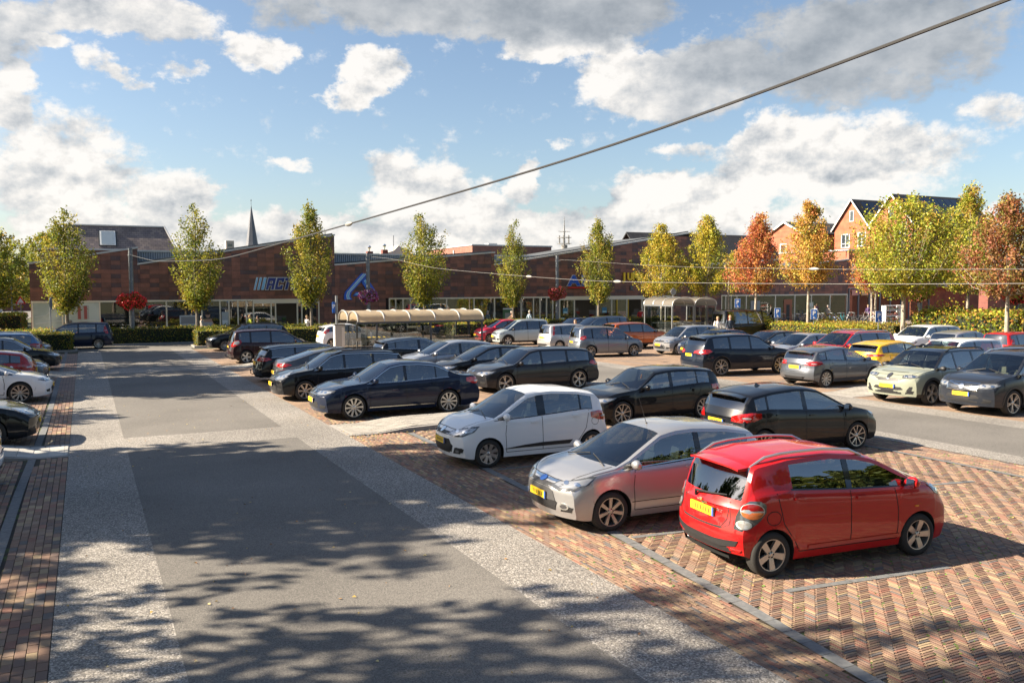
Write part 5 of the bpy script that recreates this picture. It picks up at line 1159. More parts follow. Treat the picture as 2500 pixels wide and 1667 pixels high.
for i,(u,v,z,l) in enumerate(((29.3,90,8.3,'small brick chimney with a ball cowl on the skyline'),(27.0,88,8.0,'small chimney stub behind the ribbed roof wall'))):
    c=empty('chimney',(u,v,0),0,l,'chimney'); q=MB(); q.box(-.3,.3,-.3,.3,5,z-.6); q.build('stack',DBR,c); q=MB(); q.lathe([(.12,z-.6),(.12,z-.3),(.22,z-.15),(.12,z),(0,z+.02)],8,'z'); q.build('cowl',CHR,c)
wb=empty('white_villa',(31.6,92,0),0,'pale stone roof gable with finial peeping above the shop roof','house'); q=MB(); q.prism([(-1.3,5),(1.3,5),(1.3,7.8),(.5,8.0),(0,8.3),(-.6,7.7),(-1.3,7.5)],'y',0,3); q.build('wall',mat('pale_stone',(.6,.57,.52),.7),wb); q=MB(); q.tube([(-.6,0,7.6),(-.6,0,9.4)],.04,5); q.build('finial',SL,wb)
# brick shops on the right
bs=empty('brick_shop',(71.5,65,0),0,'brick shop with glass front and food pictures at the right end of the row','building')
for nm,m_,f in (('wall',OBF,lambda q:(q.box(71.5,90,65,65.3,3.45,7.3),q.box(79.6,80.6,65,65.3,0,3.45),q.box(84,90,65,65.3,0,3.45))),('side_wall',OBR,lambda q:q.box(71.42,71.5,65.32,75,0,7.3)),('roof_edge',LGREY,lambda q:q.box(71.3,90.1,64.9,75,7.3,7.42)),('interior',INT,lambda q:q.box(71.6,84,68,68.1,0,3.4)),
    ('window_frame',mat('frame_grey',(.25,.26,.27),.5),lambda q:[q.box(x-.06,x+.06,64.92,65.05,0,3.42) for x in (71.6,73.0,74.6,76.2,77.8,79.5,80.7,82.3,83.9)]+[q.box(71.6,79.5,64.93,65.04,3.3,3.44),q.box(80.7,83.9,64.93,65.04,3.3,3.44)]),('awning_band',LGREY,lambda q:q.box(79.4,88,64.2,64.9,3.5,4.0)),('shop_band',mat('sign_violet',(.16,.14,.5),.5),lambda q:q.box(81,83.8,64.8,64.9,2.95,3.3))):
    q=MB(); f(q); o=q.build(nm,m_,bs); o.location=-bs.location
for x0,x1 in ((71.7,72.9),(73.1,74.5),(74.7,76.1),(76.3,77.7),(77.9,79.4),(80.8,82.2),(82.4,83.8)):
    q=MB(); q.box(x0,x1,65.0,65.02,.1,3.28); o=q.build('window_pane',SG,bs); o.location=-bs.location
for i,x in enumerate((72.0,73.4,74.9)):
    q=MB(); q.box(x,x+1.0,64.95,64.97,2.62,3.2); o=q.build('picture_panel',mat('food_print_%d'%i,[(.65,.30,.25),(.68,.42,.25),(.6,.2,.16)][i],.5),bs); o.location=-bs.location
window(bs,(71.9,4.3,73.6,5.9,64.97),'y-',.1,(('v',.5),))
bd=empty('dark_brick_building',(80,58,0),0,'long dark red brick wall behind the shrubs at the right','building'); q=MB(); q.box(81,108,56,57,0,4.9); o=q.build('wall',DBR,bd); o.location=-bd.location
q=MB(); q.box(91,101,55.9,55.98,2.6,3.7); o=q.build('fascia_board',mat('fascia_peach',(.55,.36,.26),.6),bd); o.location=-bd.location
q=MB(); q.box(91.4,92.3,55.84,55.9,2.75,3.6); o=q.build('round_logo_panel',WHT,bd); o.location=-bd.location
# far left street houses
hl=empty('street_house',(-18,165,0),0,'brick house with dark roof behind the trees of the left street','house')
q=MB(); q.box(-26,-4,165,172,0,5); o=q.build('wall',DBR,hl); o.location=-hl.location
q=MB(); q.prism([(164.4,5),(168.5,8.5),(172.6,5)],'x',-26.5,-3.5); o=q.build('roof',DT,hl); o.location=-hl.location
for i in range(6): window(hl,(-25+i*3.4,1.0,-23+i*3.4,2.9,164.98),'y-',.12,(('v',.5),))
# low far greenery so that the horizon is closed
shrub_far=[]
rsf=np.random.RandomState(77); n=26000; uu=rsf.uniform(-60,420,n); vv=230+rsf.normal(0,10,n); hh=np.abs(rsf.normal(0,1,n)); zz=np.clip(rsf.uniform(0,1,n)*(5.2+1.7*np.sin(uu*.11)+1.2*np.sin(uu*.37)),0,9)
Pf=np.c_[uu,vv,zz]; Cf=np.array(PAL['dark'])[rsf.randint(0,6,n)]*rsf.uniform(.7,1.3,(n,1))
tag(link('distant_woodland',quadmesh('distant_woodland',leafquads(Pf,1.5,Cf,rsf),n,LEAF,Cf)),'distant belt of trees closing the horizon','trees',kind='stuff')
P_=paint
black=P_('black',(.008,.009,.012),.2); navy=P_('navy',(.010,.018,.045),.3); dgrey=P_('dark_grey',(.10,.105,.115),.5); grey=P_('grey',(.13,.14,.16),.6); silver=P_('silver',(.52,.52,.53),.65); white=P_('white',(.74,.75,.77),0,.4); red=P_('red',(.50,.007,.008),.05,.35)
brown=P_('brown',(.035,.014,.016),.4); blue=P_('blue',(.10,.20,.36),.5); sage=P_('sage',(.34,.36,.28),.1); orange=P_('orange',(.50,.11,.02),.5); yellow=P_('yellow',(.72,.40,.01),.2); ice=P_('pale_blue',(.48,.55,.56),.3); crims=P_('crimson',(.50,.01,.045),.2); anth=P_('anthracite',(.022,.023,.028),.4); lilac=P_('pale_silver_blue',(.42,.44,.48),.6); vred=P_('deep_red',(.42,.012,.012),.25)
# --- the red hatchback nearest the camera
def ex_red(A):
    d,rb=A['decal'],A['ribbon']; H,L=A['H'],A['L']
    for s in (-1,1):
        # lamp cluster: clear drop with a round red over orange lens and a round white one
        rc=A['rcor'](s)
        o=d('tail_light_cluster',[(41,.61),(47,.595),(54,.64),(61,.73),(66,.83),(66,.92),(61,.965),(53,.965),(46,.90),(42,.76)],rc,mat('dark_chrome',(.16,.16,.165),.12,.6,coat=1),.010,asp=.012)
        if o:
            circ=lambda ca,cz,ra_,rz_:[(ca+ra_*math.cos(t),cz+rz_*math.sin(t)) for t in np.linspace(0,2*PI,17)[:-1]]
            d('lamp_ring',circ(55,.845,9.2,.096),rc,SILV,.020,o,asp=.012); d('lamp_red',[(55+8.3*math.cos(t),.845+.087*math.sin(t)) for t in np.linspace(.05,PI-.05,11)],rc,TLG,.026,o,asp=.012); d('lamp_orange',[(55+8.3*math.cos(t),.835-.087*math.sin(t)) for t in np.linspace(.05,PI-.05,11)],rc,mat('lamp_amber',(.48,.13,.03),.15,.0,coat=.6),.026,o,asp=.012)
            d('lamp_ring',circ(48.5,.675,5.8,.055),rc,SILV,.020,o,asp=.012); d('lamp_white',circ(48.5,.675,4.7,.045),rc,TLC,.026,o,asp=.012)
        d('rear_reflector',[(37,.33),(46,.33),(47,.36),(38,.36)],rc,TLG,.010,asp=.012)
        sd=A['side'](s)
        d('indicator',[(L*.215-.03,.68),(L*.215+.03,.68),(L*.215+.035,.70),(L*.215-.03,.70)],sd,ORG,.012,dens=.03)
        rb([(L*.845+.10*math.cos(t),.745+.085*math.sin(t)) for t in np.linspace(0,2*PI,19)],sd,.010,SEAM,nm='fuel_flap_seam')
        rb([(1.05,.33),(2.55,.33)],sd,.05,mat('paint_red_sill',(.45,.01,.01),.3,.1,coat=.6),.012,'sill_moulding')
    d('bumper_insert',[(-.62,.40),(-.40,.36),(.40,.36),(.62,.40),(.66,.47),(.50,.455),(.30,.44),(-.30,.44),(-.50,.455),(-.66,.47)],A['rear'],BLK,.010)
    # emblem: a plain cross of two bars, badge letters
    o=d('badge',[(-.085,.845),(-.03,.855),(-.025,.877),(.03,.877),(.035,.858),(.085,.858),(.075,.825),(.03,.822),(.025,.803),(-.03,.803),(-.035,.818),(-.085,.812)],A['rear'],mat('gold_badge',(.75,.60,.30),.2,.9),.016,dens=.05)
    rb([(-.52,.64),(-.50,.88)],A['rear'],.010,SEAM,nm='tailgate_seam'); rb([(.52,.64),(.50,.88)],A['rear'],.010,SEAM,nm='tailgate_seam'); rb([(-.52,.64),(-.40,.585),(0,.575),(.40,.585),(.52,.64)],A['rear'],.010,SEAM,nm='tailgate_seam')
    rb([(-.47,.60),(-.30,.605)],A['rear'],.003,SEAM)
    b=MB(); b.lathe([(.030,0),(.038,-.005),(.038,.12),(.030,.12),(.030,.0)],16,'x',(-L/2+.085,.36,.30)); b.build('exhaust_pipe',CHR,A['root'],smooth=True)
    h=A['cast']((-3,0,.93),(1,0,0)); h2=A['cast']((-3,-.42,1.0),(1,0,0))
    if h and h2:
        b=MB(); p=h[0]+Vector((-.02,0.12,0)); q=h2[0]+Vector((-.025,0,0)); b.tube([p+Vector((0,.03,-.04)),p+Vector((-.02,0,.03)),(p+q)/2+Vector((-.03,0,.01)),q],[.022,.018,.012,.008],6); b.build('rear_wiper',BLK,A['root'],smooth=True)
    d('high_brake_light',[(-.11,1.335),(.11,1.335),(.10,1.310),(-.10,1.310)],A['rear'],TLG,.014,dens=.05)
    for tx,y0,z0,hh in (('SPARK LT',-.22,.792,.034),('CHEVROLET',.46,.845,.026)):
        text_on(A,tx,y0,z0,hh)
def text_on(A,tx,y0,z0,hh):
    r=A['rear'](y0-.06,z0)
    if not r: return
    c=bpy.data.curves.new('badge_lettering','FONT'); c.body=tx; c.size=hh*1.35; c.extrude=.002; c.offset=.0012; c.align_x='LEFT'
    o=bpy.data.objects.new('badge_lettering',c); me=bpy.data.meshes.new_from_object(o); me.materials.append(CHR); bpy.data.objects.remove(o)
    q=link('badge_lettering',me,A['root'],(r[0].x-.012,y0+.0,z0-hh/2)); q.rotation_euler=(PI/2,0,-PI/2)
car('bright red small hatchback with silver roof rails, nearest the camera, rear end towards the road',8.86,8.60,1,'hatch',3.64,1.60,1.49,2.375,.72,.285,red,'five',rot=-5.2,sc=1.0,detail=2,seats=SEATG,glassr=None,rails=SILV,spoiler=True,extra=ex_red,tail=[(30,.1),(31,.1),(31,.101)],
  tune=dict(top=[(0,.46),(.012,.51),(.05,.58),(.11,.635),(.18,.685),(.38,.925),(.46,.972),(.58,1.0),(.76,.985),(.905,.935),(.950,.80),(.985,.645),(1,.56)],belt=[(0,.44),(.05,.55),(.12,.605),(.2,.635),(.5,.665),(.78,.715),(.95,.69),(1,.56)],ws=(.19,.385),rw=(.908,.984),wins=[(.215,.50),(.525,.76)]),
  head=[(34,.50),(50,.50),(64,.55),(72,.64),(69,.66),(56,.61),(38,.56)])
def ex_fi(A):
    L,H=A['L'],A['H']; antenna(A,1.95,.14,.42)
    A['decal']('badge',[(.085*math.cos(t),.715+.036*math.sin(t)) for t in np.linspace(0,2*PI,13)[:-1]],A['front'],mat('badge_blue',(.03,.09,.32),.2,.3),.019)
    A['decal']('chrome_bar',[(-.40,.715),(.40,.715),(.42,.745),(-.42,.745)],A['front'],CHR,.008)
    A['decal']('lower_grille',[(-.46,.46),(.46,.46),(.40,.60),(.30,.635),(-.30,.635),(-.40,.60)],A['front'],mat('grille_mesh',(.10,.10,.105),.5,.4),.010)
    A['decal']('lower_grille',[(-.45,.335),(.45,.335),(.47,.40),(-.47,.40)],A['front'],BLK,.008)
    for s in (-1,1):
        o=A['decal']('fog_light',[(42+5.5*math.cos(t),.40+.05*math.sin(t)) for t in np.linspace(0,2*PI,13)[:-1]],A['fcor'](s),CHR,.012,asp=.012); 
        if o: A['decal']('fog_lens',[(42+3.8*math.cos(t),.40+.034*math.sin(t)) for t in np.linspace(0,2*PI,13)[:-1]],A['fcor'](s),HLD,.015,o,asp=.012)
        A['ribbon']([(.98,.90),(1.5,.935),(2.5,1.00),(2.9,1.03)],A['side'](s),.014,CHR,.006,'window_trim')
        A['ribbon']([(1.15,.42),(2.9,.42)],A['side'](s),.012,SEAM,.002,'sill_seam')
car('silver three door hatchback between the red and white hatchbacks, red reflection on its flank',8.05,11.32,-1,'hatch',3.95,1.72,1.47,2.489,.80,.30,silver,'six',rot=-2.5,sc=.985,detail=2,seats=SEATG,extra=ex_fi,head=[(23,.455),(36,.425),(52,.44),(66,.50),(74,.575),(68,.58),(50,.53),(30,.495)],
  tune=dict(wins=[(.262,.60),(.625,.86)]))
def ex_hy(A):
    for s in (-1,1):
        A['decal']('side_moulding',[(1.02,.36),(2.55,.36),(2.62,.44),(1.9,.435),(1.5,.41)],A['side'](s),BLK,.014,dens=.06)
        o=A['decal']('fog_light_recess',[(34,.30),(46,.30),(50,.42),(38,.42)],A['fcor'](s),BLK,.010,asp=.012)
        if o: A['decal']('fog_lens',[(42+3*math.cos(t),.35+.028*math.sin(t)) for t in np.linspace(0,2*PI,11)[:-1]],A['fcor'](s),HLG,.014,o,asp=.012)
        A['ribbon']([(3.17+.09*math.cos(t),.79+.08*math.sin(t)) for t in np.linspace(0,2*PI,17)],A['side'](s),.009,SEAM,nm='fuel_flap_seam')
    A['decal']('lower_grille',[(-.46,.46),(-.36,.30),(.36,.30),(.46,.46),(.38,.575),(-.38,.575)],A['front'],BLK,.010)
    A['decal']('badge',[(.060*math.cos(t),.705+.036*math.sin(t)) for t in np.linspace(0,2*PI,13)[:-1]],A['front'],CHR,.018)
car('white five door hatchback with black side strips, in the bay just beyond the silver car',8.27,16.22,-1,'hatch',3.665,1.66,1.50,2.385,.72,.285,white,'cap',rot=-1.5,detail=2,seats=SEATG,extra=ex_hy,head=[(22,.44),(34,.42),(50,.43),(64,.49),(72,.565),(62,.56),(46,.525),(28,.485)],tune=dict(wins=[(.255,.50),(.55,.77),(.78,.855)]))
def ex_pas(A):
    for s in (-1,1): A['ribbon']([(1.35,.30),(3.5,.30)],A['side'](s),.022,CHR,.010,'chrome_strip')
    for k in range(4): A['decal']('grille_bar',[(-.33,.555+.035*k),(.33,.555+.035*k),(.34,.567+.035*k),(-.34,.567+.035*k)],A['front'],CHR,.012,dens=.15)
    A['ribbon']([(-.62,.24),(-.3,.225),(.3,.225),(.62,.24)],A['front'],.016,CHR,.012,'chrome_strip')
car('dark navy saloon with ten spoke wheels beside the grey paved island',8.02,23.78,-1,'sedan',4.77,1.82,1.47,2.712,.93,.325,navy,'ten',sc=1.03,detail=2,seats=SEATB,chromewin=True,extra=ex_pas,head=[(20,.45),(34,.44),(50,.455),(64,.50),(68,.54),(54,.535),(38,.52),(24,.51)])
car('black estate with six spoke silver wheels parked left of the navy saloon',7.62,28.27,-1,'estate',4.52,1.75,1.50,2.70,.90,.32,black,'six',sc=1.02,seats=SEATD,chromewin=True,rails=BLK,head=[(24,.45),(36,.43),(52,.45),(64,.52),(70,.60),(62,.60),(44,.54),(28,.51)],
   extra=lambda A:A['ribbon']([(-.55,.19),(-.3,.18),(.3,.18),(.55,.19)],A['front'],.018,CHR,.012,'chrome_strip'))
car('dark grey fastback saloon seen from behind, next to the black estate',8.35,31.25,1,'sedan',4.80,1.80,1.44,2.70,.95,.315,dgrey,'ten',seats=SEATD,tail=[(20,.58),(40,.565),(60,.58),(72,.62),(66,.655),(44,.655),(22,.65)],tune=dict(top=[(0,.43),(.01,.47),(.05,.545),(.15,.615),(.265,.655),(.41,.955),(.49,1.0),(.6,.995),(.72,.93),(.91,.74),(.95,.725),(.985,.69),(1,.58)],rw=(.725,.90)))
car('black estate with tow hook seen from behind, left of the grey fastback',8.1,34.0,1,'estate',4.70,1.83,1.44,2.81,.90,.32,black,'ten',tow=True,spoiler=True,chromewin=True,tail=[(26,.585),(42,.57),(62,.585),(74,.62),(66,.675),(44,.67),(28,.655)])
car('dark brown minivan with tow hook and clear rear lamps beside the small island',8.28,43.22,1,'mpv',4.36,1.77,1.62,2.75,.86,.32,brown,'five',tow=True,seats=SEATD,glassr=GLD,tail=[(36,.50),(50,.50),(66,.55),(74,.64),(70,.70),(54,.68),(42,.60)],
   extra=lambda A:[A['decal']('clear_lens',[(48,.53*1.62),(60,.55*1.62),(68,.62*1.62),(64,.68*1.62),(52,.66*1.62)],A['rcor'](s),TLC,.017,asp=.012) for s in (-1,1)])
car('black estate with many spoked wheels before the low hedge, front to the road',8.62,52.4,-1,'estate',4.77,1.82,1.51,2.71,.93,.32,black,'multi',chromewin=True,rails=BLK)
car('small white hatchback seen from behind at the left end of the trolley shelter',14.3,50.9,1,'hatch',3.95,1.72,1.48,2.49,.80,.30,white,'five',tail=[(44,.60),(56,.60),(70,.68),(74,.78),(66,.79),(54,.74)],spoiler=True)
# right half of the middle block
car('black hatchback with orange air freshener in its windscreen, front to the middle',13.8,19.42,-1,'hatch',4.24,1.75,1.42,2.66,.74,.32,black,'y',rot=0,detail=2,seats=SEATG,glassr=None,tune=dict(top=[(0,.44),(.012,.485),(.05,.55),(.13,.60),(.285,.65),(.44,.955),(.52,.985),(.62,1.0),(.78,.985),(.90,.945),(.955,.81),(.988,.66),(1,.58)],ws=(.29,.445),wins=[(.305,.535),(.56,.745),(.755,.85)]),
   extra=lambda A:[tag(MB().prism([(-.035,0),(.035,0),(0,.12)],'y',-.012,.012).build('air_freshener',ORG,A['root'],loc=(A['L']/2-A['ws1']-.03,.0,1.10)))])
def ex_kia(A): fin(A,2.9); A['decal']('high_brake_light',[(-.12,1.275),(.12,1.275),(.11,1.25),(-.11,1.25)],A['rear'],TLG,.012,dens=.05)
car('black hatchback with shark fin aerial behind the silver and red cars, rear window towards us',14.08,14.42,1,'hatch',4.05,1.72,1.45,2.57,.82,.30,black,'y',rot=-3,detail=2,seats=SEATG,glassr=GLD,spoiler=True,extra=ex_kia,head=[(30,.475),(44,.46),(58,.49),(70,.56),(66,.575),(50,.54),(34,.52)])
car('dark grey estate with five big spokes behind the white hatchback',14.28,27.12,-1,'estate',4.70,1.83,1.43,2.81,.88,.33,anth,'big',sc=1.03,detail=1,seats=SEATG,glassr=GLD,tail=[(34,.55),(50,.545),(68,.575),(76,.62),(70,.67),(52,.66),(36,.64)])
car('black hatchback half hidden behind the dark grey estate, aerial on its roof',13.7,29.8,-1,'hatch',4.24,1.75,1.42,2.66,.75,.32,black,'ten',extra=lambda A:antenna(A,3.4,-.12,.25))
car('silver hatchback with violet tinted windscreen behind two dark cars',13.2,32.5,-1,'hatch',4.2,1.74,1.48,2.6,.85,.31,lilac,'ten')
car('black hatchback under the trolley shelter, rear lamp red at its left end',13.0,35.4,1,'hatch',4.28,1.81,1.49,2.61,.88,.31,black,'five',chromewin=True,spoiler=True,tail=[(44,.60),(56,.59),(72,.63),(76,.68),(62,.67),(48,.65)])
# right hand bays, first column
def ex_xc60(A):
    for k in range(7): A['decal']('grille_bar',[(-.44,.70+.028*k),(.44,.70+.028*k),(.44,.708+.028*k),(-.44,.708+.028*k)],A['front'],CHR,.014,dens=.15)
    A['ribbon']([(-.46,.69),(.46,.69),(.46,.90),(-.46,.90),(-.46,.69)],A['front'],.018,CHR,.014,'grille_frame')
    A['ribbon']([(-.43,.88),(.43,.71)],A['front'],.02,CHR,.018,'grille_diagonal'); A['decal']('badge',[(.075*math.cos(t),.79+.07*math.sin(t)) for t in np.linspace(0,2*PI,13)[:-1]],A['front'],CHR,.026)
    A['decal']('skid_plate',[(-.55,.24),(.55,.24),(.62,.32),(-.62,.32)],A['front'],SILV,.016); arches(A,.03)
car('dark grey blue off roader with barred chrome grille at the right edge',24.27,15.9,-1,'suv',4.63,1.89,1.71,2.774,.93,.36,P_('slate',(.022,.026,.036),.4),'big',seats=SEATB,extra=ex_xc60,head=[(30,.45),(44,.44),(58,.465),(68,.51),(62,.535),(46,.525),(32,.51)],rails=SILV)
def ex_xc40(A):
    arches(A,.07)
    A['ribbon']([(-.50,.80),(.50,.80),(.46,.98),(-.46,.98),(-.50,.80)],A['front'],.008,SEAM,.004,'panel_seam')
    A['decal']('grille_slot',[(-.40,.755),(.40,.755),(.44,.79),(-.44,.79)],A['front'],BLK,.010)
    A['decal']('badge',[(.07*math.cos(t),.87+.07*math.sin(t)) for t in np.linspace(0,2*PI,13)[:-1]],A['front'],HLD,.02)
    for s in (-1,1):
        A['decal']('fog_light_recess',[(40,.46),(47,.45),(49,.58),(45,.58)],A['fcor'](s),BLK,.014,asp=.012)
car('sage green off roader with black roof beside the pale paved island',24.12,18.5,-1,'suv',4.44,1.87,1.65,2.70,.88,.36,sage,'aero',rot=4,clad=True,roofm=TRIM,extra=ex_xc40,head=[(32,.50),(46,.495),(60,.52),(64,.55),(50,.56),(34,.545)],rails=BLK,detail=2,glassr=GLD)
car('dark grey small hatchback with bright ten spoke wheels beside the pale island',24.78,23.2,1,'hatch',3.97,1.75,1.42,2.47,.78,.31,grey,'ten',rot=2,detail=2,glassr=None,spoiler=True,tail=[(30,.565),(44,.55),(62,.56),(74,.60),(70,.655),(50,.655),(34,.645)])
def ex_x3(A):
    for s in (-1,1): A['decal']('exhaust_pipe',[(.52*s+.07*math.cos(t),.36+.035*math.sin(t)) for t in np.linspace(0,2*PI,11)[:-1]],A['rear'],CHR,.02)
    A['decal']('bumper_cladding',[(-.70,.30),(.70,.30),(.66,.42),(-.66,.42)],A['rear'],mat('bumper_grey',(.20,.20,.21),.4,.3),.010,dens=.1); fin(A,3.4); arches(A,.025)
car('black blue off roader with big alloy wheels and yellow rear plate, rear to the lane',24.33,27.9,1,'suv',4.71,1.89,1.67,2.864,.86,.375,P_('black_blue',(.008,.013,.026),.3),'y',rot=-6,detail=2,glassr=GLD,chromewin=False,spoiler=True,extra=ex_x3,tail=[(24,.55),(44,.53),(66,.55),(76,.60),(68,.645),(46,.64),(26,.60)])
car('metallic grey compact people carrier with roof rails, rear lamps on white glass',24.45,38.2,1,'mpv',4.08,1.73,1.62,2.54,.75,.32,P_('mid_grey',(.20,.22,.25),.6),'y',rot=-7,sc=.97,rails=SILV,tail=[(50,.58),(60,.57),(72,.62),(72,.70),(62,.70),(52,.66)])
car('silver tall hatchback with high red rear lamps left of the grey people carrier',25.15,42.9,1,'mpv',4.02,1.71,1.52,2.49,.8,.30,P_('warm_silver',(.58,.57,.56),.5),'cap',tail=[(58,.60),(64,.60),(68,.80),(66,.93),(60,.92)])
def ex_pan(A): arches(A,.06)
car('pale blue small tall hatchback with black cladding and star wheels',24.65,48.4,-1,'mpv',3.70,1.67,1.60,2.30,.77,.30,ice,'five',rot=-9,clad=True,extra=ex_pan,rails=SILV)
car('crimson small hatchback at the left end of the row, partly behind the pale blue car',24.7,51.4,-1,'hatch',3.62,1.66,1.50,2.30,.72,.29,crims,'six',rot=-5)
# second column
car('dark blue saloon nose peeking out left of the black blue off roader',29.2,34.75,-1,'sedan',4.6,1.82,1.43,2.75,.85,.32,navy,'y')
car('silver small people carrier with open faced front between the lanes',29.15,37.45,-1,'mpv',3.77,1.62,1.54,2.36,.70,.29,silver,'cap')
car('copper orange crossover seen from behind, right of the grey people carrier',29.0,42.2,1,'suv',4.30,1.77,1.55,2.605,.87,.33,orange,'big',glassr=GLD,spoiler=TRIM,roofm=None,clad=True)
car('dark blue estate in front of the hedge, left of the tall dark people carrier',30.9,52.0,-1,'estate',4.6,1.8,1.47,2.7,.9,.32,navy,'ten')
car('tall dark people carrier behind the silver and grey cars',30.7,48.9,-1,'mpv',4.55,1.83,1.68,2.78,.88,.33,anth,'ten',chromewin=True)
car('dark saloon with its windscreen showing behind the black blue off roader',30.1,32.15,-1,'sedan',4.45,1.76,1.45,2.65,.85,.31,anth,'ten',tune=dict(top=T['hatch']['top'],ws=T['hatch']['ws'],rw=T['hatch']['rw'],wins=T['hatch']['wins'],belt=T['hatch']['belt']))
car('light silver hatchback beyond the off roader bonnet',29.5,29.45,-1,'hatch',4.1,1.7,1.47,2.5,.8,.30,lilac,'ten')
car('red off roader between light silver hatchback and yellow hatchback',29.7,26.9,-1,'suv',4.65,1.80,1.68,2.67,.95,.35,vred,'ten',rails=SILV,chromewin=True)
car('bright yellow hatchback with black rear window panel',29.4,24.35,1,'hatch',4.06,1.75,1.43,2.54,.84,.32,yellow,'five',glassr=GLD,spoiler=TRIM,tail=[(24,.60),(44,.59),(66,.605),(74,.63),(66,.66),(44,.655),(26,.65)])
car('white people carrier with short roof aerial behind the sage green off roader',29.75,21.9,-1,'mpv',4.38,1.83,1.60,2.65,.9,.32,white,'ten',extra=lambda A:antenna(A,2.1,-.10,.16))
car('dark car roof cut by the right edge behind the off roader',30.0,19.2,-1,'estate',4.6,1.8,1.47,2.7,.9,.32,anth,'ten')
# third column
car('white off roader before the tall leafy hedge',38.6,30.1,-1,'suv',4.35,1.84,1.61,2.64,.88,.34,white,'big')
car('light grey hatchback seen from behind, between white off roader and red city car',38.5,27.7,1,'hatch',3.97,1.68,1.46,2.47,.8,.30,lilac,'ten')
car('red city car seen from behind at the right edge, black tailgate glass',38.6,25.2,1,'mpv',3.54,1.64,1.49,2.42,.585,.29,red,'five',glassr=GLD,tail=[(52,.60),(60,.59),(68,.62),(68,.80),(60,.80)])
def ex_van(A): pass
car('black delivery van with tinted side windows left of the red tree',41.35,46.4,1,'van',5.4,1.92,1.99,3.5,.90,.32,black,'six',name='parked_van',cat='van',glassr=GLD,rails=BLK,tail=[(56,.40),(64,.40),(66,.85),(60,.85)],tumble=.13)
# left bays
car('white off roader rear corner at the left edge beside the pale tiled island',-3.62,18.1,-1,'suv',4.4,1.84,1.62,2.65,.88,.34,white,'ten')
def ex_ins(A):
    A['ribbon']([(-.62,.20),(-.25,.17),(.25,.17),(.62,.20)],A['front'],.02,CHR,.012,'chrome_strip')
    for k in range(5): A['decal']('grille_bar',[(-.36,.52+.032*k),(.36,.52+.032*k),(.37,.53+.032*k),(-.37,.53+.032*k)],A['front'],CHR,.014,dens=.15)
car('black saloon with chrome barred grille at the left edge, nose to the road',-3.45,23.35,1,'sedan',4.83,1.86,1.49,2.74,.97,.33,black,'five',extra=ex_ins,head=[(26,.47),(38,.455),(54,.475),(66,.54),(70,.585),(58,.575),(40,.535)])
car('white hatchback with dark wheel spokes on the left, nose to the road',-3.17,31.95,1,'hatch',4.36,1.81,1.44,2.67,.92,.33,white,'ten',head=[(22,.485),(36,.45),(52,.46),(66,.50),(60,.53),(40,.52)])
car('red hatchback tail between the white and black cars on the left',-3.72,35.5,-1,'hatch',4.3,1.79,1.46,2.65,.9,.32,vred,'ten',glassr=GLD)
car('dark grey car nose just showing behind the red tail on the left',-3.45,37.9,1,'hatch',4.3,1.79,1.46,2.65,.9,.32,grey,'ten')
car('black estate with multi spoke wheels on the left beyond the white hatchback',-3.3,43.75,1,'estate',4.56,1.82,1.49,2.65,.93,.32,black,'multi',chromewin=True)
car('mid blue estate tail with red lamp before the square hedge block',-4.1,47.9,-1,'estate',4.6,1.8,1.50,2.65,.9,.32,blue,'ten',rails=SILV)
car('grey car nose showing behind the blue estate tail',-3.75,50.8,1,'hatch',4.3,1.79,1.46,2.65,.9,.32,grey,'ten')
mv=car('dark blue minivan driving past the long hedge with a driver in orange',-.62,58.1,-1,'mpv',4.35,1.75,1.60,2.60,.88,.31,navy,'multi',name='moving_car',group='cars on the streets',tail=[(58,.56),(66,.56),(74,.66),(70,.84),(62,.84)])
car('white hatchback parked far up the side street at the left',-12.6,149,1,'hatch',4.3,1.8,1.5,2.6,.9,.32,white,'ten',rot=-60,group='cars on the streets',seams=False,detail=0)
# ================================================================ street furniture
GALV=mat('galvanised_steel',(.30,.32,.34),.45,.6); POLEM=mat('pole_paint',(.16,.18,.20),.45,.3,noise=(6,(.22,.23,.24),.5,.7)); DSTEEL=mat('dark_steel',(.07,.08,.095),.45,.4)
def basket(root,z,R,H,cols,n=2600,seed=1,m='flower'):
    R*=.80; H*=.82
    rs=np.random.RandomState(seed); d=rs.normal(size=(n,3)); d/=np.linalg.norm(d,axis=1)[:,None]; rr=rs.uniform(.45,1.04,n)[:,None]
    P=d*rr*np.array([R,R,H/2])+[0,0,z]; P[:,2]+= .08*np.sin(P[:,0]*7); out=(rr[:,0]>.86)&(rs.rand(n)<.75)
    g=np.array(PAL['green'])[rs.randint(0,4,n)]*rs.uniform(.5,1,(n,1)); c=np.array(cols)[rs.randint(0,len(cols),n)]*rs.uniform(.7,1.2,(n,1)); C=np.where(out[:,None],c,g)
    fl=out; link('leaves',quadmesh('leaves',leafquads(P[~fl],.10,C[~fl],rs),int((~fl).sum()),LEAF,C[~fl]),root); link('blossoms',quadmesh('blossoms',leafquads(P[fl],.13,C[fl],rs),int(fl.sum()),mat('petal',(.7,.05,.05),.5,attr=True,trans=.15),C[fl]),root)
    b=MB(); b.lathe([(R*.35,z-H*.35),(R*.6,z-H*.05),(R*.62,z)],14,'z'); b.build('basket_bowl',BLK,root)
REDF=[(.95,.03,.04),(.95,.08,.08),(.8,.02,.03)]; PINKF=[(.62,.08,.28),(.5,.06,.3),(.65,.25,.5),(.45,.03,.08),(.25,.15,.5),(.7,.5,.6)]
lamps=[]
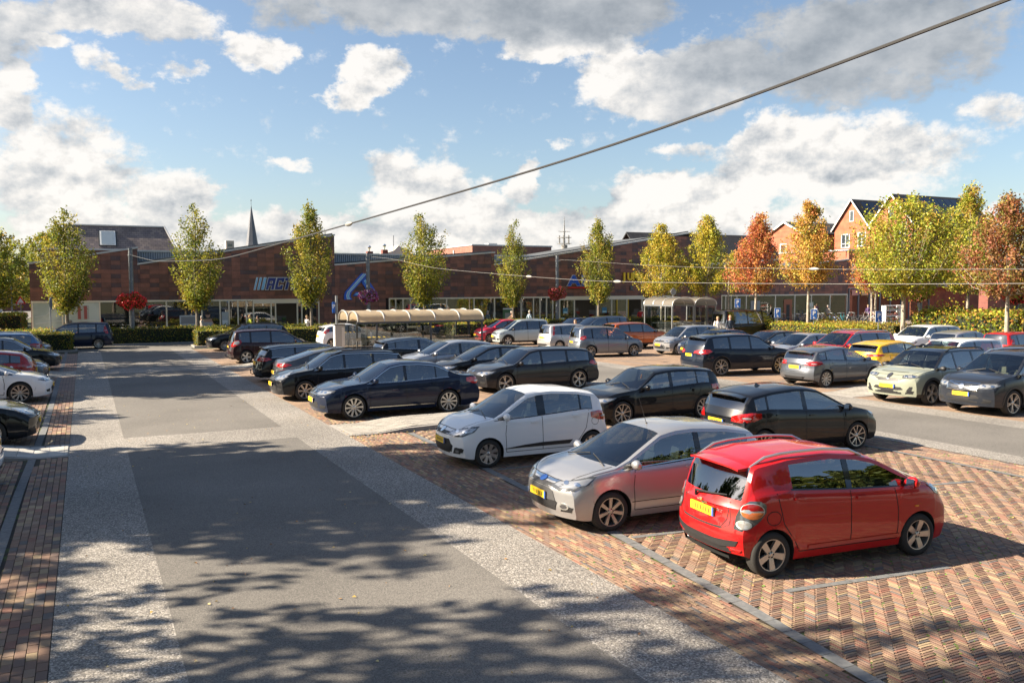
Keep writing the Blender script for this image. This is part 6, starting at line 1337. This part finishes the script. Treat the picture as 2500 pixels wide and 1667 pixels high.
def lamp_post(u,v,H,zb,R,BH,cols,lab,seed,blab,r0=.15):
    r=empty('lamp_post',(u,v,0),0,lab,'lamp post','grey posts carrying the overhead light cables'); b=MB(); b.tube([(0,0,0),(0,0,H)],[r0,r0*.88],14); b.build('shaft',POLEM,r,smooth=True)
    b=MB(); b.lathe([(r0*1.06,0),(r0*1.06,.08)],14,'z',(0,0,H-.5)); b.tube([(0,-r0,H-.42),(.05,-r0-.25,H-.46)],.02,5); b.build('cable_clamp',GALV,r)
    f=empty('flower_basket',(u,v,0),0,blab,'flower basket','flower baskets on the posts'); basket(f,zb,R,BH,cols,4200,seed)
lamp_post(2.74,60.6,6.2,2.80,1.12,1.35,REDF,'grey lamp post standing in the scarlet flower basket at the left',1,'scarlet geranium basket on the leftmost post before dark windows')
lamp_post(18.46,60.6,6.1,3.0,.88,1.25,PINKF,'grey lamp post in front of the large ribbon letter A',2,'pink and purple flower basket below the large ribbon letter A')
lamp_post(34.17,60.6,6.13,3.1,.92,1.3,[(.62,.05,.05),(.6,.12,.10),(.45,.03,.04),(.65,.2,.2)],'slim grey lamp post just left of the blue capital letters',3,'red flower basket with green heart left of the blue capital letters')
lamp_post(43.2,60.6,6.1,3.2,.85,1.2,[(.10,.12,.03),(.5,.1,.12),(.12,.14,.03),(.55,.3,.3)],'lamp post hidden in the yellow green tree by the yellow letters',4,'mostly green flower basket with pink rim under the yellow green tree')
lamp_post(50,39.4,5.8,3.1,.95,1.3,[(.5,.10,.05),(.12,.14,.03),(.55,.25,.2)],'lamp post among shrubs behind the broad tree',5,'flower basket with few red blooms among the shrubs')
lamp_post(51,33.4,5.8,3.0,1.0,1.2,REDF,'lamp post near the right edge of the picture',6,'orange red flower basket at the right edge')
# cables
CAB=mat('cable_grey',(.26,.25,.24),.5,.2); CABD=mat('cable_dark',(.05,.05,.052),.5)
def cable(pts,r,label,m,lampat=(),grp='overhead light cables',ls=1.0):
    P=np.array(pts); t=np.r_[0,np.cumsum(np.linalg.norm(np.diff(P,axis=0),axis=1))]; tt=np.linspace(0,t[-1],60); Q=np.c_[[np.interp(tt,t,P[:,i]) for i in range(3)]].T
    k=np.array([.25,.5,.25]);
    for _ in range(8): Q[1:-1]=.25*Q[:-2]+.5*Q[1:-1]+.25*Q[2:]
    rt=empty('light_cable',tuple(Q[0]),0,label,'cable',grp); b=MB(); b.tube(Q-Q[0],r,6); b.build('cable',m,rt,smooth=True)
    for li in lampat:
        d=np.linalg.norm(Q[:,:]-np.array(li),axis=1); i=int(d.argmin()); p=Vector(Q[i]-Q[0]); dr=Vector(Q[min(i+1,59)]-Q[max(i-1,0)]).normalized()
        b=MB(); c=p; pr=[(-.36,.02),(-.28,.05),(-.10,.09),(.10,.09),(.26,.06),(.36,.02)]
        b.tube([c+dr*a*ls for a,_ in pr],[q*ls for _,q in pr],10); b.build('luminaire',mat('luminaire_grey',(.36,.35,.32),.4),rt,smooth=True)
cable([(2.73,60.5,5.75),(3.35,48,4.98),(4.62,33.69,4.65),(5.34,25.49,4.95),(5.79,20.3,5.14),(6.67,10.22,5.54),(6.97,6.78,5.84),(7.14,4.84,6.03),(7.21,4.09,6.12),(7.6,0,6.5)],.018,'thick dark cable with lamp pod crossing the sky to the top right',CABD,[(5.79,20.3,5.14)],ls=.62)
cable([(18.44,60.4,5.85),(17.69,52.37,5.42),(18.08,46.79,4.71),(18.59,39.52,4.29),(18.85,35.79,4.08),(19.2,30.76,3.83),(19.54,26.01,3.75),(20.01,19.3,3.66),(20.43,13.21,3.64),(20.67,9.85,3.65),(21,3,4.2)],.009,'pale cable starting at the post by the ribbon letter A, lower one of the two',CAB,[(18.85,35.79,4.08),(19.3,29.4,3.8)],ls=.7)
cable([(34.15,60.4,5.8),(32.33,54.61,5.54),(32.9,46.43,4.99),(33.22,41.81,4.76),(33.86,32.69,4.48),(34.08,29.54,4.39),(34.58,22.38,4.27),(35.06,15.52,4.16),(35.3,8,4.5)],.009,'pale cable starting at the slim post by the blue letters, upper one of the two',CAB,[(33.86,32.69,4.48)],ls=.9)
cable([(2.8,60.7,5.6),(9,61,4.75),(18.4,61,4.6),(26,61,4.55),(34,61,5.4)],.008,'very thin wire strung between the posts along the shop front',CABD)
for i,(u,v) in enumerate(((7.7,-1.5),(21.2,-1),(35.4,0))):
    r=empty('lamp_post',(u,v,0),0,'grey lamp post outside the picture holding a cable end','lamp post','grey posts behind the viewpoint'); b=MB(); b.tube([(0,0,0),(0,0,6.9)],[.15,.13],12); b.build('shaft',POLEM,r,smooth=True)
# trolley shelters
POLY=glass('polycarbonate',(.85,.80,.70),.04); POLYS=mat('shelter_roof_sheet',(.62,.50,.33),.35,trans=.45,noise=(2.5,(.50,.42,.30),.4,.7)); SHG=glass('shelter_glass',(.66,.70,.69),.16)
def shelter(name,loc,rz,Ln,wid,zb,ribs,label,m,frame=DSTEEL,nb=2):
    r=empty(name,loc,rz,label,'trolley shelter','trolley shelters'); rise=.52
    for k in range(nb):
        y0=k*(wid+.12); b=MB(); n=10
        prof=[(y0+wid/2-wid/2*math.cos(PI*i/n)*1.04,zb+rise*math.sin(PI*i/n)**.8) for i in range(n+1)]
        V=[(x,p[0],p[1]) for x in (0,Ln) for p in prof]; b.add(V,[(i,i+1,n+2+i,n+1+i) for i in range(n)]); b.build('roof_sheet',m,r,smooth=True)
        for j in range(ribs):
            x=Ln*j/(ribs-1); q=MB(); q.tube([(x,p[0],p[1]+.015) for p in prof],.035,6); q.build('roof_rib',mat('rib_pale',(.60,.60,.58),.4,.4),r,smooth=True)
        for yy in (y0,y0+wid):
            q=MB(); q.box(-.05,Ln+.05,yy-.04,yy+.04,zb-.10,zb-.01); q.build('beam',frame,r)
            for x in np.linspace(.08 if Ln<6 else 1.0,Ln-.08,3 if Ln>6 else 2):
                q=MB(); q.box(x-.04,x+.04,yy-.039,yy+.039,0,zb-.1); q.build('post',frame,r)
    for x0,x1 in zip(np.linspace(.1,Ln-.1,5)[:-1],np.linspace(.1,Ln-.1,5)[1:]):
        for yy in (.0,nb*wid+.12*(nb-1)):
            q=MB(); q.box(x0+.06,x1-.06,yy-.008,yy+.008,.35,zb-.25); q.build('glass_panel',SHG,r)
    for yy in [.5+.75*i for i in range(int(nb*wid/.75))]:
        q=MB(); q.tube([(.3,yy,.0),(.3,yy,.85),(Ln-.3,yy,.85),(Ln-.3,yy,0)],.025,6); q.tube([(.3,yy,.35),(Ln-.3,yy,.35)],.02,6); q.build('guard_rail',GALV,r,smooth=True)
    return r
shelter('trolley_shelter',(12.4,42.6,0),0,7.0,1.75,1.86,6,'long trolley shelter with two rounded sand coloured roofs in the middle of the car park',POLYS)
s2=shelter('trolley_shelter',(42.6,51.2,0),R_(90),3.6,1.95,2.25,4,'small trolley shelter with two arched roofs beside the yellow green tree',mat('shelter_roof_grey',(.36,.33,.28),.3,trans=.55),GALV)
def trolley_mesh():
    b=MB(); W_=.5
    def grid(p,q,r_,s,n,m_):
        for i in range(n+1):
            t=i/n; a=[p[k]+(q[k]-p[k])*t for k in range(3)]; c=[s[k]+(r_[k]-s[k])*t for k in range(3)]; b.tube([a,c],.006,4,cap=False)
        for i in range(m_+1):
            t=i/m_; a=[p[k]+(s[k]-p[k])*t for k in range(3)]; c=[q[k]+(r_[k]-q[k])*t for k in range(3)]; b.tube([a,c],.006,4,cap=False)
    A1,A2,A3,A4=(0,-.22,.5),(.75,-.2,.55),(.82,-.26,.95),(-.05,-.28,1.0); B1,B2,B3,B4=[(x,-y,z) for x,y,z in (A1,A2,A3,A4)]
    grid(A1,A2,A3,A4,6,3); grid(B1,B2,B3,B4,6,3); grid(A1,B1,B2,A2,4,5); grid(A2,B2,B3,A3,4,3)
    b.tube([(0,-.22,.5),(.1,-.25,.15),(.85,-.2,.12)],.014,5); b.tube([(0,.22,.5),(.1,.25,.15),(.85,.2,.12)],.014,5); return b.mesh('basket',mat('trolley_steel',(.55,.56,.57),.3,.8))
TRM=trolley_mesh(); b=MB(); b.tube([(-.12,-.28,1.02),(-.12,.28,1.02)],.022,6); THM=b.mesh('handle',mat('trolley_handle',(.65,.42,.03),.5)); b=MB()
for x in (.12,.82):
    for y in (-.2,.2): b.lathe([(0,-.012),(.055,-.012),(.055,.012),(0,.012)],8,'y',(x,y,.055))
TWM=b.mesh('castors',BLK)
def trolley(u,v,rz,lab,g):
    r=empty('shopping_trolley',(u,v,0),rz,lab,'trolley',g); link('basket',TRM,r); link('handle',THM,r); link('castors',TWM,r)
for i in range(6): trolley(39.4+i*.28*0+.0,52.0+i*.26,R_(90),'shopping trolley nested in the row inside the small shelter','shopping trolleys in the small shelter')
for i in range(6): trolley(41.2,51.7+i*.26,R_(90),'shopping trolley nested in the row inside the small shelter','shopping trolleys in the small shelter')
for i in range(5): trolley(13.4+i*.26,43.5,0,'shopping trolley nested in the row inside the long shelter','shopping trolleys in the long shelter')
# pay station, parking pole, signs
r=empty('pay_station',(12.15,45.3,0),0,'pale grey ticket cabinet at the left end of the long trolley shelter','ticket machine'); b=MB(); b.prism([(-.26,-.2),(.26,-.2),(.26,.2),(-.26,.2)],'z',0,1.62); b.build('cabinet',mat('cabinet_grey',(.55,.55,.53),.5),r); b=MB(); b.box(-.29,.29,-.23,.23,1.62,1.68); b.build('lid',GALV,r); b=MB(); b.box(.10,.262,-.21,-.201,.1,1.5); b.build('door_edge',mat('panel_white',(.7,.7,.68),.5),r)
PBL=mat('sign_parking_blue',(.02,.14,.55),.4)
def letters(root,txt,x,z,h,m,y=-.012,rx=PI/2,name='letter'):
    c=bpy.data.curves.new(name,'FONT'); c.body=txt; c.size=h*1.38; c.extrude=.002; c.offset=h*.035; c.align_x='CENTER'; o=bpy.data.objects.new(name,c); me=bpy.data.meshes.new_from_object(o); bpy.data.objects.remove(o); me.materials.clear(); me.materials.append(m)
    q=link(name,me,root,(x,y,z)); q.rotation_euler=(rx,0,0); return q
r=empty('parking_sign',(12.2,45.9,0),R_(0),'tall pale pole with narrow blue parking sign beside the ticket cabinet','sign'); b=MB(); b.tube([(0,0,0),(0,0,3.18)],[.07,.07],10); b.build('pole',GALV,r,smooth=True)
b=MB(); b.box(-.24,-.08,-.02,.02,2.25,2.85); pl=b.build('sign_plate',PBL,r); letters(r,'P',-.16,2.5,.22,WHT,-.024)
def psign(u,v,ztop,lab,rz):
    r=empty('disabled_parking_sign',(u,v,0),rz,lab,'sign','blue disabled parking signs in the right hedge'); b=MB(); b.tube([(0,.03,0),(0,.03,ztop)],.025,8); b.build('pole',GALV,r,smooth=True)
    b=MB(); b.box(-.21,.21,-.012,0,ztop-.66,ztop); b.build('sign_border',WHT,r); b=MB(); b.box(-.195,.195,-.018,-.012,ztop-.645,ztop-.015); b.build('sign_plate',PBL,r); letters(r,'P',0,ztop-.38,.28,WHT,-.021)
    b=MB(); b.prism([(.0+.05*math.cos(t),ztop-.555+.05*math.sin(t)) for t in np.linspace(0,2*PI,11)[:-1]],'y',-.022,-.0185); b.prism([(-.04,ztop-.55),(-.01,ztop-.55),(-.01,ztop-.45),(-.04,ztop-.45)],'y',-.025,-.0225); b.prism([(-.02,ztop-.53),(.06,ztop-.53),(.09,ztop-.60),(.065,ztop-.605),(.04,ztop-.55),(-.02,ztop-.55)],'y',-.0285,-.0255); b.build('wheelchair_symbol',WHT,r)
psign(43,49.3,2.70,'blue disabled parking sign above the black van roof, leftmost of the four',-.5)
psign(42.6,44.8,2.12,'blue disabled parking sign between the van and the orange tree trunk',-.5)
psign(42.6,41.5,2.10,'blue disabled parking sign just right of the orange tree trunk',-.5)
psign(42.5,36.3,2.10,'blue disabled parking sign before the low orange hedge, rightmost of the four',-.35)
r=empty('traffic_sign',(-1.83,57.6,0),R_(80),'round sign on a leaning pole seen from its edge before the frosted window','sign'); b=MB(); b.tube([(0,0,0),(.05,0,3.0)],.035,8); b.build('pole',GALV,r,smooth=True); b=MB(); b.lathe([(0,-.06),(.36,-.06),(.36,-.03),(0,-.03)],24,'y',(.05,0,2.75)); b.build('sign_plate',mat('sign_grey_back',(.25,.3,.38),.4,.4),r)
r=empty('traffic_sign',(41.6,55.2,0),R_(0),'round grey sign back on a thin pole above the small shelter','sign'); b=MB(); b.tube([(0,0,0),(0,0,3.5)],.035,8); b.build('pole',GALV,r,smooth=True); b=MB(); b.lathe([(0,-.06),(.26,-.06),(.26,-.03),(0,-.03)],24,'y',(0,0,3.2)); b.build('sign_plate',mat('sign_grey_back2',(.35,.36,.36),.5,.4),r)
r=empty('warning_sign',(-5.2,90,0),0,'red edged triangular warning sign at the left corner of the shop','sign'); b=MB(); b.tube([(0,0,0),(0,0,2.9)],.04,8); b.build('pole',GALV,r); b=MB(); b.prism([(-.42,2.25),(.42,2.25),(0,2.98)],'y',-.08,-.05); b.build('red_border',SRED,r); b=MB(); b.prism([(-.27,2.34),(.27,2.34),(0,2.80)],'y',-.10,-.081); b.build('white_field',WHT,r)
r=empty('street_lamp',(-6.9,105,0),0,'thin street lamp with twin heads at the far left','street lamp'); b=MB(); b.tube([(0,0,0),(0,0,4.6)],[.09,.06],8); b.build('shaft',GALV,r,smooth=True)
for s in (-1,1): b=MB(); b.tube([(0,0,4.4),(s*.7,0,4.75)],.04,6); b.prism([(s*.4,4.65),(s*1.0,4.7),(s*1.0,4.85),(s*.4,4.8)],'y',-.15,.15); b.build('lamp_head',LGREY,r)
# bicycles
def bike_meshes(col,name):
    fr=MB(); R=.34; a=(-.52,0,R); c=(.55,0,R); bb=(-.06,0,.30); st=(-.2,0,.78); hd=(.36,0,.82)
    for p,q in ((a,bb),(bb,(.36,0,.72)),(bb,st),(a,(-.17,0,.66)),(st,(-.22,0,.92)),(hd,c),(hd,(.33,0,1.0)),((-.19,0,.60),(.33,0,.66))): fr.tube([p,q],.022,5)
    fr.box(-.80,-.30,-.06,.06,.72,.74)
    w=MB(); w.lathe([(R-.025,-.02),(R,-.012),(R,.012),(R-.025,.02),(R-.03,0),(R-.025,-.02)],20,'y')
    for i in range(10): t=PI*2*i/10; w.tube([(0,0,0),((R-.03)*math.cos(t),0,(R-.03)*math.sin(t))],.004,3,cap=False)
    h=MB(); h.tube([(.20,-.28,1.0),(.33,-.12,1.03),(.33,.12,1.03),(.20,.28,1.0)],.018,5); s=MB(); s.prism([(-.36,-.08),(-.10,-.02),(-.10,.02),(-.36,.08)],'z',.92,.98)
    return fr.mesh('frame',mat('bike_'+name,col,.35,.2,coat=.5)),w.mesh('wheel',mat('bike_wheel',(.10,.10,.10),.5,.3)),h.mesh('handlebar',GALV),s.mesh('saddle',BLK)
BK={k:bike_meshes(c,k) for k,c in dict(black=(.02,.02,.022),white=(.65,.65,.63),blue=(.04,.10,.25),grey=(.25,.26,.27),teal=(.04,.3,.35),green=(.2,.5,.05)).items()}
def bike(u,v,rz,k,lab,g='bicycles parked along the shop front',lean=.09):
    f,w,h,s=BK[k]; r=empty('bicycle',(u,v,0),rz,lab,'bicycle',g); r.rotation_euler=(lean,0,rz); link('frame',f,r); link('wheel',w,r,(-.52,0,.34)); link('wheel',w,r,(.55,0,.34)); link('handlebar',h,r); link('saddle',s,r)
NEAR=lambda u:[t for lim,t in ((2.7,'left of the scarlet basket post'),(4.2,'just right of the scarlet basket post'),(5.3,'before the second dark window'),(7,'at the foot of the second green tree'),(10,'before the row of narrow windows'),(14,'before the sliding doors'),(17,'under the end of the navy letters'),(24,'below the ribbon letter A'),(28.5,'before the potted picture window'),(31,'left of the slim green tree'),(33,'right of the slim green tree'),(36,'at the slim grey post'),(39,'below the blue capital letters'),(43,'at the yellow framed door'),(99,'below the yellow letters')) if u<lim][0]
bl=[1.98,2.5,3.0,3.46,4.0,4.47,5.0,5.5,6.27,7.9,8.39,9.1,11.6,12.3,15.0,15.5,16.1,16.8,20.4,26.2,26.9,27.6,29.46,30.1,31.29,32.0,32.59,33.73,35.2,37.25,39.9,40.5,41.1,41.76,46.2,46.9]
for i,u in enumerate(bl): bike(u,62.0+rnd.uniform(-.2,.2),R_(90)+rnd.uniform(-.35,.35),['black','grey','blue','black','white','grey'][i%6],'%s bicycle in the hedge side rack, %s'%(['black','grey','dark blue','black','white','grey'][i%6],NEAR(u)),lean=rnd.uniform(-.1,.1))
br_=[(58.0,60.5),(58.6,60.9),(59.5,60.2),(60.3,60.8),(61.0,60.1),(61.7,60.6),(62.3,59.9),(63.0,60.5),(63.7,60.2),(64.6,60.6),(65.3,60.1),(65.9,60.6),(66.7,60.3),(67.4,60.7),(69.4,60.5),(70.1,60.2),(56.3,61.2),(55.4,60.7),(71.0,60.7),(71.8,60.3)]
for i,(u,v) in enumerate(br_): bike(u*1.0,v,R_([10,160,25,80,170,60][i%6])+rnd.uniform(-.2,.2),['black','grey','black','blue','black','teal'][i%6],'%s bicycle in the crowded right rack, %s'%(['black','grey','black','dark blue','black','teal'][i%6],[t for lim,t in ((57,'nearest the red leaved tree'),(59,'above the second parking sign'),(60.5,'just left of the orange tree trunk'),(62,'behind the orange tree trunk'),(64,'just right of the orange tree trunk'),(66,'below the pale window poster'),(68,'left of the white bicycle'),(70.5,'right of the white bicycle'),(99,'farthest right by the brick shop')) if u<lim][0]),'bicycles in the crowded rack on the right')
bike(68.3,60.0,R_(-8),'white','white bicycle standing at the right end of the crowded rack','bicycles in the crowded rack on the right')
bike(61.3,59.4,R_(30),'white','white step through bicycle left of the orange tree trunk','bicycles in the crowded rack on the right')
bike(-5.6,92,R_(30),'white','white bicycle leaning at the left corner of the shop'); bike(-.6,62.4,R_(12),'black','black bicycle before the pale frosted window')
bike(50.4,40.4,R_(-15),'black','black bicycle by the planter right of the rightmost parking sign','bicycles on the right')
b=empty('planter_wall',(0,0,0),0,'low pale concrete planter wall before the shrubs','planter'); q=MB(); q.box(49,60,38.2,38.5,0,.45); q.box(48.8,49.1,38.5,46,0,.45); q.build('wall',CONC,b)
g=empty('goods_shelf',(66.5,56,0),0,'white display shelf with goods outside the brick shop','shelf'); q=MB()
for z in (.3,.8,1.3,1.75): q.box(0,2.0,0,.5,z,z+.04)
for x in (0,1.96): q.box(x,x+.04,0,.5,0,1.8)
q.build('frame',WHT,g); q=MB()
for z in (.34,.84,1.34):
    for i in range(7): q.box(.05+i*.27,.25+i*.27,.08,.4,z,z+rnd.uniform(.15,.32))
q.build('goods',mat('shelf_goods_mix',(.35,.4,.3),.7,noise=(3,(.6,.25,.2),.45,.55)),g)
# ---------------------------------------------------------------- people
SKIN=mat('skin',(.55,.34,.26),.6)
def person(u,v,rz,label,top,legs,hair,H=1.72,pose='walk',z=0,long=False,group=None,scale=1,arm=None,topm=None):
    """skinned body; skin, shirt, trousers and shoes are zones of one continuous mesh, hair is a child"""
    k=H/1.75; me=bpy.data.meshes.new('body')
    sw=.30 if pose=='walk' else .06; sit=pose in('sit','ride')
    J={}; 
    J['pel']=(0,0,.95);J['wa']=(.0,0,1.10);J['ch']=(.02,0,1.32);J['nk']=(.02,0,1.49);J['hd0']=(.03,0,1.57);J['hd1']=(.04,0,1.66);J['hd2']=(.035,0,1.73)
    if pose in('ride','lean'): 
        for n_,dx in (('wa',.05),('ch',.16),('nk',.25),('hd0',.29),('hd1',.33),('hd2',.34)): J[n_]=(dx,0,J[n_][2]-.03)
    for s,n_ in ((1,'l'),(-1,'r')):
        ph=sw*s
        J['hip'+n_]=(0,.10*s,.90)
        if sit: J['kn'+n_]=(.42,.11*s,.86-.22*(s>0)*(pose=='ride')); J['an'+n_]=(.36,.11*s,.42-.2*(s>0)*(pose=='ride')); J['to'+n_]=(.52,.11*s,.36-.2*(s>0)*(pose=='ride'))
        else: J['kn'+n_]=(.06+ph*.45,.10*s,.50); J['an'+n_]=(ph*1.0-.04,.10*s,.10+.05*(ph<0)); J['to'+n_]=(ph*1.0+.14,.11*s,.035)
        J['sh'+n_]=(J['ch'][0],.19*s,1.42+J['ch'][2]-1.32)
        if pose in('ride','sit','lean'): J['el'+n_]=(J['ch'][0]+.22,.24*s,1.20); J['wr'+n_]=(J['ch'][0]+.42,.20*s,1.10); J['fi'+n_]=(J['ch'][0]+.52,.19*s,1.10)
        else: J['el'+n_]=(-.03-ph*.3,.25*s,1.14); J['wr'+n_]=(.08-ph*.6,.26*s,.90); J['fi'+n_]=(.10-ph*.65,.26*s,.80)
    E_=[('pel','wa'),('wa','ch'),('ch','nk'),('nk','hd0'),('hd0','hd1'),('hd1','hd2')]
    for n_ in 'lr': E_+=[('pel','hip'+n_),('hip'+n_,'kn'+n_),('kn'+n_,'an'+n_),('an'+n_,'to'+n_),('ch','sh'+n_),('sh'+n_,'el'+n_),('el'+n_,'wr'+n_),('wr'+n_,'fi'+n_)]
    names=list(J); me.from_pydata([tuple(c*k for c in J[n_]) for n_ in names],[(names.index(a),names.index(b_)) for a,b_ in E_],[])
    o=bpy.data.objects.new('tmp',me); COL.objects.link(o); md=o.modifiers.new('s','SKIN'); o.modifiers.new('b','SUBSURF').levels=1
    rad={'pel':(.15,.12),'wa':(.135,.105),'ch':(.155,.115),'nk':(.055,.055),'hd0':(.075,.07),'hd1':(.095,.08),'hd2':(.075,.07)}
    for i,n_ in enumerate(names):
        q=rad.get(n_) or {'hip':(.095,.095),'kn':(.062,.062),'an':(.042,.042),'to':(.035,.03),'sh':(.065,.065),'el':(.048,.048),'wr':(.034,.03),'fi':(.04,.022)}[n_[:-1]]
        me.skin_vertices[0].data[i].radius=(q[0]*k,q[1]*k); me.skin_vertices[0].data[i].use_root=(n_=='pel')
    dg=bpy.context.evaluated_depsgraph_get(); bm_=bpy.data.meshes.new_from_object(o.evaluated_get(dg)); bpy.data.objects.remove(o)
    for m_ in (SKIN,top,legs,BLK): bm_.materials.append(m_)
    for p in bm_.polygons:
        c=p.center/k; p.use_smooth=True
        ld=min((Vector(J['wr'+n_])-c).length for n_ in 'lr'); 
        if ld<.10 and abs(c.y)>.12: p.material_index=0
        elif c.z>J['nk'][2]-.03 : p.material_index=0
        elif c.z>.93 and not (sit and c.x>.18 and c.z<1.0): p.material_index=1
        elif c.z<.11 or (sit and any((Vector(J['to'+n_])-c).length<.16 for n_ in 'lr')): p.material_index=3
        else: p.material_index=2
    bm_.name='body'
    r=empty('person',(u,v,z),rz,label,'person',group or 'people on foot and on bicycles',scale); link('body',bm_,r)
    h=MB(); hx,hz=J['hd1'][0]*k,J['hd1'][2]*k
    rings=[(.0,.125,.02),(.04,.115,.07),(.085,.06,.105),(.105,.0,.112),(.10,-.05,.105)]
    pr=[(.0,.115),(.05,.105),(.085,.075),(.102,.03),(.104,-.02),(.095,-.07 if not long else -.20)]
    V=[];F=[]; n=14
    for i in range(n):
        a=2*PI*i/n
        for (rr,zz) in pr:
            face=math.cos(a)>.35 and zz<.06; rr_=rr*(.80 if face else 1.0); zz_=zz if not face else max(zz,.035); V.append((hx-.012+rr_*math.cos(a),rr_*.92*math.sin(a),hz+zz_))
    m_=len(pr)
    for i in range(n):
        for q in range(m_-1): F.append((i*m_+q,((i+1)%n)*m_+q,((i+1)%n)*m_+q+1,i*m_+q+1))
    h.add(V,F); h.build('hair',hair,r,smooth=True); return r
cl=lambda n,c:mat('cloth_'+n,c,.85)
HB=cl('hair_blond',(.42,.30,.16)); HD=cl('hair_dark',(.05,.035,.025)); HG=cl('hair_grey',(.4,.38,.36)); JN=cl('jeans',(.04,.06,.11)); KH=cl('khaki',(.28,.24,.18)); BKc=cl('black',(.02,.02,.022))
p1=person(7.15,61.9,R_(150),'person in pale jacket carrying a bright blue bag before the posters',cl('pale',(.50,.46,.42)),JN,HG)
b=MB(); b.prism([(-.20,0),(.20,0),(.24,.42),(-.16,.42)],'y',-.09,.09); tag(b.build('shopping_bag',mat('bag_blue',(.02,.22,.62),.6),loc=(7.55,61.85,.45)),'bright blue shopping bag held beside the person in a pale jacket','bag')
person(10.3,62.0,R_(10),'person in yellow high visibility jacket near the shop doors',cl('hivis',(.55,.62,.06)),BKc,HB)
person(10.85,61.8,R_(160),'person in dark brown clothes beside the high visibility jacket',cl('dkbrown',(.09,.07,.05)),KH,HD,H=1.65)
person(14.3,61.9,R_(200),'person in white blouse walking out of the right shop door',cl('white',(.72,.70,.68)),KH,HB,H=1.62)
person(28.1,62.6,R_(190),'person in rust coloured jacket before the window left of the potted picture',cl('rust',(.22,.09,.05)),BKc,HD)
person(28.9,62.6,R_(10),'person in blue grey jacket facing the one in rust',cl('bluegrey',(.12,.17,.20)),JN,HG)
person(30.9,61.7,R_(180),'person in patterned brown shirt and pale cap bending over a bicycle',cl('tan',(.42,.27,.18)),BKc,cl('cap',(.6,.57,.52)),pose='lean')
person(32.2,61.7,R_(0),'person in light blue denim jacket with pale cap standing by the bicycles',cl('denim',(.32,.42,.50)),JN,cl('cap2',(.5,.48,.42)))
person(43.4,62.2,R_(60),'person in red jacket at the yellow framed door',cl('redj',(.55,.02,.03)),BKc,HD)
person(35.4,42.4,R_(250),'blond person in white coat walking past the black van',cl('whitecoat',(.74,.72,.70)),JN,HB,H=1.72)
person(35.35,41.2,R_(250),'person in dark blue jacket walking beside the white coat',cl('navyj',(.035,.05,.075)),KH,HB,H=1.84)
person(26.5,44.75,R_(200),'person with long light brown hair behind the grey people carrier',cl('cream',(.55,.50,.45)),JN,cl('hair_lb',(.28,.17,.09)),H=1.62,long=True)
person(63.8,62.0,R_(200),'person in white top behind the orange tree trunk',cl('white2',(.70,.68,.66)),BKc,HD)
person(65.7,62.2,R_(180),'person in beige shirt walking past the right shop window',cl('beige',(.42,.36,.30)),JN,HG)
bike(61.5,53.0,R_(200),'green','bright green bicycle ridden near the planter','bicycles on the right',0)
person(61.4,53.0,R_(200),'person in purple shirt riding a bicycle near the planter',cl('purple',(.16,.06,.24)),BKc,HD,pose='ride',z=.05)
person(70.6,61.6,R_(180),'person in dark purple top at the right end of the shop window',cl('dpurple',(.09,.05,.14)),BKc,HB)
person(56.0,48.0,R_(160),'person in light grey top bending over a bicycle by the planter',cl('lgrey',(.45,.46,.47)),JN,HG,pose='lean',H=1.6)
person(58.3,49.8,R_(120),'small child in grey top and blue trousers beside the planter',cl('grey3',(.28,.30,.33)),cl('blue3',(.05,.12,.3)),HD,H=1.25)
person(-.35,57.75,PI,'driver in orange shirt inside the dark blue minivan',cl('orange',(.70,.16,.04)),BKc,HD,pose='sit',z=-.26,H=1.6)
